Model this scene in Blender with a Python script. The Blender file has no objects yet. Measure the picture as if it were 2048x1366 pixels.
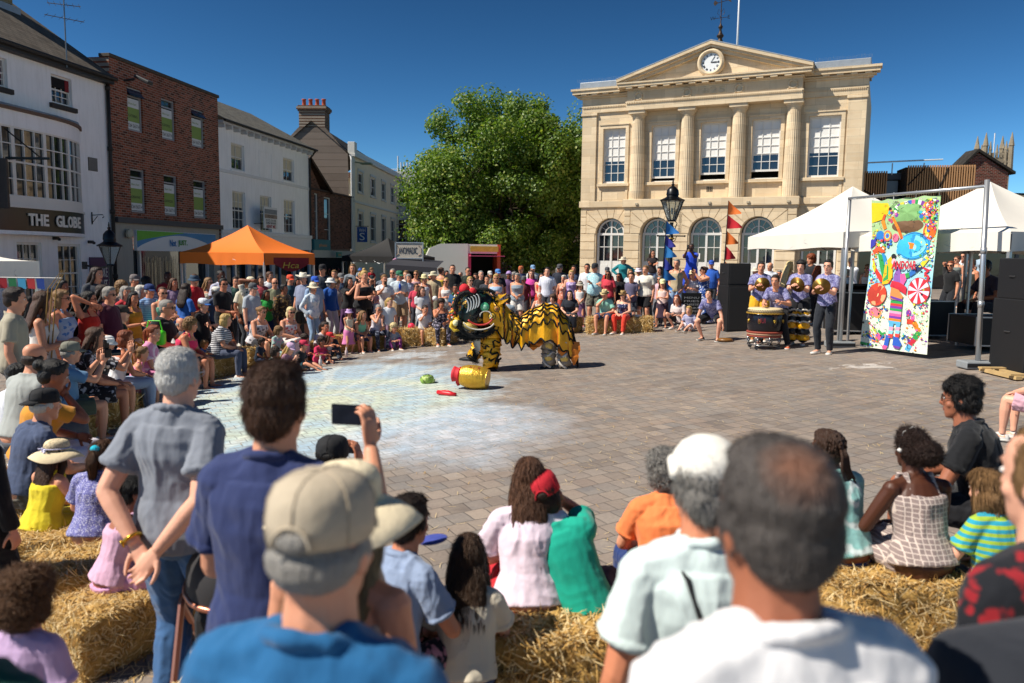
import bpy, bmesh, math, random
from mathutils import Vector, Matrix, Euler, noise
R=math.radians; PI=math.pi; sin=math.sin; cos=math.cos
V=Vector
sc=bpy.context.scene; COL=sc.collection
# ---------------------------------------------------------------- camera
CZ=2.1; FPX=1550.0; PITCH=.108; ROLL=.0136
cam=bpy.data.cameras.new('camera'); camo=bpy.data.objects.new('camera',cam); COL.objects.link(camo); sc.camera=camo
cam.sensor_width=36; cam.lens=36*FPX/2048; cam.clip_end=2000; cam.clip_start=.05
Mc=Matrix.Rotation(PI/2-PITCH,4,'X')@Matrix.Rotation(ROLL,4,'Z')
Mc.translation=(0,0,CZ); camo.matrix_world=Mc
cam.dof.use_dof=True; cam.dof.focus_distance=14.4; cam.dof.aperture_fstop=2.3
# ---------------------------------------------------------------- light
SUN_EL=R(49); SUN_DIR=V((.955,.30,0)).normalized()          # horizontal travel of the light
w=bpy.data.worlds.new("World"); sc.world=w; w.use_nodes=True
nt=w.node_tree; sky=nt.nodes.new('ShaderNodeTexSky'); sky.sky_type='NISHITA'; sky.sun_disc=False
sky.sun_elevation=SUN_EL; sky.sun_rotation=math.atan2(-SUN_DIR.x,-SUN_DIR.y)
sky.air_density=.75; sky.dust_density=.15; sky.ozone_density=3.2; sky.altitude=300
hsv=nt.nodes.new('ShaderNodeHueSaturation'); hsv.inputs['Saturation'].default_value=1.0; hsv.inputs['Hue'].default_value=.482; gam=nt.nodes.new('ShaderNodeGamma'); gam.inputs[1].default_value=2.0
nt.links.new(sky.outputs[0],gam.inputs[0]); nt.links.new(gam.outputs[0],hsv.inputs['Color']); nt.links.new(hsv.outputs[0],nt.nodes['Background'].inputs[0]); nt.nodes['Background'].inputs[1].default_value=.0120
sl=bpy.data.lights.new('sun','SUN'); sl.energy=4.4; sl.angle=R(.5); sl.color=(1,.93,.82)
so=bpy.data.objects.new('sun',sl); COL.objects.link(so)
ld=V((SUN_DIR.x*cos(SUN_EL),SUN_DIR.y*cos(SUN_EL),-sin(SUN_EL))); so.rotation_euler=ld.to_track_quat('-Z','Y').to_euler(); so.location=(-20,-5,30)
vs=sc.view_settings; vs.view_transform='Standard'; vs.look='None'; vs.exposure=.60; vs.gamma=1
sc.cycles.max_bounces=5; sc.cycles.diffuse_bounces=3; sc.cycles.glossy_bounces=2; sc.cycles.transparent_max_bounces=6
sc.cycles.use_denoising=True
# ---------------------------------------------------------------- place helpers
def G(x,y): return .055*max(-14,min(16,x))+.001*max(0,min(60,y))
def ray(px,py):
    u=px-1024; v=py-683
    a=(u*cos(ROLL)+v*sin(ROLL))/FPX; d=(-u*sin(ROLL)+v*cos(ROLL))/FPX
    return V((a,cos(PITCH)-d*sin(PITCH),-sin(PITCH)-d*cos(PITCH)))
def at(px,py,Y):
    r=ray(px,py); return r*(Y/r.y)+V((0,0,CZ))
def gnd(px,py):
    r=ray(px,py); t=5
    for i in range(50): t=(G(r.x*t,r.y*t)-CZ)/r.z
    return r*t+V((0,0,CZ))
# ---------------------------------------------------------------- materials
MATS={}
def H(s):
    c=[int(s[i:i+2],16)/255 for i in (0,2,4)]
    return tuple(x/12.92 if x<.04045 else ((x+.055)/1.055)**2.4 for x in c)
class NT:
    def __init__(s,m): s.t=m.node_tree; s.b=s.t.nodes['Principled BSDF']; s.co=s.n('ShaderNodeTexCoord')
    def n(s,k,**kw):
        q=s.t.nodes.new(k)
        for a,b in kw.items():
            if a[0]=='_': q.inputs[a[1:].replace('_',' ')].default_value=b
            else: setattr(q,a,b)
        return q
    def l(s,a,b): s.t.links.new(a,b)
    def map(s,src,scale=(1,1,1),rot=(0,0,0),loc=(0,0,0)):
        m=s.n('ShaderNodeMapping'); m.inputs['Scale'].default_value=scale; m.inputs['Rotation'].default_value=rot; m.inputs['Location'].default_value=loc
        s.l(src,m.inputs['Vector']); return m.outputs[0]
    def noise(s,src,scale,detail=4,rough=.6,out='Fac'):
        q=s.n('ShaderNodeTexNoise'); q.inputs['Scale'].default_value=scale; q.inputs['Detail'].default_value=detail; q.inputs['Roughness'].default_value=rough
        if src is not None: s.l(src,q.inputs['Vector'])
        return q.outputs[out]
    def ramp(s,fac,stops,interp='LINEAR'):
        q=s.n('ShaderNodeValToRGB'); e=q.color_ramp.elements; q.color_ramp.interpolation=interp
        while len(e)<len(stops): e.new(.5)
        for i,(p,c) in enumerate(stops):
            e[i].position=p; e[i].color=(c if isinstance(c,tuple) else (c,c,c))+(1,)
        s.l(fac,q.inputs[0]); return q.outputs[0]
    def mix(s,fac,a,b,mode='MIX'):
        q=s.n('ShaderNodeMix',data_type='RGBA',blend_type=mode)
        for k,v in ((0,fac),(6,a),(7,b)):
            if isinstance(v,(int,float)): q.inputs[k].default_value=v if k==0 else (v,v,v,1)
            elif isinstance(v,tuple): q.inputs[k].default_value=v+(1,)
            else: s.l(v,q.inputs[k])
        return q.outputs[2]
    def math(s,op,a,b=0,c=0):
        q=s.n('ShaderNodeMath',operation=op)
        for k,v in ((0,a),(1,b),(2,c)):
            if isinstance(v,(int,float)): q.inputs[k].default_value=v
            else: s.l(v,q.inputs[k])
        return q.outputs[0]
    def bump(s,h,st=.3,dist=.01):
        q=s.n('ShaderNodeBump'); q.inputs['Strength'].default_value=st; q.inputs['Distance'].default_value=dist
        s.l(h,q.inputs['Height']); s.l(q.outputs[0],s.b.inputs['Normal'])
    def base(s,c): s.l(c,s.b.inputs['Base Color'])
def newmat(name,col=(.5,.5,.5),rough=.6,metal=0,spec=.5):
    m=bpy.data.materials.new(name); m.use_nodes=True; b=m.node_tree.nodes['Principled BSDF']
    b.inputs['Base Color'].default_value=tuple(col[:3])+(1,); b.inputs['Roughness'].default_value=rough; b.inputs['Metallic'].default_value=metal
    b.inputs['Specular IOR Level'].default_value=spec
    return m
def plain(name,hexc,rough=.6,metal=0,spec=.5,var=.12,scale=6,bump=0):
    k=(name,hexc,rough,metal)
    if k in MATS: return MATS[k]
    c=H(hexc); m=newmat(name,c,rough,metal,spec); t=NT(m)
    if var:
        n=t.noise(t.co.outputs['Object'],scale,5)
        t.base(t.mix(n,tuple(x*(1-var) for x in c),tuple(min(1,x*(1+var)) for x in c)))
        if bump: t.bump(n,bump,.01)
    MATS[k]=m; return m
def cloth(hexc,pat=None):
    k=('cloth',hexc,pat)
    if k in MATS: return MATS[k]
    c=H(hexc); m=newmat('cloth',c,.85,0,.25); t=NT(m); o=t.co.outputs['Object']
    n=t.noise(t.map(o,(1,1,.45)),9,3,.5); fine=t.noise(o,220,2)
    base=t.mix(n,tuple(x*.9 for x in c),tuple(min(1,x*1.06) for x in c))
    if pat:
        kind,hx=pat.split(':'); c2=H(hx)
        if kind=='stripe':
            wv=t.n('ShaderNodeTexWave',bands_direction='Z',_Scale=9.0); t.l(o,wv.inputs['Vector']); f=t.ramp(wv.outputs['Fac'],[(.5,0.0),(.56,1.0)])
        elif kind=='vstripe':
            wv=t.n('ShaderNodeTexWave',bands_direction='X',_Scale=11.0); t.l(o,wv.inputs['Vector']); f=t.ramp(wv.outputs['Fac'],[(.5,0.0),(.56,1.0)])
        elif kind=='dot':
            v=t.n('ShaderNodeTexVoronoi',_Scale=24.0); t.l(o,v.inputs['Vector']); f=t.ramp(v.outputs['Distance'],[(.28,1.0),(.34,0.0)])
        elif kind=='floral':
            v=t.n('ShaderNodeTexVoronoi',_Scale=17.0); t.l(t.mix(.12,o,t.noise(o,12,3,.6,'Color')),v.inputs['Vector']); f=t.ramp(v.outputs['Distance'],[(.3,1.0),(.42,0.0)])
        elif kind=='ditsy':
            v=t.n('ShaderNodeTexVoronoi',_Scale=95.0); t.l(o,v.inputs['Vector']); f=t.ramp(v.outputs['Distance'],[(.3,1.0),(.4,0.0)])
        elif kind=='tie':
            sx=t.n('ShaderNodeSeparateXYZ'); t.l(t.map(o,(1,1,1),(0,0,0),(-.02,0,-.80)),sx.inputs[0])
            r=t.math('SQRT',t.math('ADD',t.math('MULTIPLY',sx.outputs[0],sx.outputs[0]),t.math('MULTIPLY',sx.outputs[2],sx.outputs[2])))
            an=t.math('ARCTAN2',sx.outputs[2],sx.outputs[0])
            s_=t.math('SINE',t.math('ADD',t.math('MULTIPLY',r,48.0),t.math('ADD',an,t.math('MULTIPLY',t.noise(o,9,3),5.0))))
            f=t.ramp(s_,[(.35,0.0),(.9,.75)])
        elif kind=='camo':
            f=t.ramp(t.noise(o,14,3),[(.47,0.0),(.53,1.0)],'CONSTANT')
        elif kind=='fade':
            sx=t.n('ShaderNodeSeparateXYZ'); t.l(o,sx.inputs[0]); f=t.ramp(t.math('ADD',sx.outputs[2],t.math('MULTIPLY',t.noise(o,9,4),.25)),[(.28,1.0),(.5,0.0)])
        elif kind=='jersey':   # swirling pale print that darkens to the hem
            v=t.noise(t.mix(.25,o,t.noise(o,7,3,.6,'Color')),13,4)
            f=t.ramp(v,[(.44,0.0),(.5,1.0),(.56,.1)])
            sx=t.n('ShaderNodeSeparateXYZ'); t.l(o,sx.inputs[0])
            base=t.mix(t.ramp(sx.outputs[2],[(.02,1.0),(.30,0.0)]),base,H('2a2350'))
        elif kind=='lattice':
            v=t.n('ShaderNodeTexVoronoi',_Scale=34.0,feature='DISTANCE_TO_EDGE'); t.l(t.map(o,(1,.02,1.15)),v.inputs['Vector']); v.inputs['Randomness'].default_value=.18
            f=t.ramp(v.outputs['Distance'],[(.06,0.0),(.12,1.0)])
        base=t.mix(f,base,c2)
    t.base(base)
    t.bump(t.math('ADD',t.math('MULTIPLY',t.noise(t.map(o,(1,1,.35),(.5,.3,0)),11,3,.5),1.0),t.math('MULTIPLY',fine,.02)),.35,.03)
    t.b.inputs['Sheen Weight'].default_value=.15
    MATS[k]=m; return m
def skin(i):
    hx=['e2ad92','d69b7c','c98767','9c644a','7a4a30','4d2c1d','cf8f74'][i]
    k=('skin',i)
    if k in MATS: return MATS[k]
    c=H(hx); m=newmat('skin',c,.5,0,.4); t=NT(m); n=t.math('ADD',t.math('MULTIPLY',t.noise(t.co.outputs['Object'],11,5,.7),.75),t.math('MULTIPLY',t.noise(t.co.outputs['Object'],120,3,.7),.28))
    t.base(t.mix(n,(c[0]*.88,c[1]*.74,c[2]*.70),(min(1,c[0]*1.10),c[1]*1.08,c[2]*1.06)))
    t.b.inputs['Subsurface Weight'].default_value=.0; t.bump(t.noise(t.co.outputs['Object'],90,3),.15,.004)
    MATS[k]=m; return m
def hairmat(hx):
    k=('hair',hx)
    if k in MATS: return MATS[k]
    spot=hx[0]=='@'; hx=hx.strip('@'); c=H(hx); m=newmat('hair',c,.5,0,.4); t=NT(m); o=t.co.outputs['Object']
    n=t.noise(t.map(o,(60,60,5)),2.2,4,.7)
    t.base(t.mix(n,tuple(x*.5 for x in c),tuple(min(1,x*1.5) for x in c))) if not spot else None; t.bump(n,.9,.012)
    if spot:
        vd=t.n('ShaderNodeVectorMath',operation='DISTANCE'); t.l(o,vd.inputs[0]); vd.inputs[1].default_value=(-.014,-.082,.094)
        f=t.ramp(t.math('ADD',vd.outputs['Value'],t.math('MULTIPLY',t.noise(o,40,4,.7),.05)),[(.035,.75),(.085,0.0)]); t.base(t.mix(f,t.mix(n,tuple(x*.55 for x in c),tuple(x*1.6 for x in c)),H('8a5a42')))
    MATS[k]=m; return m
# ---------------------------------------------------------------- mesh builder
class MB:
    def __init__(s): s.v=[]; s.f=[]; s.m=[]; s.X=None
    def add(s,vs,fs,mi=0,X=None):
        o=len(s.v); X=X if X is not None else s.X
        s.v+= [tuple(X@V(p)) for p in vs] if X is not None else [tuple(p) for p in vs]
        s.f+= [tuple(i+o for i in f) for f in fs]; s.m+=[mi]*len(fs); return s
    def box(s,a,b,mi=0,X=None):
        x0,y0,z0=a; x1,y1,z1=b
        return s.add([(x0,y0,z0),(x1,y0,z0),(x1,y1,z0),(x0,y1,z0),(x0,y0,z1),(x1,y0,z1),(x1,y1,z1),(x0,y1,z1)],
            [(0,3,2,1),(4,5,6,7),(0,1,5,4),(1,2,6,5),(2,3,7,6),(3,0,4,7)],mi,X)
    def bbox(s,a,b,r=.01,mi=0,X=None):   # chamfered box
        x0,y0,z0=a; x1,y1,z1=b; P=[]
        cs=[(x0,y0,z0),(x1,y0,z0),(x1,y1,z0),(x0,y1,z0),(x0,y0,z1),(x1,y0,z1),(x1,y1,z1),(x0,y1,z1)]
        bm=bmesh.new(); vs=[bm.verts.new(c) for c in cs]
        for f in [(0,3,2,1),(4,5,6,7),(0,1,5,4),(1,2,6,5),(2,3,7,6),(3,0,4,7)]: bm.faces.new([vs[i] for i in f])
        bmesh.ops.bevel(bm,geom=bm.edges[:],offset=r,segments=2,affect='EDGES',profile=.5)
        bm.verts.index_update()
        s.add([tuple(v.co) for v in bm.verts],[tuple(v.index for v in f.verts) for f in bm.faces],mi,X); bm.free(); return s
    def rings(s,rs,mi=0,closed=True,cap=True,X=None):
        n=len(rs[0]); vs=[p for r in rs for p in r]; fs=[]
        for i in range(len(rs)-1):
            for j in range(n if closed else n-1):
                k=(j+1)%n; fs.append((i*n+j,i*n+k,(i+1)*n+k,(i+1)*n+j))
        if cap and closed:
            fs.append(tuple(range(n-1,-1,-1))); fs.append(tuple((len(rs)-1)*n+j for j in range(n)))
        return s.add(vs,fs,mi,X)
    def tube(s,pts,rad,n=8,mi=0,cap=True,flat=1.0,up=None,X=None):
        pts=[V(p) for p in pts]; rad=rad if isinstance(rad,(list,tuple)) else [rad]*len(pts); rs=[]; u=None
        for i,p in enumerate(pts):
            d=(pts[min(i+1,len(pts)-1)]-pts[max(i-1,0)]); d=d.normalized() if d.length>1e-9 else V((0,0,1))
            if u is None:
                u=V(up) if up else (V((0,0,1)) if abs(d.z)<.9 else V((0,1,0)))
            u=(u-d*u.dot(d)); u=u.normalized() if u.length>1e-6 else d.orthogonal().normalized(); w_=d.cross(u)
            rs.append([p+u*(rad[i]*flat*cos(2*PI*k/n))+w_*(rad[i]*sin(2*PI*k/n)) for k in range(n)])
        return s.rings(rs,mi,True,cap,X)
    def lathe(s,prof,n=16,c=(0,0,0),mi=0,cap=True,X=None,flute=0):
        rs=[]
        for r,z in prof:
            rs.append([(c[0]+(r*(1-(flute if k%2 else 0)))*cos(2*PI*k/n),c[1]+(r*(1-(flute if k%2 else 0)))*sin(2*PI*k/n),c[2]+z) for k in range(n)])
        return s.rings(rs,mi,True,cap,X)
    def ell(s,c,r,n=10,mi=0,X=None,jit=0):
        rs=[]; m=max(4,n//2)
        for i in range(m+1):
            a=-PI/2+PI*i/m; q=max(cos(a),.02)
            rs.append([(c[0]+r[0]*q*cos(2*PI*k/n),c[1]+r[1]*q*sin(2*PI*k/n),c[2]+r[2]*sin(a)) for k in range(n)])
        return s.rings(rs,mi,True,True,X)
    def prism(s,poly,y0,y1,mi=0,X=None):   # polygon in xz, thickness in y
        n=len(poly); vs=[(x,y0,z) for x,z in poly]+[(x,y1,z) for x,z in poly]
        fs=[tuple(range(n)),tuple(range(2*n-1,n-1,-1))]+[(i,i+n,(i+1)%n+n,(i+1)%n) for i in range(n)]
        return s.add(vs,fs,mi,X)
    def mesh(s,name,mats):
        me=bpy.data.meshes.new(name); me.from_pydata(s.v,[],s.f)
        for m in mats: me.materials.append(m)
        me.polygons.foreach_set('material_index',s.m); me.update(); return me
    def build(s,name,mats,parent=None,smooth=False,angle=None):
        if not isinstance(mats,(list,tuple)): mats=[mats]
        me=s.mesh(name,mats)
        bm=bmesh.new(); bm.from_mesh(me); bmesh.ops.recalc_face_normals(bm,faces=bm.faces); bm.to_mesh(me); bm.free()
        if smooth: me.shade_smooth()
        if angle is not None: me.shade_smooth(); me.set_sharp_from_angle(angle=R(angle))
        o=bpy.data.objects.new(name,me); COL.objects.link(o)
        if parent is not None: o.parent=parent
        return o
def explode(mb,name,mats,parent=None):
    par=list(range(len(mb.v)))
    def f(a):
        while par[a]!=a: par[a]=par[par[a]]; a=par[a]
        return a
    for q in mb.f:
        for k in q[1:]: par[f(k)]=f(q[0])
    gr={}
    for q,m in zip(mb.f,mb.m): gr.setdefault(f(q[0]),[]).append((q,m))
    for fs in gr.values():
        b=MB(); ix={}
        for q,m in fs:
            for k in q:
                if k not in ix: ix[k]=len(b.v); b.v.append(mb.v[k])
            b.f.append(tuple(ix[k] for k in q)); b.m.append(m)
        b.build(name,mats,parent)
def tag(o,label,cat,group=None,kind=None):
    if label: o['label']=label
    if cat: o['category']=cat
    if group: o['group']=group
    if kind: o['kind']=kind
    return o
def struct(o): o['kind']='structure'; return o
def empty(name,loc,rz=0,label=None,cat=None,group=None,s=1):
    o=bpy.data.objects.new(name,None); COL.objects.link(o); o.location=loc; o.rotation_euler=(0,0,rz); o.scale=(s,s,s); o.empty_display_size=.2
    return tag(o,label,cat,group)
def textm(s,h,width=None,ext=.01,align='CENTER',shear=0,bold=0):
    c=bpy.data.curves.new('lettering','FONT'); c.body=s; c.size=1; c.extrude=0; c.align_x=align; c.align_y='CENTER'; c.shear=shear; c.offset=bold; c.resolution_u=3
    o=bpy.data.objects.new('lettering',c); COL.objects.link(o); dg=bpy.context.evaluated_depsgraph_get(); dg.update()
    me=bpy.data.meshes.new_from_object(o.evaluated_get(dg)); bpy.data.objects.remove(o); bpy.data.curves.remove(c)
    xs=[v.co.x for v in me.vertices]; ys=[v.co.y for v in me.vertices]
    cx=(max(xs)+min(xs))/2 if align=='CENTER' else min(xs); cy=(max(ys)+min(ys))/2
    k=h/(max(ys)-min(ys)); kx=(width/(max(xs)-min(xs))) if width else k
    b=MB(); vs=[((v.co.x-cx)*kx,0,(v.co.y-cy)*k) for v in me.vertices]; fs=[tuple(p.vertices) for p in me.polygons]
    b.add(vs,fs)
    if ext:
        n=len(vs); ed={}
        for f in fs:
            for i in range(len(f)):
                a,c_=f[i],f[(i+1)%len(f)]; e=(min(a,c_),max(a,c_)); ed[e]=ed.get(e,0)+1
        b.v=[(x,-ext,z) for x,y,z in vs]+[(x,0,z) for x,y,z in vs]
        q=[(a,c_,c_+n,a+n) for (a,c_),k_ in ed.items() if k_==1]; b.f+=q; b.m+=[0]*len(q)
    bpy.data.meshes.remove(me); return b
def text(s,h,loc,mat,parent,width=None,ext=.01,rz=0,name='lettering',**k):
    o=textm(s,h,width,ext,**k).build(name,mat,parent); o.location=loc; o.rotation_euler=(0,0,rz); return o
def remesh(mb,vox,smooth=3,disp=0,dscale=5,seed=0,stretch=(1,1,.4),big=False):
    me=mb.mesh('tmp',[]); bm=bmesh.new(); bm.from_mesh(me); bmesh.ops.recalc_face_normals(bm,faces=bm.faces); bm.to_mesh(me); bm.free()
    o=bpy.data.objects.new('tmp',me); COL.objects.link(o)
    m=o.modifiers.new('r','REMESH'); m.mode='VOXEL'; m.voxel_size=vox; m.use_smooth_shade=True
    if smooth: q=o.modifiers.new('s','SMOOTH'); q.factor=.5; q.iterations=smooth
    dg=bpy.context.evaluated_depsgraph_get(); me2=bpy.data.meshes.new_from_object(o.evaluated_get(dg))
    bpy.data.objects.remove(o); bpy.data.meshes.remove(me)
    if disp:
        ns=[v.normal.copy() for v in me2.vertices]; off=V((seed*7.1,seed*3.3,0))
        for v,n in zip(me2.vertices,ns):
            p=V((v.co.x*stretch[0],v.co.y*stretch[1],v.co.z*stretch[2]))*dscale+off
            a=noise.noise(p+V((noise.noise(p*1.3)*1.4,0,0))); h=1-2.2*abs(a)
            if big:
                g=V((v.co.x+v.co.z*.45,v.co.y,v.co.z-abs(v.co.x)*.8))*11+off; g.x+=noise.noise(p)*2.5; h=h*.75+.55*(1-2.6*abs(noise.noise(V((g.x,g.y,g.z*.45)))))+.16*noise.noise(v.co*38)
            v.co+=n*(disp*h)
    me2.shade_smooth(); return me2
def finish(me,name,mats,parent=None):
    me.materials.clear()
    for m in mats: me.materials.append(m)
    o=bpy.data.objects.new(name,me); COL.objects.link(o); o.parent=parent; return o
# ---------------------------------------------------------------- people
KD={
'm':dict(th=.44,sh=.43,an=.08,T=.50,nk=.075,hh=.235,sw=.163,ua=.29,fa=.26,hd=.185,L=1.0,hx=.092,
  tor=[(-.2,.05,.06,-.01),(-.12,.13,.11,-.012),(0,.162,.125,-.01),(.15,.158,.118,0),(.3,.147,.110,.006),(.5,.155,.114,.006),(.68,.172,.122,0),(.82,.172,.112,-.006),(.93,.135,.088,-.012),(1.0,.072,.064,-.014)]),
'f':dict(th=.415,sh=.40,an=.075,T=.47,nk=.07,hh=.222,sw=.155,ua=.27,fa=.24,hd=.168,L=.88,hx=.09,
  tor=[(-.2,.05,.06,-.015),(-.12,.145,.125,-.02),(0,.172,.135,-.015),(.15,.158,.12,-.005),(.32,.128,.102,0),(.48,.132,.106,.004),(.66,.146,.134,.018),(.8,.148,.110,.004),(.93,.115,.080,-.010),(1.0,.060,.056,-.012)]),
'c':dict(th=.285,sh=.27,an=.055,T=.36,nk=.05,hh=.200,sw=.118,ua=.19,fa=.17,hd=.125,L=.66,hx=.06,
  tor=[(-.2,.035,.045,0),(-.12,.088,.08,-.006),(0,.108,.09,-.004),(.2,.104,.085,.004),(.45,.103,.082,.004),(.66,.112,.082,0),(.82,.114,.076,-.003),(.93,.09,.06,-.006),(1.0,.046,.044,-.008)]),
}
KD['b']=dict(KD['m'],tor=[(t,rx*(1+.16*max(0,1-abs(t-.25)/.5)),ry*(1+.42*max(0,1-abs(t-.28)/.5)),yo+.03*max(0,1-abs(t-.3)/.4)) for t,rx,ry,yo in KD['m']['tor']])
KD['p']=dict(KD['f'],L=1.0,tor=[(t,rx*1.2,ry*1.28,yo) for t,rx,ry,yo in KD['f']['tor']])
def ik(a,t,l1,l2,pole):
    d=t-a; L=d.length; m=(l1+l2)*.995
    if L>m: t=a+d*(m/L); d=t-a; L=m
    L=max(L,abs(l1-l2)+.02)
    x=(l1*l1-l2*l2+L*L)/(2*L); h=math.sqrt(max(l1*l1-x*x,0)); u=d.normalized(); p=pole-u*pole.dot(u)
    p=p.normalized() if p.length>1e-5 else u.orthogonal().normalized()
    return a+u*x+p*h, t
def joints(k,pose,var=0):
    D=KD[k]; rng=random.Random(ord(k)*31+var*17+len(pose)); hz=D['th']+D['sh']+D['an']-.012; T=D['T']; S=D['th']/.44
    P=V((0,0,hz)); lean=0.0; curl=.08; hp=-.06; hyaw=[0,.35,-.4,.15][var%4]; feet=[V((-.10,0,0)),V((.11,.03,0))]; sit=None; kp=V((0,1,0)); kps=None; fdir=[.15,-.15]; hroll=0
    q=lambda a,b,c: V((a*S,b*S,c*S)); J={}
    hands=None; pole=[V((-.5,-1,-.3)),V((.5,-1,-.3))]; curlf=.5
    if pose.startswith('sit'): P=V((0,0,.47*S+.02)); feet=[q(-.13,.46,0),q(.14,.42,0)]; lean=.10; curl=.30
    if pose=='floor' or pose=='floorphone': P=V((0,0,.10*S)); feet=[q(-.14,.50,0),q(.16,.44,0)]; lean=.12; curl=.35
    if pose=='legs': P=V((0,0,.10*S)); feet=[q(-.1,.78,.03),q(.14,.76,.03)]; lean=.05; curl=.4
    if pose=='squat': P=V((0,-.05*S,.26*S)); feet=[q(-.13,.14,0),q(.15,.1,0)]; lean=.35; curl=.3
    if pose=='kneel': P=V((0,0,.40*S)); feet=[q(-.14,.30,0),q(.14,-.25,.06)]; lean=.15; curl=.2
    if pose=='crouch': P=V((0,-.18,.62)); feet=[q(-.20,.08,0),q(.20,.02,0)]; lean=.62; curl=.25; hp=.35
    if pose=='lunge': P=V((0,0,.76)); feet=[q(-.30,.30,0),q(.42,-.20,0)]; lean=.42; curl=.35; hp=-.15
    if pose=='lean': lean=.25; curl=.3
    def c(t):
        p=P.copy(); n=10; 
        for i in range(n):
            a=lean+curl*(t*(i+.5)/n) if t>0 else (lean*.3 if not pose.startswith('sit') else -.25); p=p+V((0,sin(a),cos(a)))*(T*t/n)
        return p
    def cd(t): a=lean+curl*t if t>0 else 0; return V((0,sin(a),cos(a)))
    N=c(1.0); sh=[c(.87)+V((-D['sw'],-.015,0)),c(.87)+V((D['sw'],-.015,0))]
    u=D['ua']+D['fa']; ja=lambda s: V((rng.uniform(-s,s),rng.uniform(-s,s),rng.uniform(-s,s)))
    dn=[sh[0]+V((-.07,.04,-u*.97)),sh[1]+V((.07,.05,-u*.97))]
    Pf=lambda x,y,z: P+q(x,y,z)
    hn={'stand':dn,'lean':dn,'clasp':[Pf(-.03,.24,.08),Pf(.03,.25,.09)],'cross':[Pf(.10,.20,.28),Pf(-.10,.22,.26)],
     'hip':[Pf(-.19,.02,.13),Pf(.19,.02,.13)],'back':[Pf(-.065,-.19,.0),Pf(.055,-.215,-.01)],
     'phone':[N+q(-.05,.36,.07),N+q(.05,.36,.07)],'hold':[Pf(-.10,.26,.22),Pf(.10,.26,.22)],
     'phone1':[Pf(-.05,.25,.12),N+q(.14,.41,-.05)],'cup':[Pf(-.02,.24,.10),Pf(.12,.30,.30)],'shade':[dn[0],N+q(.10,.15,.20)],
     'cymbal':[Pf(-.05,.34,.26),Pf(.10,.36,.27)],'pocket':[Pf(-.18,.04,.0),Pf(.18,.04,.0)],
     'sit':[q(-.10,.36,.60),q(.10,.38,.60)],'sitclasp':[q(-.02,.34,.58),q(.03,.36,.59)],'sitchin':[q(-.06,.30,.60),N+q(.03,.11,.02)],
     'sitphone':[N+q(-.06,.34,.03),N+q(.06,.34,.03)],'sitphone1':[q(-.1,.36,.6),N+q(.10,.34,.02)],'sitcross':[Pf(.10,.22,.22),Pf(-.10,.24,.20)],'sitclap':[N+q(-.03,.30,-.16),N+q(.03,.30,-.14)],
     'floor':[q(-.10,.42,.36),q(.10,.40,.36)],'floorphone':[N+q(-.04,.24,-.10),N+q(.04,.24,-.10)],'legs':[q(-.16,.25,.14),q(.16,.25,.14)],'squat':[q(-.08,.34,.42),q(.08,.34,.44)],'kneel':[q(-.12,.30,.45),q(.1,.3,.5)],
     'crouch':[q(-.34,.16,.42),q(.36,.12,.40)],'lunge':[q(-.16,.50,.92),q(.14,.52,.86)],'sithug':[q(-.05,.40,.62),q(.05,.42,.62)],'sitdown':[dn[0]+q(.02,.2,.2),dn[1]+q(-.02,.22,.2)],
     'carry':[Pf(-.05,.22,.25),Pf(.14,.22,.20)],'raise':[dn[0],N+q(.10,.38,.32)],'sitraise':[q(-.1,.3,.6),N+q(.05,.10,.19)],'ears':[N+q(-.10,.10,.10),N+q(.10,.10,.10)]}
    H_=[h.copy() for h in hn.get(pose,dn)]
    if pose not in('back','phone','phone1','raise'): H_=[h+ja(.02*S) for h in H_]
    if pose in('phone','sitphone','phone1','sitphone1','raise','sitraise'): pole=[V((-.5,0,-1)),V((.5,0,-1))]
    if pose=='hip': pole=[V((-1,-.4,0)),V((1,-.4,0))]
    if pose=='back': pole=[V((-1,-.25,0)),V((1,-.25,0))]
    if pose in('sitchin','sit','sitclasp','floor','legs'): pole=[V((-.8,-.3,-.6)),V((.8,-.3,-.6))]
    el=[];hd=[]
    for i in (0,1):
        e,h=ik(sh[i],H_[i],D['ua'],D['fa'],pole[i]); el.append(e); hd.append(h)
    hip=[P+V((-D['hx'],0,-.02)),P+V((D['hx'],0,-.02))]; kn=[];an=[]
    for i in (0,1):
        sx=-1 if i==0 else 1
        kpo=V((sx*.15,1,0)) if not (pose in('floor','floorphone','squat','legs','crouch')) else V((sx*.35,.6,1))
        if pose.startswith('sit'): kpo=V((sx*.18,1,.35))
        if pose=='kneel' and i==1: kpo=V((.1,1,-1))
        f=feet[i]+V((0,0,D['an'])); 
        if pose.startswith('sit'): f=V((f.x,min(f.y,D['th']*.98+.08*S),f.z))
        a,b=ik(hip[i],f,D['th'],D['sh'],kpo); kn.append(a); an.append(b)
    a=(lean+curl)*.45; nd=V((0,sin(a),cos(a)))
    hc=N+nd*(D['nk']+D['hh']*.36)+V((0,.012,0))
    if pose in('sitchin','floorphone','kneel'): hp-=.25
    hs=D['hh']/.235
    HM=Matrix.Translation(hc)@Matrix.Rotation(hyaw,4,'Z')@Matrix.Rotation(hp,4,'X')@Matrix.Scale(hs,4)
    return dict(D=D,k=k,P=P,c=c,cd=cd,N=N,sh=sh,el=el,hd=hd,hip=hip,kn=kn,an=an,HM=HM,hc=hc,S=S,pose=pose,feet=feet,hs=hs,
        top=hc.z+.125*hs)
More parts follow.
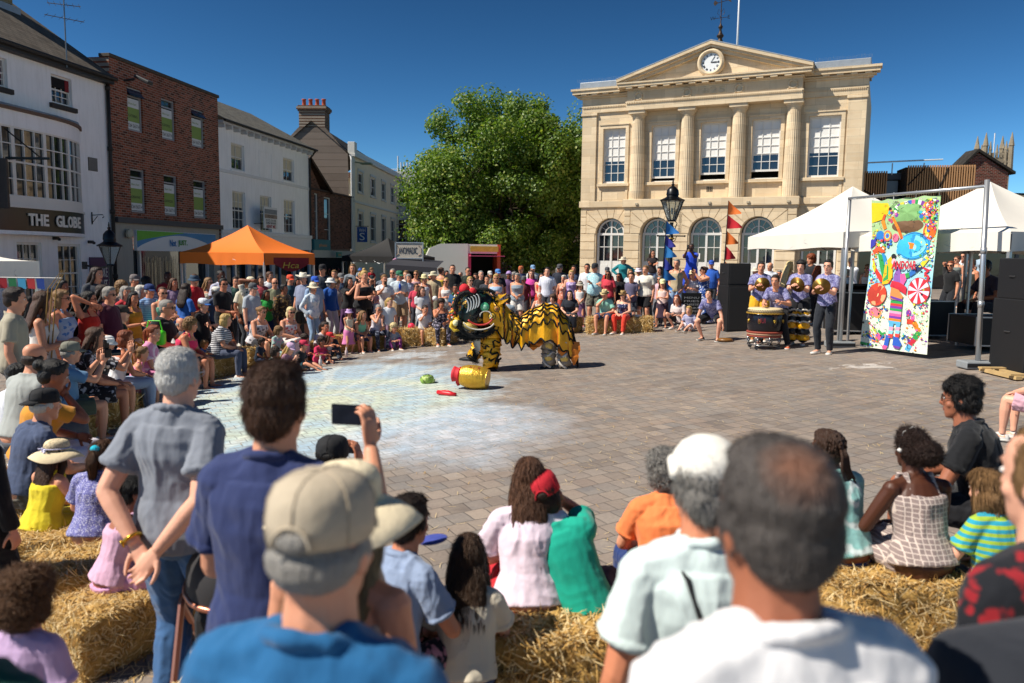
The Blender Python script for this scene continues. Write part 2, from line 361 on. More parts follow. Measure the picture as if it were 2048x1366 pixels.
def oval(mb,pts,rx,ry,n=14,xa=V((1,0,0))):
    rs=[]
    for i,p in enumerate(pts):
        d=(pts[min(i+1,len(pts)-1)]-pts[max(i-1,0)]).normalized(); y=d.cross(xa); y=y.normalized() if y.length>1e-5 else V((0,1,0)); x=y.cross(d).normalized()
        rs.append([p+x*(rx[i]*cos(2*PI*k/n))+y*(ry[i]*sin(2*PI*k/n)) for k in range(n)])
    mb.rings(rs)
def torso(mb,J,o=0,t0=-.2,t1=1.0,flare=0):
    D=J['D']; pts=[];rx=[];ry=[]
    for t,a,b,yo in D['tor']:
        if t<t0-1e-6 or t>t1+1e-6: continue
        f=flare*max(0,(.35-t))/.35
        pts.append(J['c'](t)+V((0,yo,0))); rx.append(a+o+f); ry.append(b+o+f)
    oval(mb,pts,rx,ry,18)
def lerp(a,b,t): return a+(b-a)*t
def limb(mb,a,b,r,ts,n=10): mb.tube([lerp(a,b,t) for t in ts],r,n)
def hand(mb,w,d,nrm,L,sd,curl=.6,n=5,spread=1):
    d=d.normalized(); nrm=(nrm-d*nrm.dot(d)); nrm=nrm.normalized() if nrm.length>1e-4 else d.orthogonal().normalized(); s=d.cross(nrm)*sd
    pl=L*.52; wd=L*.23
    mb.tube([w-d*.01,w+d*pl*.35,w+d*pl*.8,w+d*pl*1.02],[L*.14,L*.2,L*.225,L*.19],8,flat=.42,up=nrm)
    for i,(o,ln,cf) in enumerate([(-.85,.36,1.0),(-.3,.43,.95),(.28,.40,1.05),(.82,.31,1.15)]):
        p=w+d*pl*.97+s*(wd*o*.82); a=curl*.35*cf; pts=[p-d*L*.04,p]; dd=d
        for seg in (.45,.32,.26):
            dd=(d*cos(a)+nrm*sin(a)); p=p+(dd+s*o*.06*spread).normalized()*(L*ln*seg); pts.append(p); a+=curl*cf
        mb.tube(pts,[L*.05,L*.052,L*.048,L*.044,L*.03],n)
    p=w+d*pl*.28-s*wd*.75; td=(d*.62-s*.75+nrm*.25).normalized(); pts=[p]
    for seg in (.2,.17,.14): p=p+td*(L*seg); pts.append(p); td=(td+d*.35+nrm*.25*curl+s*.15).normalized()
    mb.tube(pts,[L*.075,L*.062,L*.054,L*.036],n)
def headmesh(mb,M):
    R_=[(-.118,.018,.016,.062),(-.108,.036,.036,.050),(-.085,.052,.060,.030),(-.05,.062,.078,.014),(-.01,.069,.088,.006),(.03,.074,.094,.000),(.06,.073,.093,-.004),(.085,.064,.082,-.008),(.105,.045,.060,-.010),(.118,.022,.030,-.010),(.121,.006,.008,-.01)]
    rs=[]
    for z,a,b,yo in R_: rs.append([(a*(abs(cos(q))**.92)*(1 if cos(q)>0 else -1),yo+b*sin(q),z) for q in [2*PI*k/20 for k in range(20)]])
    mb.rings(rs,X=M)
    mb.tube([(0,.088,.018),(0,.100,-.006),(0,.110,-.026),(0,.092,-.038)],[.009,.010,.0135,.010],7,X=M)
    mb.ell((0,.086,.030),(.046,.012,.010),10,X=M)              # brow ridge
    mb.ell((0,.080,-.062),(.026,.014,.013),8,X=M); mb.ell((0,.072,-.100),(.024,.018,.014),8,X=M)
    for s in(-1,1): mb.ell((s*.075,-.008,-.012),(.010,.020,.032),8,X=M); mb.ell((s*.048,.055,-.030),(.02,.02,.022),8,X=M)
def face(mb,M):
    for s in(-1,1):
        mb.ell((s*.031,.0835,.006),(.0145,.007,.0085),8,3,X=M); mb.ell((s*.031,.0885,.006),(.006,.004,.007),6,1,X=M)
        mb.tube([(s*.014,.094,.024),(s*.032,.096,.030),(s*.050,.084,.024)],[.003,.0045,.003],5,1,X=M)
    mb.tube([(-.024,.084,-.062),(0,.094,-.060),(.024,.084,-.062)],[.003,.0055,.003],6,2,X=M)
    mb.tube([(-.018,.086,-.069),(0,.093,-.070),(.018,.086,-.069)],[.003,.0055,.003],6,2,X=M)
BC={}
def bodymesh(J,near):
    mb=MB(); D=J['D']; L=D['L']; torso(mb,J)
    for i in(0,1):
        sx=-1 if i==0 else 1; sh,el,hd=J['sh'][i],J['el'][i],J['hd'][i]
        mb.ell(sh,(.058*L,.058*L,.058*L),10)
        mb.tube([J['N']+V((sx*.015,-.016,.004*L)),lerp(J['N'],sh,.45)+V((0,-.010,-.004*L)),sh+V((0,0,.006))],[.052*L,.05*L,.048*L],8)
        limb(mb,sh,el,[.053*L,.052*L,.047*L,.041*L],[0,.35,.7,1]); mb.ell(el,(.041*L,)*3,8)
        limb(mb,el,hd,[.041*L,.043*L,.035*L,.026*L],[0,.25,.65,1.0])
        hp,kn,an=J['hip'][i],J['kn'][i],J['an'][i]
        mb.ell(hp,(.088*L,.09*L,.088*L),10); limb(mb,hp,kn,[.088*L,.083*L,.068*L,.055*L],[0,.3,.7,1]); mb.ell(kn,(.055*L,)*3,8)
        limb(mb,kn,an,[.053*L,.060*L,.050*L,.036*L,.036*L],[0,.28,.55,.85,1])
        f=J['feet'][i]; fd=V((sx*.2,1,0)).normalized(); an0=an
        if J['pose']=='kneel' and i==1: continue
        mb.tube([an0-fd*.04*L+V((0,0,-.035*L)),an0+fd*.05*L+V((0,0,-.038*L)),an0+fd*.13*L+V((0,0,-.052*L)),an0+fd*.185*L+V((0,0,-.060*L))],[.034*L,.038*L,.036*L,.022*L],8,flat=.72,up=(0,0,1))
    mb.tube([J['N']+V((0,-.005,-.05)),lerp(J['N'],J['hc'],.5),J['hc']+V((0,-.018*J['hs'],-.02))],[.070*L/.95,.060*J['hs'],.058*J['hs']],10)
    headmesh(mb,J['HM'])
    def hands(b,n):
        for i in(0,1):
            d=J['hd'][i]-J['el'][i]; sd=1 if i==1 else -1; p=J['pose']; cu=.55; nr=V((-sd,0,0))
            if p in('phone','sitphone'): nr=V((-sd,.2,0)); d=V((-sd*.15,.1,1)); cu=.55
            elif p in('sit','sitclasp','sithug','floor','squat','kneel'): nr=V((0,-.2,-1)); cu=.45
            elif p in('phone1','raise','sitphone1') and i==1: nr=V((-.9,.3,0)); d=V((-.1,.1,1)); cu=.7
            elif p=='back': nr=V((0,-1,.3)); d=V((-sd*.55,-.1,-.75)); cu=.6
            elif p in('cymbal','lunge','hold'): nr=V((-sd*.6,0,-.6)); cu=.9
            hand(b,J['hd'][i],d,nr,D['hd'],sd,cu,n)
    if near: hands(mb,8)
    me=remesh(mb,.0062 if near else .0125,4 if near else 2)
    b=MB()
    if not near: hands(b,5)
    face(b,J['HM'])
    bm=bmesh.new(); bm.from_mesh(me); m2=b.mesh('t',[]); 
    for p in m2.polygons: p.use_smooth=True
    bm.from_mesh(m2); bm.to_mesh(me); bm.free(); bpy.data.meshes.remove(m2)
    return me
def topmesh(J,kind,near,seed):
    mb=MB(); D=J['D']; L=D['L']; o=.012 if kind!='tank' else .008
    if near: o+=.004
    n0=-.12 if not J['pose'].startswith(('sit','floor','legs','squat')) else 0
    if kind in('tee','long','polo','shirt'):
        torso(mb,J,o,n0,1.0 if 0 else .93,flare=.012)
        nr=KD[J['k']]['tor'][-1]; p=J['c'](.99); NN=J['N']; mb.tube([NN+V((.080*L*cos(2*PI*i/20),-.008+.074*L*sin(2*PI*i/20),(.012-.030*sin(2*PI*i/20))*L)) for i in range(21)],.009*L,8); oval(mb,[J['c'](.80)+V((0,-.012,0)),J['c'](.93)+V((0,-.018,0)),J['c'](1.0)+V((0,-.01,.022*L))],[nr[1]*2.1,nr[1]*1.75,nr[1]*1.12],[nr[2]*1.5,nr[2]*1.3,nr[2]*1.05],14); oval(mb,[J['c'](.90),J['c'](.985)],[nr[1]*1.45,nr[1]*1.12+.012],[nr[2]*1.3,nr[2]*1.1+.012],14)
        for i in(0,1):
            sx=-1 if i==0 else 1; sh,el,hd=J['sh'][i],J['el'][i],J['hd'][i]
            mb.ell(sh,(.060*L+o*.4,)*3,10)
            mb.tube([J['N']+V((sx*.030*L,-.018,-.014*L)),lerp(J['N'],sh,.45)+V((0,-.012,-.002*L)),sh+V((0,0,.008))],[.048*L+o,.050*L+o,.050*L+o*.8],8)
            if kind in('tee','polo','shirt'):
                if near:
                    e_=lerp(sh,el,.655); d_=(el-sh).normalized(); u_=d_.orthogonal().normalized(); w__=d_.cross(u_); rr_=.064*L+o*.8; mb.tube([e_-d_*.012+u_*(rr_*cos(2*PI*q/20))+w__*(rr_*sin(2*PI*q/20)) for q in range(21)],.006,6)
                limb(mb,sh,el,[.057*L+o*.5,.061*L+o*.5,.064*L+o*.8],[0,.35,.66])
            else:
                limb(mb,sh,el,[.062*L+o*.5,.058*L+o*.5,.05*L+o],[0,.5,1.0]); mb.ell(el,(.05*L+o*.8,)*3,8); limb(mb,el,hd,[.049*L+o,.045*L+o*.8,.036*L+o*.8],[0,.5,.96])
        if kind in('polo','shirt'):
            oval(mb,[J['c'](.97),J['c'](1.0)+V((0,0,.028))],[nr[1]*1.12+.018,nr[1]*.98+.010],[nr[2]*1.1+.018,nr[2]*1.0+.012],14)
    else:
        torso(mb,J,o,n0,.82,flare=.012)
        for i in(0,1):
            sx=-1 if i==0 else 1; a=J['c'](.78); yb=-.085*L; yf=.10*L; x=sx*.088*L
            mb.tube([a+V((x,yf,-.01)),J['c'](.93)+V((x*.95,.04*L,.055*L)),J['c'](.95)+V((x*.95,-.03*L,.055*L)),a+V((x,yb,0))],.013,6)
    if kind=='dress0': pass
    return remesh(mb,.0065 if near else .0125,3,(.0085 if near else .004)*min(1,L),6 if near else 9,seed,big=near)
def botmesh(J,kind,near,seed):
    mb=MB(); D=J['D']; L=D['L']; o={'trou':.016,'leg':.006,'shorts':.024,'wide':.04}.get(kind,.014); sit=not (J['P'].z>.6*J['S'])
    if kind in('skirt','dress','midi'):
        ln={'skirt':.45,'dress':.55,'midi':1.35}[kind]
        if not sit:
            z0=J['P'].z; zz=[.06,-.03,-.14,-.14-ln*.35*J['S'],-.14-ln*.7*J['S']]; zz=[max(z,-z0+.06) for z in zz]
            oval(mb,[J['P']+V((0,-.01,z)) for z in zz],[.15*L+.02,.19*L+.02,.22*L,.24*L+.02*ln,.26*L+.05*ln],[.12*L+.02,.155*L+.02,.185*L,.20*L,.21*L+.05*ln],18)
        else:
            km=(J['kn'][0]+J['kn'][1])/2; w=abs(J['kn'][0].x-J['kn'][1].x)/2+.09*L
            pts=[J['P']+V((0,0,.07)),J['P']+V((0,.02,.0)),lerp(J['P'],km,.4)+V((0,0,.0)),km+V((0,.02,.0))]
            oval(mb,pts,[.15*L,.2*L,w*.95,w],[.12*L,.15*L,.105*L,.085*L],16)
            if ln>1: oval(mb,[km,lerp(km,(J['an'][0]+J['an'][1])/2,.75)],[w,w],[.085*L,.12*L],14)
        return remesh(mb,.009 if near else .0135,3,.008*min(1,L),8,seed,(1,1,.15))
    torso(mb,J,o*.6,-.2,.08)
    for i in(0,1):
        hp,kn,an=J['hip'][i],J['kn'][i],J['an'][i]; mb.ell(hp,(.092*L+o*.7,)*3,10)
        if kind=='shorts': limb(mb,hp,kn,[.09*L+o*.6,.088*L+o*.9,.075*L+o*1.2],[0,.35,.82])
        else:
            limb(mb,hp,kn,[.09*L+o*.6,.084*L+o,.069*L+o,.056*L+o],[0,.3,.7,1]); mb.ell(kn,(.056*L+o,)*3,8)
            limb(mb,kn,an,[.055*L+o,.060*L+o,.050*L+o,.040*L+o*1.1,.042*L+o*1.2],[0,.28,.6,.9,1.0])
    return remesh(mb,.0075 if near else .0125,3,(.007 if near else .004)*min(1,L),9,seed+3,(1,1,1),big=near)
def shoemesh(J,i):
    mb=MB(); L=J['D']['L']; sx=-1 if i==0 else 1; fd=V((sx*.2,1,0)).normalized(); a=J['an'][i]; z=J['feet'][i].z-a.z
    def P(t,h): return a+fd*t*L+V((0,0,h*L))
    if z< -.09: z=-.08*L
    rs=[]; sdv=V((fd.y,-fd.x,0))
    for t,w,h,mi in[(-.075,.024,.05,0),(-.06,.036,.075,0),(-.01,.040,.085,0),(.06,.044,.062,0),(.13,.048,.048,0),(.185,.040,.036,0),(.208,.018,.024,0)]:
        c=a+fd*(t*L); r=[]
        for k in range(10):
            q=2*PI*k/10; zz=max(sin(q),-.2); r.append(c+sdv*(w*L*cos(q)*(1 if zz<.3 else .85))+V((0,0,-.08*L+.022*L+zz*(h-.022)*L if zz>0 else -.08*L+.022*L+zz*.1*L)))
        rs.append(r)
    mb.rings(rs,0)
    so=[]
    for t,w in[(-.08,.022),(-.06,.040),(0,.043),(.07,.046),(.14,.051),(.19,.043),(.216,.02)]:
        c=a+fd*(t*L); so.append([c+sdv*(w*L)+V((0,0,-.058*L)),c-sdv*(w*L)+V((0,0,-.058*L)),c-sdv*(w*L)+V((0,0,-.082*L)),c+sdv*(w*L)+V((0,0,-.082*L))])
    mb.rings(so,1); me=mb.mesh('shoe',[]); bm=bmesh.new(); bm.from_mesh(me); bmesh.ops.recalc_face_normals(bm,faces=bm.faces); bm.to_mesh(me); bm.free(); me.shade_smooth(); return me
HC={}
def strands(me,st):
    rg=random.Random(9); fs=me.polygons; n={'thin':9000,'crop':7000,'spot':9000,'curly':9000,'mop':7000}.get(st,8000); b=MB(); lg=st in('long','longer','pony','bob'); cu=st in('curly','bigbun')
    for i in range(n):
        p=fs[rg.randrange(len(fs))]; c=V(p.center); nn=V(p.normal)
        f=V((c.x*.3,-.35,-1)) if c.z<.09 or lg else V((c.x*2,-1+c.y*4,-.15))
        if cu: f=V((rg.gauss(0,1),rg.gauss(0,1),rg.gauss(0,1)))
        if st=='mop' or st=='short': f=f+V((rg.gauss(0,.35),rg.gauss(0,.35),rg.gauss(0,.35)))
        d=f-nn*f.dot(nn); d=(d.normalized() if d.length>.01 else nn.orthogonal())+nn*rg.uniform(.02,.16 if not cu else .3)
        L=rg.uniform(.02,.05)*(.35 if st in('thin','crop','spot') else (1.6 if lg else 1)); w=.0011*(1.5 if lg else 1); s=d.cross(nn).normalized()*w; q=c+nn*.001; m_=q+d*L*.5; e=q+d*L-nn*L*.12
        b.add([q-s,q+s,m_+s*.8,m_-s*.8,e],[(0,1,2,3),(3,2,4)])
    bm=bmesh.new(); bm.from_mesh(me); t=b.mesh('t',[]); bm.from_mesh(t); bm.to_mesh(me); bm.free(); bpy.data.meshes.remove(t)
def hairmesh(st,near=False):
    k=(st,near)
    if k in HC: return HC[k]
    mb=MB(); d=.0035; ds=34; srt=(1,1,.5)
    base=lambda:(mb.ell((0,-.016,.046),(.083,.096,.084),16),mb.ell((0,-.046,-.008),(.075,.062,.078),14),mb.ell((0,.03,.092),(.06,.05,.036),12))
    side=lambda z=-.03,h=.05:[mb.ell((s*.070,.0,z),(.014,.034,h),8) for s in(-1,1)]
    if st=='short': base(); side(.01,.04)
    elif st=='crop': mb.ell((0,-.016,.042),(.080,.096,.082),16); mb.ell((0,-.044,-.008),(.073,.060,.074),14); mb.ell((0,.02,.082),(.06,.055,.036),12); d=.0015
    elif st=='mop': base(); side(.0,.05); mb.ell((0,.055,.078),(.07,.040,.034),12); mb.ell((0,-.01,.075),(.092,.10,.07),14); d=.009; ds=26
    elif st=='curly': base(); mb.ell((0,-.015,.065),(.100,.108,.085),14); mb.ell((0,-.06,0),(.092,.075,.10),12); side(-.02,.07); d=.016; ds=40; srt=(1,1,1)
    elif st=='spot': mb.ell((0,-.016,.042),(.0815,.096,.0835),16); mb.ell((0,-.044,-.008),(.074,.061,.074),14); side(.0,.04); mb.ell((0,.03,.090),(.060,.050,.033),12); d=.0022
    elif st=='fringe': mb.ell((0,-.036,-.012),(.0785,.074,.055),14); side(0,.03); d=.0015
    elif st=='thin': mb.ell((0,-.016,.040),(.0790,.094,.0825),16); mb.ell((0,.02,.08),(.058,.05,.036),12); mb.ell((0,-.044,-.01),(.075,.062,.074),14); side(.0,.04); d=.002
    elif st in('long','longer'):
        base(); side(-.04,.08); e=-.34 if st=='long' else -.60
        oval(mb,[V((0,-.03,.05)),V((0,-.08,-.05)),V((0,-.115,-.16)),V((0,-.10+e*.15,e*.8)),V((0,-.10+e*.17,e))],[.085,.094,.10,.095,.055],[.05,.045,.04,.032,.015],14)
        for s in(-1,1): mb.tube([(s*.072,.015,.03),(s*.084,.005,-.08),(s*.095,-.05,-.20),(s*.09,-.08,-.30)],[.02,.026,.026,.012],8)
        d=.0035; ds=46; srt=(1,1,.05)
    elif st=='bob': base(); side(-.05,.09); mb.ell((0,-.05,-.04),(.090,.07,.10),14); mb.ell((0,.055,.085),(.062,.035,.03),10); d=.006; ds=28; srt=(1,1,.2)
    elif st=='bun': base(); mb.ell((0,-.115,.055),(.045,.042,.045),12); d=.004
    elif st=='topbun': base(); mb.ell((0,-.03,.145),(.04,.04,.038),12); d=.004
    elif st=='bigbun': base(); mb.ell((.01,-.135,.0),(.085,.070,.072),12); d=.009; ds=60; srt=(1,1,1)
    elif st=='pony': base(); mb.ell((0,-.10,.05),(.03,.03,.03),8); mb.tube([(0,-.11,.05),(0,-.15,.0),(0,-.14,-.10),(0,-.12,-.22)],[.03,.038,.034,.012],10); d=.006; ds=30; srt=(1,1,.15)
    elif st=='locs':
        base(); rg=random.Random(4); me=remesh(mb,.007,2,.010,55,2,(1,1,.25)); mb2=MB()
        for i in range(16):
            a=rg.uniform(-1,1); mb2.tube([(a*.02,-.115,.02),(a*.03,-.135,-.03),(a*.045,-.14,-.10-.02*rg.random()),(a*.06+.03,-.15,-.16-.05*rg.random())],[.008,.010,.009,.005],6)
        for i in range(60):
            a=rg.uniform(-1.3,1.3); b=rg.uniform(-.3,1.5); p=lambda r,bb: (sin(a)*cos(bb)*.086*r,-.03-cos(a)*cos(bb)*.082*r,.03+.082*sin(bb)*r)
            mb2.tube([p(1.04,b+.25),p(1.08,b),p(1.04,b-.25)],[.004,.009,.004],5)
        bm=bmesh.new(); bm.from_mesh(me); m2=mb2.mesh('t',[]); bm.from_mesh(m2); bm.to_mesh(me); bm.free(); me.shade_smooth(); HC[k]=me; return me
    HC[k]=remesh(mb,.0055 if near else .0085,2,d,ds,3,srt)
    if near and st not in('fringe',): strands(HC[k],st)
    return HC[k]
def hatmesh(st):
    k=('hat',st)
    if k in HC: return HC[k]
    mb=MB(); n=28
    dome=lambda a,b,h,z0=.018,y=-.006:mb.rings([[(a*cos(q)*s,y+b*sin(q)*s,z0+h*z) for q in [2*PI*i/n for i in range(n)]] for s,z in [(1,0),(1.0,.3),(.96,.6),(.84,.82),(.6,.95),(.3,1.0),(.02,1.01)]],0)
    if st in('cap','capb'):
        sg=1 if st=='cap' else -1; dome(.084,.104,.108)
        rows=[]
        for r in(0,.35,.7,1):
            rows.append([((.080)*sin(q)*(1-.12*r),sg*(-.006*sg+.100*cos(q)+.072*r*cos(q*.9)),.034-.018*r*r-.012*abs(sin(q))*r) for q in [R(-58+116*i/12) for i in range(13)]])
        lo=[[(x,y,z-.005) for x,y,z in r] for r in rows]
        mb.rings(rows,1,False,False); mb.rings(lo,1,False,False); mb.rings([rows[-1],lo[-1]],1,False,False)
        mb.ell((0,-.006,.127),(.008,.008,.005),8,1)
        for i_ in range(6):
            q=i_*PI/3+PI/6; mb.tube([(.0845*cos(q)*s_,-.006+.1045*sin(q)*s_,.018+.108*z_) for s_,z_ in((1.005,.02),(1.005,.3),(.965,.6),(.845,.82),(.6,.955),(.3,1.005),(.05,1.012))],.0016,4,0)
        mb.tube([(.034*cos(a_),-sg*.006-sg*.108*(1-.03*sin(a_)),.020+.036*sin(a_)) for a_ in [PI*j/10 for j in range(11)]],.003,5,1); mb.ell((0,-sg*.100-.006,.030),(.030,.010,.020),10,2)
    elif st in('sun','straw','fedora','cowboy','bucket','floppy'):
        P={'sun':(.088,.105,.095,.075,.012,.02),'straw':(.088,.105,.10,.06,.010,.0),'fedora':(.084,.102,.11,.050,.012,-.008),'cowboy':(.088,.108,.12,.085,.004,-.03),'bucket':(.088,.106,.08,.045,.006,.035),'floppy':(.092,.110,.10,.115,.016,.06)}[st]
        a,b,h,br,wav,drp=P; z0=.028
        if st in('fedora','cowboy'): mb.rings([[(a*cos(q)*s,-.006+b*sin(q)*s,z0+h*z-(.02*(1-abs(cos(q))) if z>.9 else 0)) for q in [2*PI*i/n for i in range(n)]] for s,z in [(1,0),(.97,.4),(.9,.85),(.8,1.0),(.4,.93),(.02,.88)]],0)
        else: dome(a,b,h,z0)
        mb.rings([[(a*1.012*cos(q),-.006+b*1.012*sin(q),z0+z) for q in [2*PI*i/n for i in range(n)]] for z in (.004,.03)],1,True,False)
        rows=[]
        for r in (0,.25,.5,.75,1):
            rows.append([((a+br*r)*cos(q),-.006+(b+br*r)*sin(q),z0-drp*r*r*(1.0)+wav*r*sin(3*q+1)+( -drp*.8*r*abs(cos(q)) if st=='cowboy' else 0)) for q in [2*PI*i/n for i in range(n)]])
        lo=[[(x,y,z-.004) for x,y,z in r] for r in rows]
        mb.rings(rows,0,True,False); mb.rings(lo,0,True,False); mb.rings([rows[-1],lo[-1]],0,True,False)
    elif st=='wrap': mb.ell((0,-.012,.062),(.092,.108,.085),16,0); mb.tube([(-.09,-.02,.04),(-.06,.07,.06),(0,.095,.075),(.06,.07,.06),(.09,-.02,.04)],.018,8,0)
    elif st=='mask':  pass
    me=mb.mesh('hat',[]); bm=bmesh.new(); bm.from_mesh(me); bmesh.ops.remove_doubles(bm,verts=bm.verts,dist=1e-5); bmesh.ops.recalc_face_normals(bm,faces=bm.faces); bm.to_mesh(me); bm.free(); me.shade_smooth(); HC[k]=me; return me
def glassmesh():
    if 'sg' in HC: return HC['sg']
    mb=MB()
    for s in(-1,1):
        mb.prism([(s*.031+.025*cos(q),.006+.018*sin(q)) for q in [2*PI*i/10 for i in range(10)]],.094,.099); mb.tube([(s*.056,.094,.012),(s*.074,.05,.010),(s*.076,-.01,.004)],.003,4)
    mb.tube([(-.008,.099,.012),(.008,.099,.012)],.003,4); HC['sg']=mb.mesh('sg',[]); return HC['sg']
def slotobj(me,name,mats,parent,M=None):
    while len(me.materials)<len(mats): me.materials.append(mats[len(me.materials)])
    o=bpy.data.objects.new(name,me); COL.objects.link(o); o.parent=parent
    if M is not None: o.matrix_local=M
    for i,m in enumerate(mats):
        o.material_slots[i].link='OBJECT'; o.material_slots[i].material=m
    return o
CN=dict(wh='e8e6e2',bk='17171a',nv='1c2a4c',gy='8d8f92',dg='3d3f44',lg='b9bbbd',rd='b8242a',bl='2a63b4',lb='8fb2d6',den='3c5a80',ld='7a9cc0',kh='a08a66',br='5a3f2c',gn='2c7a4e',dgn='1f3d2c',ye='e0c43c',or_='d86a2c',pk='d86a9a',lp='e6bccb',pu='5c3b84',li='b9a6d0',ma='5c1d2c',te='1f8f93',mi='b5d6c6',bg='cbbd9e',tn='b89a70',cr='ddd5c0',ol='5c6044')
HCN=dict(bk='120f0e',db='2c1c13',br='4a2f1e',lb='80603c',bl='b8985c',pb='d2bd8c',gy='8c8882',wh='c9c3b8',rd='7c3c1c',gb='9a8a68')
def colr(s): return CN.get(s,s)
WHITE=None
PEOPLE_N=[0]
def person(px,ytop,Y,pose,kind,sk,hair,top,bot,hat,ex,label,near=False,turn=0,group='spectators around the square',var=None,pos=None,face_to=(-.2,14.2),rz=None,top_z=None):
    i=PEOPLE_N[0]; PEOPLE_N[0]+=1
    if var is None: var=0 if near else i%3
    tpz=top_z if top_z is not None else None
    if pos is None:
        p=at(px,ytop,Y); x,y=p.x,p.y; tz=p.z
    else: x,y=pos; tz=top_z
    g=G(x,y)+ex.get('dz',0)
    kk=(pose,kind,var,near)
    if kk not in BC:
        J=joints(kind,pose,var); BC[kk]=dict(J=J,body=bodymesh(J,near))
    B=BC[kk]; J=B['J']
    hatx=.0 if not hat else .02
    s=(tz-g)/(J['top']+hatx) if 's' not in ex else ex['s']
    if rz is None: rz=math.atan2(-(face_to[0]-x),(face_to[1]-y))
    rz+=R(turn)
    root=empty('person',(x,y,g),rz,label,'person',group,1); fat=ex.get('fat',1)*(0.97+.06*((i*37)%10)/10)
    root.scale=(s*fat,s*fat,s)
    if not(.8<s<1.2): print('SCALE %.2f'%s,px,ytop,pose,kind,'y=%.1f'%y,label[:40])
    global WHITE
    if WHITE is None: WHITE=plain('eye','e0dcd6',.3)
    brow=hairmat(HCN.get(hair.split(' ')[1],'2c1c13')) if hair else hairmat(HCN['db'])
    b=slotobj(B['body'],'body',[skin(sk),plain('iris and brow','1c130e',.5,var=0),plain('lips',['b06a60','9a5244','8c4a3c','7c4034','5a2c22','3a1c18','a05c50'][sk],.4,var=0),WHITE],root)
    if top:
        tk,tc=top.split(' ',1); tc,_,tp=tc.partition(' ')
        if ('t',tk) not in B: B[('t',tk)]=topmesh(J,tk,near,i%5)
        nm={'tee':'t_shirt','tank':'vest_top','long':'long_sleeved_top','polo':'polo_shirt','shirt':'shirt'}[tk]
        slotobj(B[('t',tk)],nm,[cloth(colr(tc),tp or None)],root)
    if bot:
        tk,tc=bot.split(' ',1); tc,_,tp=tc.partition(' ')
        if ('b',tk) not in B: B[('b',tk)]=botmesh(J,tk,near,i%5)
        nm={'trou':'trousers','leg':'leggings','shorts':'shorts','wide':'trousers','skirt':'skirt','dress':'dress_skirt','midi':'long_skirt'}[tk]
        slotobj(B[('b',tk)],nm,[cloth(colr(tc),tp or None)],root)
    if hair:
        hs,hc=hair.split(' ')
        slotobj(hairmesh(hs,near),'hair',[hairmat(HCN.get(hc,hc))],root,J['HM'])
    if hat:
        hk,hc=hat.split(' ',1); hc,_,h2=hc.partition(' ')
        slotobj(hatmesh(hk),'hat',[plain('hat',colr(hc),.85,bump=.3,scale=40),plain('hat',colr(h2 or hc),.85),brow],root,J['HM']@Matrix.Translation((0,0,.006)))
    if ex.get('sg'): slotobj(glassmesh(),'sunglasses',[plain('dark lens','0c0c0e',.15)],root,J['HM'])
    shc=ex.get('shoe','3a3a3c' if i%2 else 'c9c6c0')
    if shc:
        for q in(0,1):
            if pose=='kneel' and q==1: continue
            if ('s',q) not in B: B[('s',q)]=shoemesh(J,q)
            slotobj(B[('s',q)],'shoe',[plain('shoe',shc,.6),plain('sole',ex.get('sole','cfcac0'),.7)],root)

    return root,J,s
def hand_world(root,J,i):
    return Matrix.LocRotScale(root.location,root.rotation_euler,root.scale)@J['hd'][i]
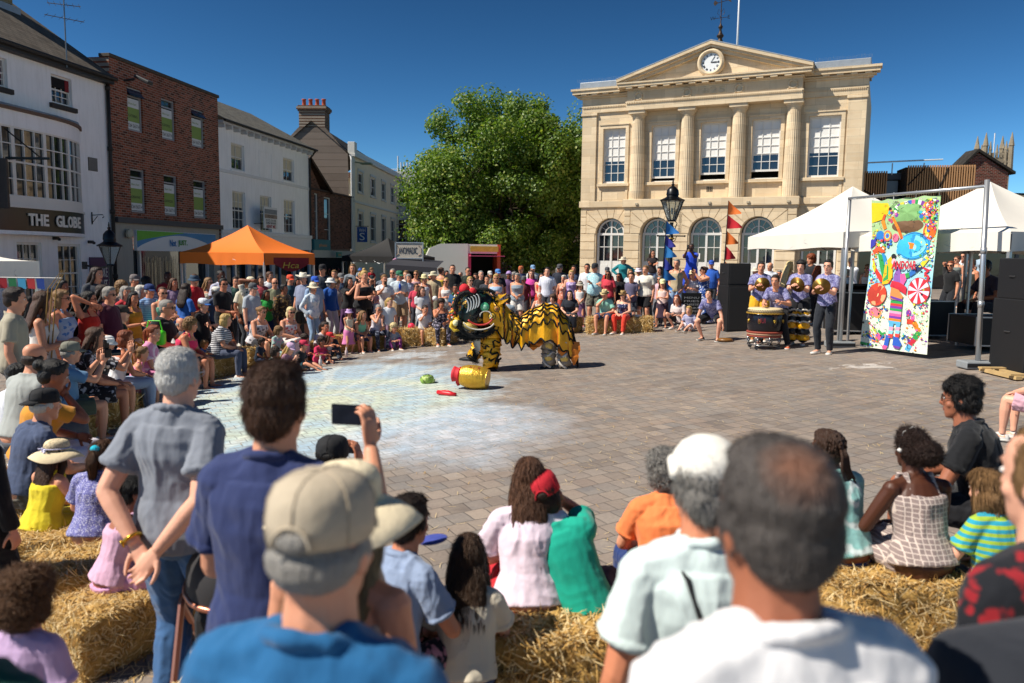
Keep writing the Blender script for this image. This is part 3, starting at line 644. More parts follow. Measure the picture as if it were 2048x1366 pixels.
# ---------------------------------------------------------------- ground
def ground_mat():
    m=newmat('cobbled paving',(.2,.18,.16),.75,0,.3); t=NT(m); o=t.co.outputs['Object']
    u=t.map(o,(1,1,1),(0,0,R(-28)))
    wob=t.mix(.065,u,t.noise(u,2.1,3,.6,'Color'))
    b=t.n('ShaderNodeTexBrick',offset=.5,squash=1.0); t.l(wob,b.inputs['Vector'])
    for k,v in (('Scale',1.0),('Mortar Size',.0055),('Mortar Smooth',.6),('Bias',0.0),('Brick Width',.17),('Row Height',.215)): b.inputs[k].default_value=v
    b.inputs['Color1'].default_value=(0,0,0,1); b.inputs['Color2'].default_value=(1,1,1,1); b.inputs['Mortar'].default_value=(.5,.5,.5,1)
    big=t.noise(o,.35,4,.6); mid=t.noise(o,2.3,5,.65); fine=t.noise(o,38,4,.7)
    col=t.ramp(b.outputs['Color'],[(0,(.105,.088,.080)),(.25,(.20,.155,.13)),(.45,(.135,.132,.135)),(.65,(.235,.180,.145)),(.82,(.155,.15,.15)),(1,(.28,.225,.185))])
    col=t.mix(t.ramp(mid,[(.35,0.0),(.7,.55)]),col,(.27,.225,.185))
    col=t.mix(t.ramp(big,[(.4,0.0),(.65,.5)]),col,(.135,.12,.11)); col=t.mix(t.ramp(t.noise(t.map(u,(.25,2.2,1)),1.6,5,.7),[(.45,0.0),(.7,.5)]),col,(.26,.225,.19))
    # chalk drawing worn into the paving
    sx=t.n('ShaderNodeSeparateXYZ'); t.l(o,sx.inputs[0]); X=sx.outputs[0]; Yv=sx.outputs[1]
    def ell(cx,cy,rx,ry):
        a=t.math('DIVIDE',t.math('SUBTRACT',X,cx),rx); c=t.math('DIVIDE',t.math('SUBTRACT',Yv,cy),ry)
        return t.math('SQRT',t.math('ADD',t.math('MULTIPLY',a,a),t.math('MULTIPLY',c,c)))
    wn=t.noise(o,1.1,4,.6); wn2=t.noise(o,3.2,4,.65); st=t.noise(t.map(u,(2.2,9,1)),2.4,3,.7)
    e1=t.math('ADD',ell(-3.3,11.9,3.4,5.0),t.math('MULTIPLY',t.math('SUBTRACT',wn,.5),.9))
    e2=t.math('ADD',ell(-.70,9.5,1.6,2.0),t.math('MULTIPLY',t.math('SUBTRACT',wn,.5),1.0))
    e3=t.math('ADD',ell(-2.2,17.2,1.3,1.0),t.math('MULTIPLY',t.math('SUBTRACT',wn2,.5),3.2))
    e4=t.math('ADD',ell(6.1,13.0,.8,.5),t.math('MULTIPLY',t.math('SUBTRACT',wn2,.5),4.5))
    r=ell(-3.0,11.6,1,1); an=t.math('ARCTAN2',t.math('SUBTRACT',Yv,11.6),t.math('SUBTRACT',X,-3.0))
    ringw=t.math('SINE',t.math('ADD',t.math('MULTIPLY',r,7.5),t.math('MULTIPLY',wn2,4.0)))
    rays=t.math('SINE',t.math('ADD',t.math('MULTIPLY',an,22.0),t.math('MULTIPLY',wn,3.0)))
    c1=t.ramp(t.math('DIVIDE',r,5.0),[(0,(.55,.62,.46)),(.20,(.50,.60,.50)),(.30,(.36,.52,.60)),(.42,(.50,.60,.52)),(.55,(.32,.48,.62)),(.85,(.36,.50,.62))])
    c1=t.mix(t.ramp(ringw,[(.3,0.0),(.75,.5)]),c1,(.38,.54,.66)); c1=t.mix(t.ramp(rays,[(.55,0.0),(.9,.4)]),c1,(.72,.74,.66))
    a1=t.ramp(e1,[(.72,.9),(1.06,0.0)]); a2=t.ramp(e2,[(.5,.82),(1.0,0.0)]); a3=t.ramp(e3,[(.35,.5),(.6,0.0)]); a4=t.ramp(e4,[(.2,.55),(.35,0.0)])
    patch=t.ramp(st,[(.30,.45),(.6,1.0)]); patch2=t.ramp(t.noise(o,7,5,.7),[(.3,.7),(.6,1.0)])
    joint=t.ramp(b.outputs['Fac'],[(0,1.0),(1,.35)])
    wear=t.math('MULTIPLY',t.math('MULTIPLY',patch,patch2),joint)
    col=t.mix(t.math('MULTIPLY',a1,wear),col,c1)
    c2=t.mix(t.ramp(wn2,[(.45,0.0),(.6,1.0)]),(.34,.42,.52),(.50,.53,.60))
    jl=t.math('MAXIMUM',t.math('MULTIPLY',t.ramp(b.outputs['Fac'],[(.4,0.0),(1,.8)]),a2),t.math('MULTIPLY',t.math('MULTIPLY',a1,.50),t.ramp(wn2,[(.35,.3),(.6,1.0)])))
    col=t.mix(t.math('MULTIPLY',a2,wear),col,c2)
    mort=t.mix(jl,(.085,.072,.062),(.46,.54,.58))
    col=t.mix(t.math('MULTIPLY',a3,patch2),col,(.50,.58,.66)); col=t.mix(t.math('MULTIPLY',a4,patch2),col,(.62,.60,.58))
    col=t.mix(t.math('MULTIPLY',b.outputs['Fac'],.8),col,mort)
    col=t.mix(t.ramp(fine,[(.3,.3),(.7,0.0)]),col,(.07,.06,.055)); col=t.mix(1.0,col,(1.36,1.34,1.30),'MULTIPLY')
    t.base(col)
    h=t.math('ADD',t.math('MULTIPLY',b.outputs['Fac'],-1.0),t.math('ADD',t.math('MULTIPLY',fine,.35),t.math('MULTIPLY',mid,.8)))
    t.bump(h,.6,.02)
    return m
def build_ground():
    xs=[-160,-60,-30,-14]+[-12+2*i for i in range(14)]+[16,30,60,160]; ys=[-20,-5,0,5,10,20,30,40,50,60,90,200]
    mb=MB(); vs=[(x,y,G(x,y)) for y in ys for x in xs]; n=len(xs)
    mb.add(vs,[(j*n+i,j*n+i+1,(j+1)*n+i+1,(j+1)*n+i) for j in range(len(ys)-1) for i in range(n-1)])
    struct(mb.build('ground',ground_mat()))
build_ground()
# ---------------------------------------------------------------- building materials
def wallmat(name,hexc,kind='plaster',**k):
    key=('wall',name)
    if key in MATS: return MATS[key]
    c=H(hexc); m=newmat(name,c,.85,0,.2); t=NT(m); o=t.co.outputs['Object']
    if kind=='plaster':
        # courses of painted brick under the paint, streaks of dirt
        u=t.map(o,(1,1,1),(PI/2,0,0)); b=t.n('ShaderNodeTexBrick'); t.l(u,b.inputs['Vector'])
        for q,v in (('Scale',1.0),('Mortar Size',.006),('Brick Width',.225),('Row Height',.075)): b.inputs[q].default_value=v
        st=t.noise(t.map(o,(3,3,.35)),2.2,5,.7); n=t.noise(o,1.2,4)
        col=t.mix(t.ramp(st,[(.45,0.0),(.8,.45)]),c,tuple(x*.62 for x in c)); col=t.mix(t.ramp(n,[(.4,0.0),(.7,.25)]),col,tuple(x*.8 for x in c))
        t.base(col); t.bump(t.math('ADD',t.math('MULTIPLY',b.outputs['Fac'],-.5),t.noise(o,30,3)),.25,.01)
    if kind=='brick':
        u=t.map(o,(1,1,1),(PI/2,0,0)); b=t.n('ShaderNodeTexBrick'); t.l(u,b.inputs['Vector'])
        for q,v in (('Scale',1.0),('Mortar Size',.010),('Mortar Smooth',.2),('Brick Width',.24),('Row Height',.085)): b.inputs[q].default_value=v
        b.inputs['Color1'].default_value=(0,0,0,1); b.inputs['Color2'].default_value=(1,1,1,1)
        col=t.ramp(b.outputs['Color'],[(0,tuple(x*.28 for x in c)),(.3,tuple(x*.75 for x in c)),(.6,c),(1,tuple(min(1,x*1.35) for x in c))])
        col=t.mix(b.outputs['Fac'],col,k.get('mort',(.30,.25,.20))); st=t.noise(o,.8,4)
        col=t.mix(t.ramp(st,[(.45,0.0),(.75,.4)]),col,tuple(x*.45 for x in c))
        t.base(col); t.bump(t.math('MULTIPLY',b.outputs['Fac'],-1),.6,.01)
    if kind=='ashlar':
        u=t.map(o,(1,1,1),(PI/2,0,0)); b=t.n('ShaderNodeTexBrick'); t.l(u,b.inputs['Vector'])
        for q,v in (('Scale',1.0),('Mortar Size',.006),('Mortar Smooth',.4),('Brick Width',k.get('bw',.95)),('Row Height',k.get('rh',.36))): b.inputs[q].default_value=v
        b.inputs['Color1'].default_value=(0,0,0,1); b.inputs['Color2'].default_value=(1,1,1,1)
        col=t.ramp(b.outputs['Color'],[(0,tuple(x*.86 for x in c)),(.5,c),(1,tuple(min(1,x*1.10) for x in c))])
        st=t.noise(t.map(o,(1,1,.3)),1.6,5,.7); n=t.noise(t.map(o,(.6,.6,3)),2.5,5,.7)
        col=t.mix(t.ramp(n,[(.42,0.0),(.72,.45)]),col,(c[0]*.86,c[1]*.72,c[2]*.55)); col=t.mix(t.ramp(st,[(.5,0.0),(.8,.5)]),col,(c[0]*.6,c[1]*.58,c[2]*.55))
        col=t.mix(t.math('MULTIPLY',b.outputs['Fac'],.55),col,tuple(x*.5 for x in c))
        t.base(col); t.bump(t.math('ADD',t.math('MULTIPLY',b.outputs['Fac'],-.7),t.noise(o,22,4,.7)),.35,.01)
    if kind=='tiles':
        u=t.map(o,(1,1,1),k.get('rot',(0,0,0))); b=t.n('ShaderNodeTexBrick'); t.l(u,b.inputs['Vector'])
        for q,v in (('Scale',1.0),('Mortar Size',.012),('Mortar Smooth',.5),('Brick Width',k.get('bw',.28)),('Row Height',k.get('rh',.2))): b.inputs[q].default_value=v
        b.inputs['Color1'].default_value=(0,0,0,1); b.inputs['Color2'].default_value=(1,1,1,1)
        col=t.ramp(b.outputs['Color'],[(0,tuple(x*.7 for x in c)),(1,tuple(min(1,x*1.25) for x in c))]); n=t.noise(o,1.5,5,.7)
        col=t.mix(t.ramp(n,[(.4,0.0),(.75,.6)]),col,k.get('moss',tuple(x*1.5 for x in c))); col=t.mix(t.math('MULTIPLY',b.outputs['Fac'],.8),col,tuple(x*.3 for x in c))
        t.base(col); t.bump(t.math('ADD',t.math('MULTIPLY',b.outputs['Fac'],-1),b.outputs['Color']),.6,.015)
    if kind=='slats':
        sx=t.n('ShaderNodeSeparateXYZ'); t.l(o,sx.inputs[0]); n=t.noise(t.map(o,(14,14,.3)),1,4)
        t.base(t.mix(n,tuple(x*.6 for x in c),tuple(x*1.3 for x in c)))
    MATS[key]=m; return m
glass=newmat('window glass',(.012,.016,.022),.04,0,.9)
def add_glass_wave():
    t=NT(glass); t.bump(t.noise(t.co.outputs['Object'],1.6,2),.04,.05)
add_glass_wave()
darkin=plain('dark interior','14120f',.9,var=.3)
whitep=plain('white paint','d9d7d2',.45,var=.05,scale=3)
greyp=plain('blue grey paint','93a3b5',.5,var=.08)
blackp=plain('black iron','0e0f11',.35,.3,var=.2)
leadm=plain('lead sheet','8f979f',.5,.2,var=.25,scale=5)
gutter=plain('dark gutter','23211f',.6)
stone_sill=plain('stone sill','8d877c',.8,scale=9,var=.25)
def frame(P,T,z=0,rz=None):
    a=math.atan2(T[1],T[0]); return V((P[0],P[1],z)),a
def facade(mb,x0,x1,z0,z1,holes,y=0,depth=.22,mi=0,rev=None,back=None):
    """wall sheet with rectangular openings, reveals running inward by depth"""
    xs=sorted({x0,x1}|{c for h in holes for c in h[:2] if x0<c<x1}); zs=sorted({z0,z1}|{c for h in holes for c in h[2:4] if z0<c<z1})
    for i in range(len(xs)-1):
        for j in range(len(zs)-1):
            cx=(xs[i]+xs[i+1])/2; cz=(zs[j]+zs[j+1])/2
            if any(h[0]<cx<h[1] and h[2]<cz<h[3] for h in holes): continue
            mb.add([(xs[i],y,zs[j]),(xs[i+1],y,zs[j]),(xs[i+1],y,zs[j+1]),(xs[i],y,zs[j+1])],[(0,1,2,3)],mi)
    ri=mi if rev is None else rev
    for h in holes:
        a,b,c,d=h[:4]; q=[(a,c),(b,c),(b,d),(a,d)]
        for k in range(4):
            (p,r),(s,u)=q[k],q[(k+1)%4]; mb.add([(p,y,r),(s,y,u),(s,y+depth,u),(p,y+depth,r)],[(0,1,2,3)],ri)
def arch_pts(cx,zs,r,n=14): return [(cx+r*cos(PI*i/n),zs+r*sin(PI*i/n)) for i in range(n+1)]
def arch_fill(mb,cx,zs,r,ztop,y,depth,mi=0):
    pts=arch_pts(cx,zs,r)
    for i in range(len(pts)-1):
        (a,b),(c,d)=pts[i],pts[i+1]
        mb.add([(a,y,b),(c,y,d),(c,y,ztop),(a,y,ztop)],[(0,1,2,3)],mi); mb.add([(a,y,b),(c,y,d),(c,y+depth,d),(a,y+depth,b)],[(0,1,2,3)],mi)
def window(par,x0,x1,z0,z1,cols,rows,y=.12,fm=None,bar=.022,fr=.06,blind=None,sill=None,split=True,gl=None,bm=None,openb=0,label=None,name='window',solid=False):
    fm=fm or whitep; mb=MB(); t=.05
    mb.box((x0,y-t,z0),(x0+fr,y+.02,z1)); mb.box((x1-fr,y-t,z0),(x1,y+.02,z1)); mb.box((x0+fr,y-t,z1-fr),(x1-fr,y+.02,z1)); mb.box((x0+fr,y-t,z0),(x1-fr,y+.02,z0+fr*1.3))
    X0,X1,Z0,Z1=x0+fr,x1-fr,z0+fr*1.3,z1-fr
    if split: zm=(Z0+Z1)/2; mb.box((X0,y-t*.7,zm-.025),(X1,y+.015,zm+.025))
    for i in range(1,cols): x=X0+(X1-X0)*i/cols; mb.box((x-bar/2,y-.025,Z0),(x+bar/2,y+.012,Z1))
    for j in range(1,rows):
        if split and j*2==rows: continue
        z=Z0+(Z1-Z0)*j/rows; mb.box((X0,y-.022,z-bar/2),(X1,y+.010,z+bar/2))
    o=mb.build(name,fm,par)
    g=MB(); g.add([(X0,y+.018,Z0+openb),(X1,y+.018,Z0+openb),(X1,y+.018,Z1),(X0,y+.018,Z1)],[(0,1,2,3)]); g.build('pane',gl or glass,o)
    if blind: 
        b=MB(); b.box((X0,y+.013,blind),(X1,y+.0165,Z1)); b.build('blind',bm or plain('blind','e4e2dc',.8,var=.05),o)
    if sill: s=MB(); s.bbox((x0-.1,-.07,z0-.09),(x1+.1,y,z0),.012); s.build('sill',sill,o)
    if label: o['label']=label
    return o
# ---------------------------------------------------------------- guildhall
def guildhall():
    P=(3.43,40.0); T=(.904,-.427); W=13.02
    root=empty('guildhall',(P[0],P[1],0),math.atan2(T[1],T[0]),'honey coloured stone guildhall with pediment clock and four fluted columns','building')
    st=wallmat('honey stone','dcc8a8','ashlar'); g0=-.3
    A=[1.59,4.02,6.40,8.77,11.38]; ar=.77; zs=3.35; pj=.42
    up=[(1.10,2.26,5.85,8.52),(3.57,4.76,5.85,8.52),(5.93,7.14,5.85,8.52),(8.28,9.52,5.85,8.52),(10.72,12.04,5.85,8.52)]
    mb=MB(); B=[A[0],A[4]]; C=A[1:4]; X0,X1=2.42,10.44
    # upper wall + wings of the ground floor + projecting centre
    facade(mb,0,W,4.7,10.0,up,0,.30)
    wh=[(a-ar,a+ar,g0,zs+ar) for a in B]; facade(mb,0,X0,g0,4.7,wh[:1],0,.35); facade(mb,X1,W,g0,4.7,wh[1:],0,.35)
    facade(mb,X0,X1,g0,4.62,[(a-ar,a+ar,g0,zs+ar) for a in C],-pj,.6)
    for a in B: arch_fill(mb,a,zs,ar,zs+ar,0,.35)
    for a in C: arch_fill(mb,a,zs,ar,zs+ar,-pj,.6)
    for x in (X0,X1): mb.add([(x,-pj,g0),(x,0,g0),(x,0,4.62),(x,-pj,4.62)],[(0,1,2,3)])
    mb.add([(0,0,g0),(0,9,g0),(0,9,10.3),(0,0,10.3)],[(0,1,2,3)]); mb.add([(W,0,g0),(W,9,g0),(W,9,10.3),(W,0,10.3)],[(0,1,2,3)])
    mb.add([(0,9,g0),(W,9,g0),(W,9,10.3),(0,9,10.3)],[(0,1,2,3)])
    mb.build('wall',st,root)
    # rusticated courses
    rs=MB(); rs2=MB()
    def courses(x0,x1,y,arcs):
        z=.05
        while z<4.45:
            z1=min(z+.415,4.55); ed=[(x0,x1)]
            zm=(z+z1)/2
            for a in arcs:
                w_=ar+.05 if z1<zs+.2 else (ar+.52)
                ed=[q for (p,r) in ed for q in ((p,min(r,a-w_)),(max(p,a+w_),r)) if q[1]-q[0]>.05] if (z<zs+ar+.45) else ed
            for p,r in ed: rs.bbox((p+.004,y-.035,z),(r-.004,y+.01,z1-.035),.012)
            z+=.415
        for a in arcs:
            n=9
            for k in range(n):
                a0=PI*k/n+.012; a1=PI*(k+1)/n-.012; r0=ar+.02
                def out(q):
                    c,s=cos(q),sin(q); rr=min((ar+.50)/max(abs(c),1e-3),(ar+.42)/max(s,1e-3)); return (a+c*rr,zs+s*rr)
                q=[(a+r0*cos(a0),zs+r0*sin(a0)),out(a0),out(a1),(a+r0*cos(a1),zs+r0*sin(a1))]
                rs2.prism(q,y-.05,y+.01)
    courses(0,X0,0,[A[0]]); courses(X0,X1,-pj,C); courses(X1,W,0,[A[4]])
    rs.build('rusticated_courses',st,root); rs2.build('arch_stones',st,root)
    # string course / balcony ledge
    mb=MB(); mb.bbox((-.08,-.10,4.66),(X0-.002,.02,4.97),.015); mb.bbox((X1+.002,-.10,4.66),(W+.08,.02,4.97),.015); mb.bbox((X0-.08,-pj-.14,4.62),(X1+.08,-.002,5.0),.02)
    mb.bbox((X0-.03,-pj-.05,4.5),(X1+.03,-.003,4.615),.012)
    mb.build('string_course',st,root)
    # columns
    for cx in (2.93,5.33,7.70,10.07):
        c=MB(); pr=[(.36,0)]; H0=4.14
        for i in range(9): t=i/8; pr.append((.36-.075*t**1.3,t*H0*.93))
        c.lathe(pr,48,(cx,-.16,5.0),flute=.065)
        c.lathe([(.285,0),(.30,.02),(.295,.05),(.30,.08),(.37,.17),(.385,.20),(.36,.21)],32,(cx,-.16,5.0+H0*.93)); c.bbox((cx-.41,-.56,5.0+H0*.93+.21),(cx+.41,.0,9.22),.01)
        c.build('column',st,root,angle=50)
    for x0,x1 in ((0,.74),(12.28,W)):   # corner pilasters
        c=MB(); c.box((x0,-.09,4.97),(x1,.0,9.18)); c.bbox((x0-.05,-.15,9.18),(x1+.05,.0,9.30),.012); c.build('pilaster',st,root)
    # entablature
    e=MB()
    e.box((-.02,-.10,9.32),(X0,.0,9.62)); e.box((X1,-.10,9.32),(W+.02,.0,9.62)); e.box((-.02,-.07,9.62),(X0,.0,10.02)); e.box((X1,-.07,9.62),(W+.02,.0,10.02))
    e.box((-.04,-.13,9.60),(X0,-.0,9.65)); e.box((X1,-.13,9.60),(W+.04,-.0,9.65))
    e.box((X0,-.62,9.225),(X1,.0,9.60)); e.box((X0+.03,-.58,9.60),(X1-.03,.0,10.16)); e.box((X0-.03,-.66,9.58),(X1+.03,.0,9.64))
    x=X0+.02
    while x<X1-.03: e.box((x,-.675,9.515),(x+.045,-.62,9.58)); x+=.085
    x=.02
    while x<X0-.1: e.box((x,-.145,9.54),(x+.045,-.10,9.60)); x+=.085
    x=X1+.1
    while x<W-.03: e.box((x,-.145,9.54),(x+.045,-.10,9.60)); x+=.085
    e.build('entablature',st,root)
    c=MB()
    for x0,x1,y0,zz in ((-.40,2.45,-.5,0),(10.41,W+.42,-.5,0)):
        for k,(pj2,za,zb) in enumerate(((.18,10.02,10.10),(.30,10.10,10.16),(.44,10.20,10.36),(.50,10.36,10.46))):
            c.box((x0+.5-pj2-.1 if x0<0 else x0,-pj2,za),(x1 if x0<0 else x1-.5+pj2+.1,.1,zb))
    x=0
    while x<W:
        if x<1.9 or x>10.8: c.box((x,-.40,10.13),(x+.28,-.06,10.21))
        x+=.56
    # pediment
    ax=6.43; az=11.98; l0,r0=2.02,10.84; zb=10.30
    for pj2,za,zc,ex in ((.70,10.16,10.22,.0),(.95,10.27,10.40,.30),(1.0,10.40,10.47,.36)):
        c.box((l0+.36-ex,-pj2,za),(r0-.36+ex,.0,zc))
    x=X0+.05
    while x<X1-.3: c.box((x,-.92,10.19),(x+.30,-.6,10.275)); x+=.60
    for s in (-1,1):
        xe=l0 if s<0 else r0
        for (o0,o1,pj2) in ((0,.13,1.02),(.13,.24,.93),(.24,.40,.78)):
            L=abs(ax-xe); sl=(az-.10-10.60)/L
            c.prism([(xe,10.60-o0+.02),(ax,az-o0),(ax,az-o1),(xe,10.60-o1+.02)],-pj2,.0)
    c.build('cornice',st,root)
    tm=MB(); tm.prism([(l0+.8,10.46),(r0-.8,10.46),(ax,az-.2)],-.60,.3); tm.build('pediment',st,root)
    sp=MB(); rg=random.Random(2)
    for i in range(110):
        x=l0+1.0+i*(r0-l0-2.0)/110; sp.tube([(x,-.85,10.47),(x+rg.uniform(-.02,.02),-.85,10.47+rg.uniform(.10,.16))],.003,3)
    for x0,x1 in((-.2,2.0),(10.9,13.2)):
        for i in range(40):
            x=x0+(x1-x0)*i/40; sp.tube([(x,-.3,10.80),(x+rg.uniform(-.02,.02),-.3,10.80+rg.uniform(.10,.17))],.003,3); sp.tube([(x,-.52,10.46),(x,-.52,10.46+rg.uniform(.06,.1))],.003,3)
    sp.build('bird_spikes',plain('wire','9a9a9a',.4,.6),root)
    # clock
    k=MB(); k.X=Matrix.Translation((6.43,-.78,11.06))@Matrix.Rotation(PI/2,4,'X')
    k.lathe([(.42,0),(.60,0),(.62,.05),(.60,.12),(.52,.17),(.46,.15),(.42,.08)],40,cap=False); k.lathe([(.60,0),(.60,-.25)],40,cap=False)
    ck=k.build('clock_surround',st,root,angle=40)
    f=MB(); f.X=k.X; f.lathe([(.44,.0),(.44,.05)],40); ck2=f.build('clock_face',plain('clock white','e6e8e8',.4,var=.02),root)
    h=MB(); h.X=k.X; z=.058
    for i in range(12):
        a=PI/2-i*PI/6
        nb=[2,1,2,3,3,2,2,3,4,3,2,2][i]
        for j in range(nb):
            da=(j-(nb-1)/2)*.10; c0,s0=cos(a+da),sin(a+da); pr=V((-s0,c0,0))*.010; p0=V((c0*.30,s0*.30,z)); p1=V((c0*.385,s0*.385,z))
            h.add([p0-pr,p0+pr,p1+pr,p1-pr],[(0,1,2,3)])
    def hnd(ang,L,w_,zz):
        a=PI/2-ang; c0,s0=cos(a),sin(a); pr=V((-s0,c0,0))
        h.add([V((0,0,zz))-pr*w_*.5,V((c0*L*.7,s0*L*.7,zz))-pr*w_,V((c0*L,s0*L,zz)),V((c0*L*.7,s0*L*.7,zz))+pr*w_,V((0,0,zz))+pr*w_*.5],[(0,1,2,3,4)])
    hnd(R(36),.36,.016,.064); hnd(R(90),.33,.028,.068); h.build('clock_hands',blackp,ck2)
    # date numerals and wreaths on the frieze
    text('1825',.30,(6.43,-.59,9.88),st,root,1.3,.03,name='carved_date')
    for x in (3.0,5.33,7.70,10.0):
        m=MB(); m.tube([(x+.17*cos(q),-.60,9.87+.17*sin(q)) for q in [2*PI*i/18 for i in range(19)]],[.045+.012*(i%2) for i in range(19)],6); m.tube([(x-.13,-.6,9.72),(x-.22,-.6,9.66)],.03,5); m.tube([(x+.13,-.6,9.72),(x+.22,-.6,9.66)],.03,5)
        m.build('carved_wreath',st,root,True)
    # lead parapet blocks, roof
    r=MB(); r.bbox((-.10,-.30,10.46),(2.02,3,10.79),.03); r.bbox((10.84,-.30,10.46),(13.10,3,10.79),.03)
    r.prism([(l0-.03,10.62),(ax,az+.01),(r0+.03,10.62),(r0+.03,10.66),(ax,az+.06),(l0-.03,10.66)],-1.03,8.9)
    r.box((.1,3,10.3),(W-.1,8.9,10.6)); r.build('lead_roof',leadm,root)
    # finial, weather vane, flagpole, dome camera
    v=MB(); v.lathe([(.16,0),(.12,.12),(.08,.2),(.17,.33),(.08,.46),(.05,.6),(.11,.72),(.05,.82),(.025,.9),(.02,2.05)],12,(6.72,-.4,11.97))
    for s in ((1,0),(-1,0),(0,1),(0,-1)): v.tube([(6.72,-.4,13.1),(6.72+s[0]*.32,-.4+s[1]*.32,13.1)],.012,5)
    for s in(-1,1): v.tube([(6.72,-.4,13.35),(6.72+s*.12,-.4,13.5),(6.72+s*.16,-.4,13.3),(6.72+s*.08,-.4,13.22)],.010,5)
    v.tube([(6.42,-.4,13.75),(7.05,-.4,13.85)],.014,5); v.prism([(6.42,13.65),(6.58,13.78),(6.42,13.90),(6.36,13.78)],-.41,-.39); v.prism([(7.0,13.84),(7.18,13.98),(7.12,13.84),(7.18,13.72)],-.41,-.39)
    va=v.build('weather_vane',plain('bronze','3c3028',.5,.6),root,angle=40)
    text('W',.16,(6.36,-.42,13.1),blackp,va); text('E',.16,(7.08,-.42,13.1),blackp,va)
    fp=MB(); fp.lathe([(.055,0),(.045,2),(.03,5)],10,(7.22,1.2,11.2)); fp.build('flagpole',plain('white pole','d8dadc',.3),root,True)
    # windows
    lb=['first window from the left with its blind half down','second window, open a little at the bottom','centre window, open at the bottom with people inside','fourth window, open at the bottom with people leaning','rightmost window with its blind half down']
    for i,(a,b,c0,d) in enumerate(up):
        ob=[0,.18,.28,.34,0][i]
        fr=MB(); t=.16; 
        fr.box((a-t,-.06,c0-.02),(a,.0,d+t)); fr.box((b,-.06,c0-.02),(b+t,.0,d+t)); fr.box((a,-.06,d),(b,.0,d+t)); fr.box((a-t-.03,-.10,d+t),(b+t+.03,.0,d+t+.05)); fr.bbox((a-t-.08,-.16,c0-.16),(b+t+.08,.0,c0-.02),.01)
        fr.box((a-t,-.04,5.0),(a-t+.12,.0,c0-.16)); fr.box((b+t-.12,-.04,5.0),(b+t,.0,c0-.16))
        fr.build('window_surround',st,root)
        wd=window(root,a,b,c0+ob,d,3,6,.16,blind=6.93,fr=.07,split=False,bar=.03)
        if ob: m=MB(); m.box((a,.10,c0),(b,.2,c0+.05)); m.build('window_sill',whitep,wd)
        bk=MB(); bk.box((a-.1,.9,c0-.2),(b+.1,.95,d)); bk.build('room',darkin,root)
    # doors under arches
    for i,a in enumerate(A):
        y=.22 if i in(0,4) else -.02; m=MB(); z0=.1; w_=ar-.03; zt=3.28
        for x0,x1 in((a-w_,a-w_+.10),(a-.05,a+.05),(a+w_-.10,a+w_)): m.box((x0,y-.05,z0),(x1,y+.04,zt))
        m.box((a-w_,y-.06,zt),(a+w_,y+.05,zt+.11)); m.box((a-w_,y-.02,z0),(a+w_,y+.03,2.0)); m.box((a-w_+.1,y-.045,2.68),(a+w_-.1,y+.02,2.715))
        for s in(-1,1): m.box((a+s*w_*.5-.012,y-.04,2.0),(a+s*w_*.5+.012,y+.02,zt)); m.box((a+s*.40-.22,y-.035,.35),(a+s*.40+.22,y-.02,1.8))
        for r1,r2 in((ar-.10,ar-.02),(.36,.395)):
            p1=arch_pts(a,zt+.1,r1-.06,16); p2=arch_pts(a,zt+.1,r2-.06,16)
            for j in range(16): m.prism([p1[j],p1[j+1],p2[j+1],p2[j]],y-.05,y+.04)
        for q in (30,60,120,150): m.tube([(a+.34*cos(R(q)),y-.01,zt+.1+.34*sin(R(q))),(a+.62*cos(R(q)),y-.01,zt+.1+.62*sin(R(q)))],.014,4)
        m.box((a-.035,y-.045,zt+.1),(a+.035,y+.03,zt+.1+.66))
        d=m.build('arched_door',whitep,root)
        g=MB(); g.box((a-w_,y+.035,z0),(a+w_,y+.04,zt)); g.prism(arch_pts(a,zt+.1,ar-.04,16),y+.045,y+.05); g.build('pane',glass,d)
        if i in(2,): n=MB(); n.box((a-.45,y-.03,2.15),(a-.28,y+.03,2.42)); n.build('paper_notice',plain('paper','e8e6e0',.8),d)
    for i in range(5):
        b=MB(); b.bbox((3.0+i*1.75,-pj-.20,4.72),(3.14+i*1.75,-pj-.14,4.82),.01); b.build('floodlight',plain('stone grey','b0a48c',.7),root)
    vt=MB()
    for i in range(4): vt.box((6.30+i*.075,-.012,5.32),(6.345+i*.075,-.002,5.56))
    vt.build('vent_grille',darkin,root)
guildhall()
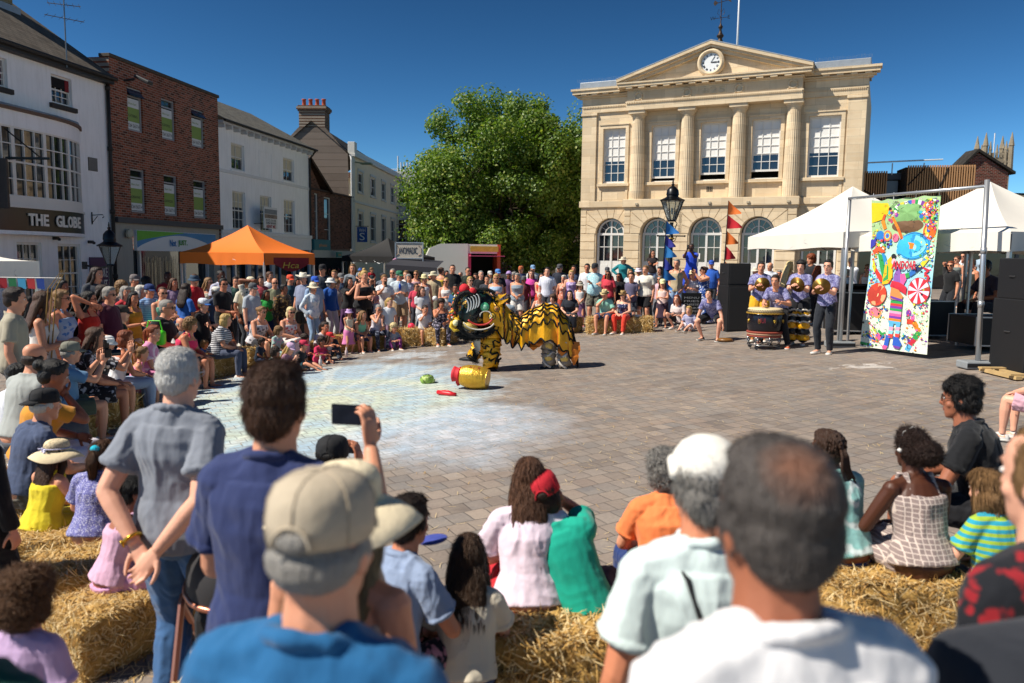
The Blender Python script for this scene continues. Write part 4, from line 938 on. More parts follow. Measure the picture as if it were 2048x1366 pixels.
# ---------------------------------------------------------------- left row
QO=V((-18.13,0,0)); UA=math.atan2(1,.162)
def row(name,s,label): 
    d=V((cos(UA),sin(UA),0)); p=QO+d*s; return empty(name,(p.x,p.y,0),UA,label,'building')
def row_pub():
    s0=19.0; W=27.22-s0; r=row('public_house',s0,'white painted pub with curved bow window over a black fascia at the far left')
    pm=wallmat('white painted brick','f0f0f2'); x=lambda s:s-s0
    wins=[(x(22.1),x(23.0),6.68,7.5),(x(24.68),x(25.56),6.62,7.5)]; gw=[(x(23.0),x(23.95),.5,2.36),(x(24.62),x(25.62),.45,2.34)]
    mb=MB(); facade(mb,0,W,-1.2,8.0,wins+gw,0,.20); mb.add([(W,0,-1.2),(W,7,-1.2),(W,7,8),(W,0,8)],[(0,1,2,3)]); mb.add([(0,0,-1.2),(0,7,-1.2),(0,7,8),(0,0,8)],[(0,1,2,3)])
    mb.box((0,.3,5.9),(W,.35,7.6)) if 0 else None
    mb.build('wall',pm,r)
    ro=MB(); ro.prism([(0,0),(1,0)],0,0) if 0 else None
    rf=wallmat('old clay tiles','5a5148','tiles',rot=(R(-38),0,0),moss=(.18,.16,.13))
    ro.add([(-.2,-.35,7.92),(W+.0,-.35,7.92),(W+.0,3.6,10.6),(-.2,3.6,10.6),(-.2,7.2,8.0),(W,7.2,8.0)],[(0,1,2,3),(3,2,5,4)]); ro.add([(W,0,7.9),(W,3.6,10.5),(W,7,7.9)],[(0,1,2)]); rr=ro.build('roof',rf,r)
    g=MB(); g.tube([(-.2,-.38,7.86),(W,-.38,7.86)],.07,8); g.box((-.2,-.3,7.7),(W,.0,7.86)); g.build('gutter',gutter,r)
    ch=MB(); cx=x(25.75); ch.box((cx-.5,2.6,9.6),(cx+.55,3.4,11.6)); ch.box((cx-.56,2.54,11.6),(cx+.61,3.46,11.8)); ch.box((cx-.6,2.4,9.5),(cx+.65,3.5,10.0),1)
    ch.build('chimney',[wallmat('yellow stock brick','8c7a52','brick'),leadm],rr)
    ob=plain('plum curtain','5a2f48',.8,var=.3)
    for i,(a,b,c,d) in enumerate(wins): 
        w_=window(r,a,b,c,d,2 if i==0 else 3,4 if i==0 else 4,.14,whitep,blind=c+.2 if i==0 else None,bm=ob,label=None if i==0 else 'open sash window with dark red curtain')
        m=MB(); m.bbox((a-.12,-.10,c-.15),(b+.12,.14,c-.005),.02); m.build('sill',plain('dark sill','35302c',.8),w_)
        if i: 
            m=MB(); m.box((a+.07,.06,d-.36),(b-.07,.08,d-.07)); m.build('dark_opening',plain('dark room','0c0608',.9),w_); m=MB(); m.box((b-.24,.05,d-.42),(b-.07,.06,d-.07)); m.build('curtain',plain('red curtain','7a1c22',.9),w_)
    for i,(a,b,c,d) in enumerate(gw): window(r,a,b,c,d,3,4,.12,whitep,fr=.08)
    # bow
    cx=x(22.85); hw=2.95; pr=.72; n=40
    def bp(t,o=0): q=-1+2*t; return (cx+(hw+o)*q,-(pr+o)*max(0,1-abs(q)**3.2)-.0)
    def shell(z0,z1,o,mat,name,par=r,t0=0,t1=1,m=n,oz=0):
        b=MB(); pts=[bp(t0+(t1-t0)*i/m,o) for i in range(m+1)]; b.rings([[(px_,py_,z0) for px_,py_ in pts]+[(pts[-1][0],.0,z0),(pts[0][0],.0,z0)],[(px_,py_,z1) for px_,py_ in pts]+[(pts[-1][0],0,z1),(pts[0][0],0,z1)]]); return b.build(name,mat,par)
    shell(3.32,3.62,.02,whitep,'bow_base'); shell(5.52,5.95,.02,pm,'bow_head'); shell(5.95,6.03,.12,plain('clay edge','6a5648',.9),'bow_cornice')
    lead=MB(); pts=[bp(i/n,.10) for i in range(n+1)]; lead.rings([[(a,b,6.03) for a,b in pts],[(cx+(a-cx)*.96,b*.3,6.22) for a,b in pts]],0,False,False); lead.build('bow_roof',leadm,r)
    gl=MB(); pts=[bp(i/n,-.06) for i in range(n+1)]; gl.rings([[(a,b,3.6) for a,b in pts],[(a,b,5.54) for a,b in pts]],0,False,False); bow=MB()
    def vbar(t,w_,z0=3.6,z1=5.54,dp=.06):
        a=bp(t); b2=bp(min(1,t+.01)); b0=bp(max(0,t-.01)); an=math.atan2(b2[1]-b0[1],b2[0]-b0[0]); X=Matrix.Translation((a[0],a[1],0))@Matrix.Rotation(an,4,'Z'); bow.box((-w_/2,-.0,z0),(w_/2,dp,z1),0,X)
    for t in (.02,.21,.40,.60,.79,.98): vbar(t,.12,dp=.08)
    for a0,a1,nn in((.02,.21,3),(.21,.40,3),(.40,.60,3),(.60,.79,3),(.79,.98,3)):
        for k in range(1,nn): vbar(a0+(a1-a0)*k/nn,.03)
    for z in (3.62,4.09,4.56,5.04,5.5):
        pts=[bp(i/n) for i in range(n+1)]; w_=.03 if z not in(3.62,4.56,5.5) else .055
        bow.rings([[(a,b,z-w_/2) for a,b in pts],[(a,b,z+w_/2) for a,b in pts]],0,False,False); bow.rings([[(a,b+.04,z-w_/2) for a,b in pts],[(a,b,z-w_/2) for a,b in pts]],0,False,False)
    bo=bow.build('bow_window',whitep,r); gl.build('pane',glass,bo)
    sg=shell(2.66,3.32,.05,plain('black fascia','0d0c0b',.35,var=.3,scale=4),'fascia_board'); shell(3.30,3.36,.10,whitep,'fascia_moulding'); shell(2.56,2.66,.06,pm,'fascia_underside')
    wl=plain('cream lettering','e3e0d8',.5,var=.02)
    word='THE GLOBE'; tt=.475
    for i,chh in enumerate(word):
        if chh==' ': tt+=.045; continue
        t=tt; a=bp(t,.06); b2=bp(t+.01,.06); b0=bp(t-.01,.06); an=math.atan2(b2[1]-b0[1],b2[0]-b0[0])
        o=textm(chh,.34,.25 if chh!='E' else .20,.03,bold=.03).build('letter',wl,sg); o.location=(a[0],a[1]-.012,2.99); o.rotation_euler=(0,0,an); tt+=.0445
    # poster, vent, pipe, small fittings
    mm=MB(); mm.box((x(25.98),-.05,-.1),(x(26.86),-.01,1.92)); ps=mm.build('karaoke_poster',plain('purple poster','4a2350',.6,var=.35,scale=2),r)
    text('KARAOKE',.34,(x(26.42),-.055,1.42),wl,ps,.76,.004); text('NIGHT',.38,(x(26.42),-.055,.98),wl,ps,.72,.004)
    vt=MB(); vt.box((x(26.15),-.02,4.75),(x(26.58),-.0,5.18)); [vt.box((x(26.17)+.05*i,-.035,4.77),(x(26.19)+.05*i,-.02,5.16),1) for i in range(8)]; vt.build('vent_grille',[plain('vent grey','565350',.7),plain('vent bar','8d8a86',.6)],r)
    pp=MB(); xp=x(27.15); pp.tube([(xp,-.09,7.75),(xp,-.09,5.6),(xp,-.09,-.9)],.06,8); [pp.lathe([(.08,0),(.085,.1),(.08,.14)],8,(xp,-.09,z)) for z in(7.5,5.5,3.4,1.2)]; pp.tube([(xp,-.38,7.85),(xp,-.2,7.9),(xp,-.09,7.6)],.05,8); pp.build('drainpipe',gutter,r,True)
    br=MB(); xb=x(26.2); br.tube([(xb,-.02,3.4),(xb,-.02,3.0)],.02,5); br.tube([(xb,-.02,3.3),(xb+.05,-.38,3.32),(xb+.05,-.42,3.25),(xb+.05,-.36,3.22)],.014,5); br.tube([(xb,-.02,3.05),(xb+.04,-.2,3.28)],.012,5); br.build('iron_bracket',blackp,r)
    ar_=MB(); c0=V((x(22.0),-.0,4.62)); ar_.tube([c0+V((0,-.7,0)),c0+V((.35,-1.75,.02))],.035,6); ar_.tube([c0+V((.0,-.7,.8)),c0+V((.3,-1.5,.05))],.018,5); ar_.build('sign_bracket',blackp,r)
    sb=MB(); sb.bbox((x(21.1)-.0,-1.5,3.2),(x(21.1)+.08,-.85,4.5),.01); sb.build('hanging_sign',plain('dark sign','231a1a',.5,var=.6,scale=5),r)
    cl=MB()
    for xx,zz in((25.0-.6,2.45),(25.95,2.37)): cl.bbox((x(xx),-.18,zz),(x(xx)+.10,.0,zz+.10),.02); cl.ell((x(xx)+.05,-.2,zz+.02),(.05,.06,.05),8)
    cl.build('security_camera',plain('camera dark','2a2a2c',.4),r)
    # tv aerial on the ridge
    ae=empty('tv_aerial',(0,0,0),0,'thin television aerial on a mast above the white pub roof','aerial'); p=at(131,74,24.6); 
    a=MB(); a.tube([p-V((0,0,.9)),p+V((0,0,1.75))],.02,6)
    for z,L,ang in((.95,.75,.4),(.55,.9,.75)):
        d=V((cos(ang),sin(ang),0)); e=V((-d.y,d.x,.0)); a.tube([p+V((0,0,z))-d*L*.6,p+V((0,0,z))+d*L*.6],.012,4)
        for q in(-.5,-.3,-.1,.1,.3,.5): a.tube([p+V((0,0,z))+d*L*q*1.1-e*.26,p+V((0,0,z))+d*L*q*1.1+e*.26],.006,4)
    a.build('mast',plain('aerial metal','8a8c8e',.35,.8),ae)
row_pub()
def brick_block():
    s0=27.24; W=6.84; r=row('brick_office',s0,'three storey red brick block with office notices in six windows above a charity shop'); x=lambda s:s-s0
    bm_=wallmat('red brick','864a36','brick',mort=(.32,.27,.22)); ws=[(28.14,28.98),(30.1,30.98),(32.08,33.0)]
    holes=[(x(a),x(b),6.36,7.86) for a,b in ws]+[(x(a),x(b),3.52,5.05) for a,b in ws]
    mb=MB(); facade(mb,0,W,3.28,8.62,holes,-.10,.20); mb.add([(W,-.10,-1),(W,8,-1),(W,8,8.62),(W,-.10,8.62)],[(0,1,2,3)]); mb.add([(0,-.10,-1),(0,8,-1),(0,8,8.62),(0,-.10,8.62)],[(0,1,2,3)]); mb.add([(0,-.1,8.6),(W,-.1,8.6),(W,8,8.6),(0,8,8.6)],[(0,1,2,3)]); mb.build('wall',bm_,r)
    c=MB(); c.bbox((-.04,-.17,8.62),(W+.04,.25,8.74),.015); c.build('coping',plain('weathered coping','4b443c',.9,var=.4),r)
    gr=plain('grey window frame','9a9ca0',.5); wp=plain('notice white','cfd3d4',.7,var=.04); gp=plain('notice green','809a4e',.7,var=.08); tx=plain('notice ink','23282c',.7,var=0)
    wordz=['CATERING','SCIENTIFIC','','CREATIVE','OFFICES','']
    for i,(a,b,c0,d) in enumerate(holes):
        op=i in(0,2)
        w_=window(r,a,b,c0,d,1,1,.02,gr,fr=.05,split=False,sill=plain('pale sill','a8a49c',.8))
        n=MB(); X0,X1=a+.06,b-.06; hh=d-c0; zt=d-.36
        n.box((X0,.008,zt-.02-.32*hh*.6),(X1,.014,zt)); n.box((X0,.008,c0+.08),(X1,.014,c0+.34)); explode(n,'notice_white',wp,w_)
        g=MB(); g.box((X0,.008,c0+.34),(X1,.014,zt-.02-.32*hh*.6)); g.build('notice_green',gp,w_)
        text('01264 363714',.13,((X0+X1)/2,.006,c0+.21),tx,w_,(X1-X0)*.95,.002)
        text('Jarvis & Hart' if 0 else 'bhurs hart',.08,((X0+X1)/2,.006,zt-.17),gp,w_,.45,.002)
        if wordz[i]: text(wordz[i],.09,((X0+X1)/2,.006,c0+.55),tx,w_,.5,.002)
        f=MB(); f.box((a+.05,-.02,d-.32),(b-.05,.02,d-.27)); f.build('transom',gr,w_)
        if op: f=MB(); f.X=Matrix.Translation((0,0,d-.03))@Matrix.Rotation(R(-38),4,'X'); f.box((a+.03,-.015,-.33),(b-.03,.015,0)); f.build('top_light',plain('sky glass','33475c',.1),w_)
    # concrete ground floor
    cm=wallmat('grey concrete panel','a8a49a'); m=MB(); facade(m,0,W,-1.2,3.28,[(x(28.25),x(33.6),-1.2,2.88)],-.02,.5); m.build('shop_surround',cm,r)
    m=MB(); m.box((0,-.22,3.12),(W,-.10,3.30)); m.build('lead_flashing',plain('dark lead','3c4048',.6),r)
    m=MB(); m.box((x(28.27),-.16,2.16),(x(33.55),-.04,2.90)); sg=m.build('shop_sign',plain('sign white','d4d8dc',.5,var=.02),r)
    m=MB()
    n=24; top=[]; 
    xa,xb=x(28.27)+.02,x(33.55)-.02
    def arc(t): return 2.26+.50*math.sin(PI*min(1,t*1.0))**.8
    pts=[(xa+(xb-xa)*i/n,arc(i/n)) for i in range(n+1)]; m.prism([(xb,2.88),(xa,2.88)]+pts,-.168,-.161); sw=m.build('sign_swoosh',plain('sign blue','2f7fb4',.5,var=.35,scale=2.2),sg)
    m=MB(); pts=[(xa+(xb-xa)*.55*i/n,2.50+.36*(i/n)**.8) for i in range(n+1)]; m.prism([(pts[-1][0],2.885),(xa,2.885)]+pts,-.174,-.169); m.build('sign_green_wave',plain('sign green','57a82c',.5,var=.3),sg)
    text('Not',.26,(x(30.45),-.176,2.47),plain('sign blue text','1d6fb0',.5),sg,.42,.004,bold=.03); text('JUST.',.26,(x(31.1),-.176,2.47),plain('sign green text','2c8c34',.5),sg,.62,.004,bold=.03)
    m=MB(); m.box((x(28.25),.35,-1.2),(x(33.6),.4,2.2)); m.build('shop_window',glass,r)
    m=MB(); rg=random.Random(5)
    for i in range(70): xx=x(29.0)+rg.random()*2.8; zz=2.0-rg.random()*.3; m.tube([(xx,.3,zz),(xx+rg.uniform(-.03,.03),.3,zz-rg.uniform(.5,1.6))],.006,3)
    m.build('tinsel_strings',plain('tinsel','b9b2a0',.3,.6),r)
    m=MB()
    for s in(28.3,28.95,31.8,33.5): m.box((x(s),.22,-1.2),(x(s)+.1,.33,2.16))
    explode(m,'door_frame',whitep,r)
    m=MB(); m.X=Matrix.Translation((x(27.9),-.12,2.75))@Matrix.Rotation(PI/2,4,'X'); m.lathe([(.17,0),(.17,.08),(.10,.12)],8); m.build('alarm_box',plain('alarm cream','b6b29c',.6),r)
    fl=MB(); fl.tube([(x(28.0),-.1,8.0),(x(28.0),-.5,8.05)],.04,6); fl.X=Matrix.Translation((x(28.05),-.75,8.05))@Matrix.Rotation(R(25),4,'X'); fl.bbox((-.12,-.35,-.06),(.16,.25,.06),.03); o=fl.build('floodlight',plain('floodlight body','26282a',.5),r)
brick_block()
def white_block():
    s0=34.1; W=9.35; r=row('white_shop_building',s0,'white rendered two storey building with sash windows and a letting board, behind the orange gazebo'); x=lambda s:s-s0
    pm=wallmat('white render','f2f3f5'); ws=[(35.28,36.45),(37.84,39.0),(40.36,41.62)]
    up=[(x(ws[0][0]),x(ws[0][1]),5.82,6.97),(x(ws[2][0]),x(ws[2][1]),5.82,6.97)]; lo=[(x(a),x(b),3.18,4.88) for a,b in ws]
    mb=MB(); facade(mb,0,W,2.9,7.75,up+lo,0,.22); facade(mb,x(37.9),x(39.1),5.8,6.96,[],.0)if 0 else None
    mb.add([(W,0,-1),(W,8,-1),(W,8,7.7),(W,0,7.7)],[(0,1,2,3)]); mb.build('wall',pm,r)
    m=MB(); a,b=x(37.86),x(39.06)
    for q in((a-.05,a),(b,b+.05)): m.box((q[0],-.02,5.78),(q[1],-.0,7.0))
    m.box((a,-.02,6.95),(b,-.0,7.0)); m.build('blind_window',pm,r)
    m=MB(); m.bbox((0,-.05,5.60),(W,-.0,5.74),.012); m.bbox((0,-.16,2.96),(W,-.0,3.14),.02); m.build('string_course',plain('band paint','d6d8dc',.7),r)
    e=MB(); e.box((0,-.32,7.62),(W+.1,.0,7.74)); 
    for i in range(15): e.box((.15+i*.64,-.28,7.46),(.28+i*.64,-.0,7.62))
    e.build('eaves',plain('eaves paint','c0c2c4',.7),r)
    g=MB(); g.tube([(0,-.40,7.74),(W+.25,-.40,7.74)],.06,8); g.tube([(W+.05,-.4,7.7),(W+.0,-.1,7.3),(W-.02,-.08,7.0),(W-.02,-.08,-.8)],.05,8); g.build('gutter',gutter,r)
    rf=wallmat('grey slates','62605a','tiles',rot=(R(-30),0,0),bw=.3,rh=.2,moss=(.16,.15,.12)); ro=MB(); ro.add([(-.05,-.42,7.76),(W+.2,-.42,7.76),(W+.2,3.4,9.75),(-.05,3.4,9.75),(-.05,7.4,7.7),(W+.2,7.4,7.7)],[(0,1,2,3),(3,2,5,4)]); ro.add([(W+.2,-.4,7.7),(W+.2,3.4,9.7),(W+.2,7.4,7.7)],[(0,1,2)]); ro.build('roof',rf,r)
    cur=plain('net curtain','c6bda6',.9,var=.25,scale=3)
    for q in up: window(r,*q,2,2,.14,whitep,blind=q[2]+.5,bm=cur,sill=pm)
    for q in lo: window(r,*q,3,4,.14,whitep,blind=q[2]+1.0,bm=cur,sill=pm)
    m=MB(); m.box((x(37.0),-.62,3.30),(x(38.35),-.57,4.30)); bd=m.build('letting_board',plain('board white','d6d8d8',.6,var=.02),r)
    m=MB(); m.box((x(37.05),-.628,3.98),(x(38.3),-.622,4.20),0); m.box((x(37.05),-.628,3.78),(x(38.3),-.6225,3.96),1); m.build('board_bands',[plain('board grey','7a8088',.6),plain('board brown','8c7c70',.6)],bd)
    tk=plain('board ink','2c3038',.6,var=0); text('TO LET',.13,(x(37.67),-.63,3.87),tk,bd,.7,.003); text('01722 331100',.10,(x(37.67),-.628,3.68),tk,bd,1.0,.003); text('01962 843000',.10,(x(37.67),-.628,3.56),tk,bd,1.0,.003); text('RENT ME',.15,(x(37.67),-.628,3.40),plain('board red','9c2430',.6),bd,.9,.003,bold=.02)
    m=MB(); [m.box((x(q),-.58,3.5),(x(q)+.03,0,3.53)) for q in(37.2,38.1)]; m.build('board_bracket',blackp,bd)
    m=MB(); m.box((0,-.12,2.35),(W,-.0,2.96)); m.build('shop_fascia',plain('blank fascia','d2d4d8',.5,var=.08),r)
    m=MB(); 
    for q in(0,2.2,4.6,7.0,W-.35): m.box((q,-.1,-1),(q+.35,-.0,2.35))
    explode(m,'shop_pilaster',greyp,r); m=MB(); m.box((0,.1,-1),(W,.15,2.35)); m.build('shop_window',glass,r)
    m=MB(); [m.box((q,.02,-1),(q+.06,.1,2.35)) for q in(1.2,3.4,5.8,8.0)]; m.box((0,.02,1.7),(W,.09,1.76)); explode(m,'shop_mullion',greyp,r)
white_block()
def brown_block():
    s0=43.47; W=6.4; r=row('brown_brick_shop',s0,'low brown brick shop with tall strip windows between the white and cream buildings'); x=lambda s:s-s0
    bm_=wallmat('brown brick','74493a','brick',mort=(.17,.13,.11)); hs=[(x(44.15),x(44.62),2.6,5.5),(x(45.48),x(46.45),2.6,5.4)]
    mb=MB(); facade(mb,0,W,2.5,5.72,hs,0,.2); mb.add([(0,0,5.72),(1.6,0,5.72),(0,0,7.1)],[(0,1,2)]); mb.build('wall',bm_,r)
    ro=MB(); ro.add([(-.1,-.25,7.3),(3.0,-.25,5.62),(3.0,3.2,5.62),(-.1,3.2,7.3)],[(0,1,2,3)]); ro.add([(0,0,5.72),(W,0,5.72),(W,6,5.72),(0,6,5.72)],[(0,1,2,3)]); ro.add([(-.1,-.25,7.3),(3.0,-.25,5.62),(3.0,-.25,5.45),(-.1,-.25,7.1)],[(0,1,2,3)])
    ro.build('roof',wallmat('brown tiles','4c382c','tiles',bw=.2,rh=.18),r)
    for q in hs: 
        w_=window(r,*q,1,3,.1,whitep,split=False,fr=.05)
    m=MB(); m.bbox((0,-.12,5.66),(W,-.0,5.76),.01); m.build('coping',plain('coping brown','3f2c24',.8),r)
    m=MB(); m.box((x(43.5),-.25,2.36),(x(45.75),-.02,2.95)); sg=m.build('teal_sign',plain('teal sign','14646c',.5),r); text('phonic',.22,(x(44.7),-.255,2.62),plain('orange letters','d2802c',.5),sg,1.1,.004)
    m=MB(); m.box((x(43.5),-.2,1.95),(x(49.6),-.02,2.36)); fa=m.build('shop_fascia',plain('grey fascia','a9aaa6',.6),r); m=MB(); m.box((x(45.9),-.6,1.98),(x(46.6),-.52,2.28)); f2=m.build('small_sign',plain('small teal sign','2a7c70',.5),r); text('salsa',.12,(x(46.25),-.605,2.13),plain('orange letters','d2802c',.5),f2,.4,.003)
    m=MB(); m.box((0,.1,-1),(W,.15,1.95)); m.build('shop_window',glass,r); rdm=plain('faded red letters','6c2422',.7); text('SALSA',.62,(x(47.3),.05,1.0),rdm,r,2.4,.003,name='window_lettering'); text('SALSA',.5,(x(44.8),.05,1.0),rdm,r,1.9,.003,name='window_lettering')
brown_block()
def cream_block():
    P=at(703,400,49.1); P2=V((-9.3,63.5,0)); d=(P2-P); d.z=0; L=d.length; a=math.atan2(d.y,d.x)
    r=empty('cream_building',(P.x,P.y,0),a,'cream rendered building with white trim and slate hung gable carrying four chimney pots','building')
    pm=wallmat('cream render','f2e2c4'); up=[];lo=[]
    k=L/9.6
    for s0,s1 in((1.05,1.85),(3.25,4.15),(5.5,6.3),(7.6,8.4)):
        a0,a1=s0*k*1.0,s1*k; up.append((a0,a1,6.2,7.4)); lo.append((a0,a1,3.1 if s0>2 else 3.9,4.85))
    mb=MB(); facade(mb,0,L,-1,8.3,up+lo,0,.18); mb.add([(L,0,-1),(L,8,-1),(L,8,8.3),(L,0,8.3)],[(0,1,2,3)]); mb.build('wall',pm,r)
    m=MB(); m.bbox((0,-.22,8.25),(L+.1,.05,8.42),.02); m.bbox((0,-.14,8.42),(L,.2,8.68),.02); m.bbox((0,-.10,5.42),(L+.05,.0,5.56),.02); m.bbox((0,-.10,-1),(.5,-.0,8.2),.02); m.bbox((-.08,-.28,8.2),(.6,.1,8.4),.02); m.bbox((-.04,-.24,8.4),(.52,.2,9.1),.02)
    for a0,a1,c,dd in up+lo: m.box((a0-.12,-.04,c-.06),(a0,-.0,dd+.08)); m.box((a1,-.04,c-.06),(a1+.12,-.0,dd+.08)); m.bbox((a0-.15,-.08,dd+.08),(a1+.15,-.0,dd+.24),.02); m.bbox((a0-.15,-.10,c-.14),(a1+.15,-.0,c-.06),.01)
    m.build('white_trim',plain('trim white','d2d0c8',.6),r)
    for q in up+lo: window(r,*q,1,2,.08,whitep,fr=.05,bar=.02)
    sl=wallmat('slate hanging','766a60','tiles',rot=(PI/2,0,PI/2),bw=.42,rh=.26,moss=(.22,.18,.15))
    g=MB(); D=4.9; g.add([(-.05,.0,-1),(-.05,D,-1),(-.05,D,8.3),(-.05,3.3,9.95),(-.05,1.6,9.95),(-.05,.2,8.35)],[(0,1,2,3,4,5)]); g.build('slate_hung_gable',sl,r)
    ro=MB(); ro.add([(-.15,.0,8.3),(L,.0,8.3),(L,2.5,10.0),(-.15,2.45,10.35),(L,5.0,8.2),(-.15,D+.2,8.1)],[(0,1,2,3),(3,2,4,5)]); rr=ro.build('roof',wallmat('dark slates','36332f','tiles',rot=(0,0,0)),r)
    c=MB(); c.box((.0,1.63,9.6),(1.0,3.27,10.95)); c.box((-.06,1.57,10.95),(1.06,3.33,11.05)); c.box((-.12,1.51,11.05),(1.12,3.39,11.22)); c.box((-.05,1.58,11.22),(1.05,3.32,11.3)); ch=c.build('chimney',wallmat('chimney brick','5a3c2c','brick'),rr)
    for i in range(4): p=MB(); p.lathe([(.14,0),(.13,.1),(.11,.38),(.14,.40),(.14,.46),(.10,.46)],12,(.5,1.83+i*.42,11.3)); p.build('chimney_pot',plain('terracotta','a8472c',.8),ch,True)
    m=MB(); m.tube([(-.05,-.0,8.2),(-.12,-.05,8.0),(-.12,-.05,-.8)],.06,8); m.build('white_pipe',whitep,r)
    fl=MB(); fl.tube([(.7,-.02,7.95),(.8,-.4,7.9)],.04,6); fl.bbox((.6,-1.1,7.82),(1.1,-.4,7.92),.02); fl.build('street_lantern',plain('pale green lamp','7c8a6c',.6),r)
    m=MB(); m.box((.9,-.75,2.95),(.96,-.1,3.9)); sg=m.build('blue_sign',plain('bookshop blue','1c4fa0',.5),r)
    for s,h,z,w_ in(('WH',.22,3.7,.42),('S',.46,3.3,.34)):
        o=textm(s,h,w_,.004).build('lettering',plain('sign white text','e6e6e2',.5),sg); o.location=(.893,-.43,z); o.rotation_euler=(0,0,-PI/2)
    m=MB(); m.tube([(.93,0,3.95),(.93,-.85,3.95)],.02,5); m.build('sign_bracket',blackp,r)
cream_block()
# ---------------------------------------------------------------- street end and right side
def far_blocks():
    a=at(690,500,64); b=at(1170,500,64); r=empty('shopping_arcade',(a.x,a.y,0),0,'dark shopfronts under the big tree at the end of the street with white lettering','building'); L=b.x-a.x
    mb=MB(); facade(mb,0,L,-1,8.8,[(x_,x_+1.6,5.2,6.8) for x_ in(5.2,8,11,14,17)],0,.2); mb.add([(0,0,8.8),(L,0,8.8),(L,8,8.8),(0,8,8.8)],[(0,1,2,3)]); mb.build('wall',wallmat('dull red brick','6c4234','brick'),r)
    m=MB(); m.box((3.6,-.5,7.2),(7.2,-.05,8.9)); m.box((3.6,-.6,5.0),(6.5,-.1,6.4)); m.build('white_cladding',plain('white cladding','c9ccd0',.6,var=.1),r)
    m=MB(); [m.tube([(4.4+.25*i,-.3,8.9),(4.4+.25*i,-.3,9.6+.5*(i==0))],.06,6) for i in range(5)]; m.tube([(1.5,-.3,9.05),(5.5,-.3,9.05)],.03,5); m.build('roof_antennas',plain('antenna white','c9ced2',.5),r)
    m=MB(); m.box((0,-1.4,3.0),(L,-.05,3.3)); m.build('canopy',plain('canopy dark','191a1c',.6),r); m=MB(); m.box((0,-.05,-1),(L,0,3.0)); m.build('shop_window',glass,r)
    m=MB(); 
    for i in range(12): m.tube([(4.3+i*.42,-1.5,3.5),(4.5+i*.42,-1.5,4.25),(4.72+i*.42,-1.5,3.5)],.03,4)
    m.tube([(4.3,-1.5,3.5),(9.3,-1.5,3.5)],.03,4); m.tube([(4.3,-1.5,4.25),(9.3,-1.5,4.25)],.03,4)
    for i in range(4): m.tube([(4.2,-1.5,4.6+i*.7),(6.2,-1.5,4.6+i*.7)],.03,4)
    for q in(4.3,5.2,6.1): m.tube([(q,-1.5,-.5),(q,-1.5,7)],.03,5)
    m.build('steel_truss',plain('galvanised','a8adb0',.4,.5),r)
    text('CHANTRY',.62,(7.85,-1.6,3.45),plain('white sign text','dfe4e2',.5),r,4.6,.06,name='lettering')
    m=MB(); m.box((4.2,-1.8,2.6),(5.4,-1.7,3.2)); s=m.build('red_sign',plain('post red','a01c30',.5),r); text('POST OFFICE',.14,(4.8,-1.81,2.95),plain('white sign text','dfe4e2',.5),s,.8,.01)
far_blocks()
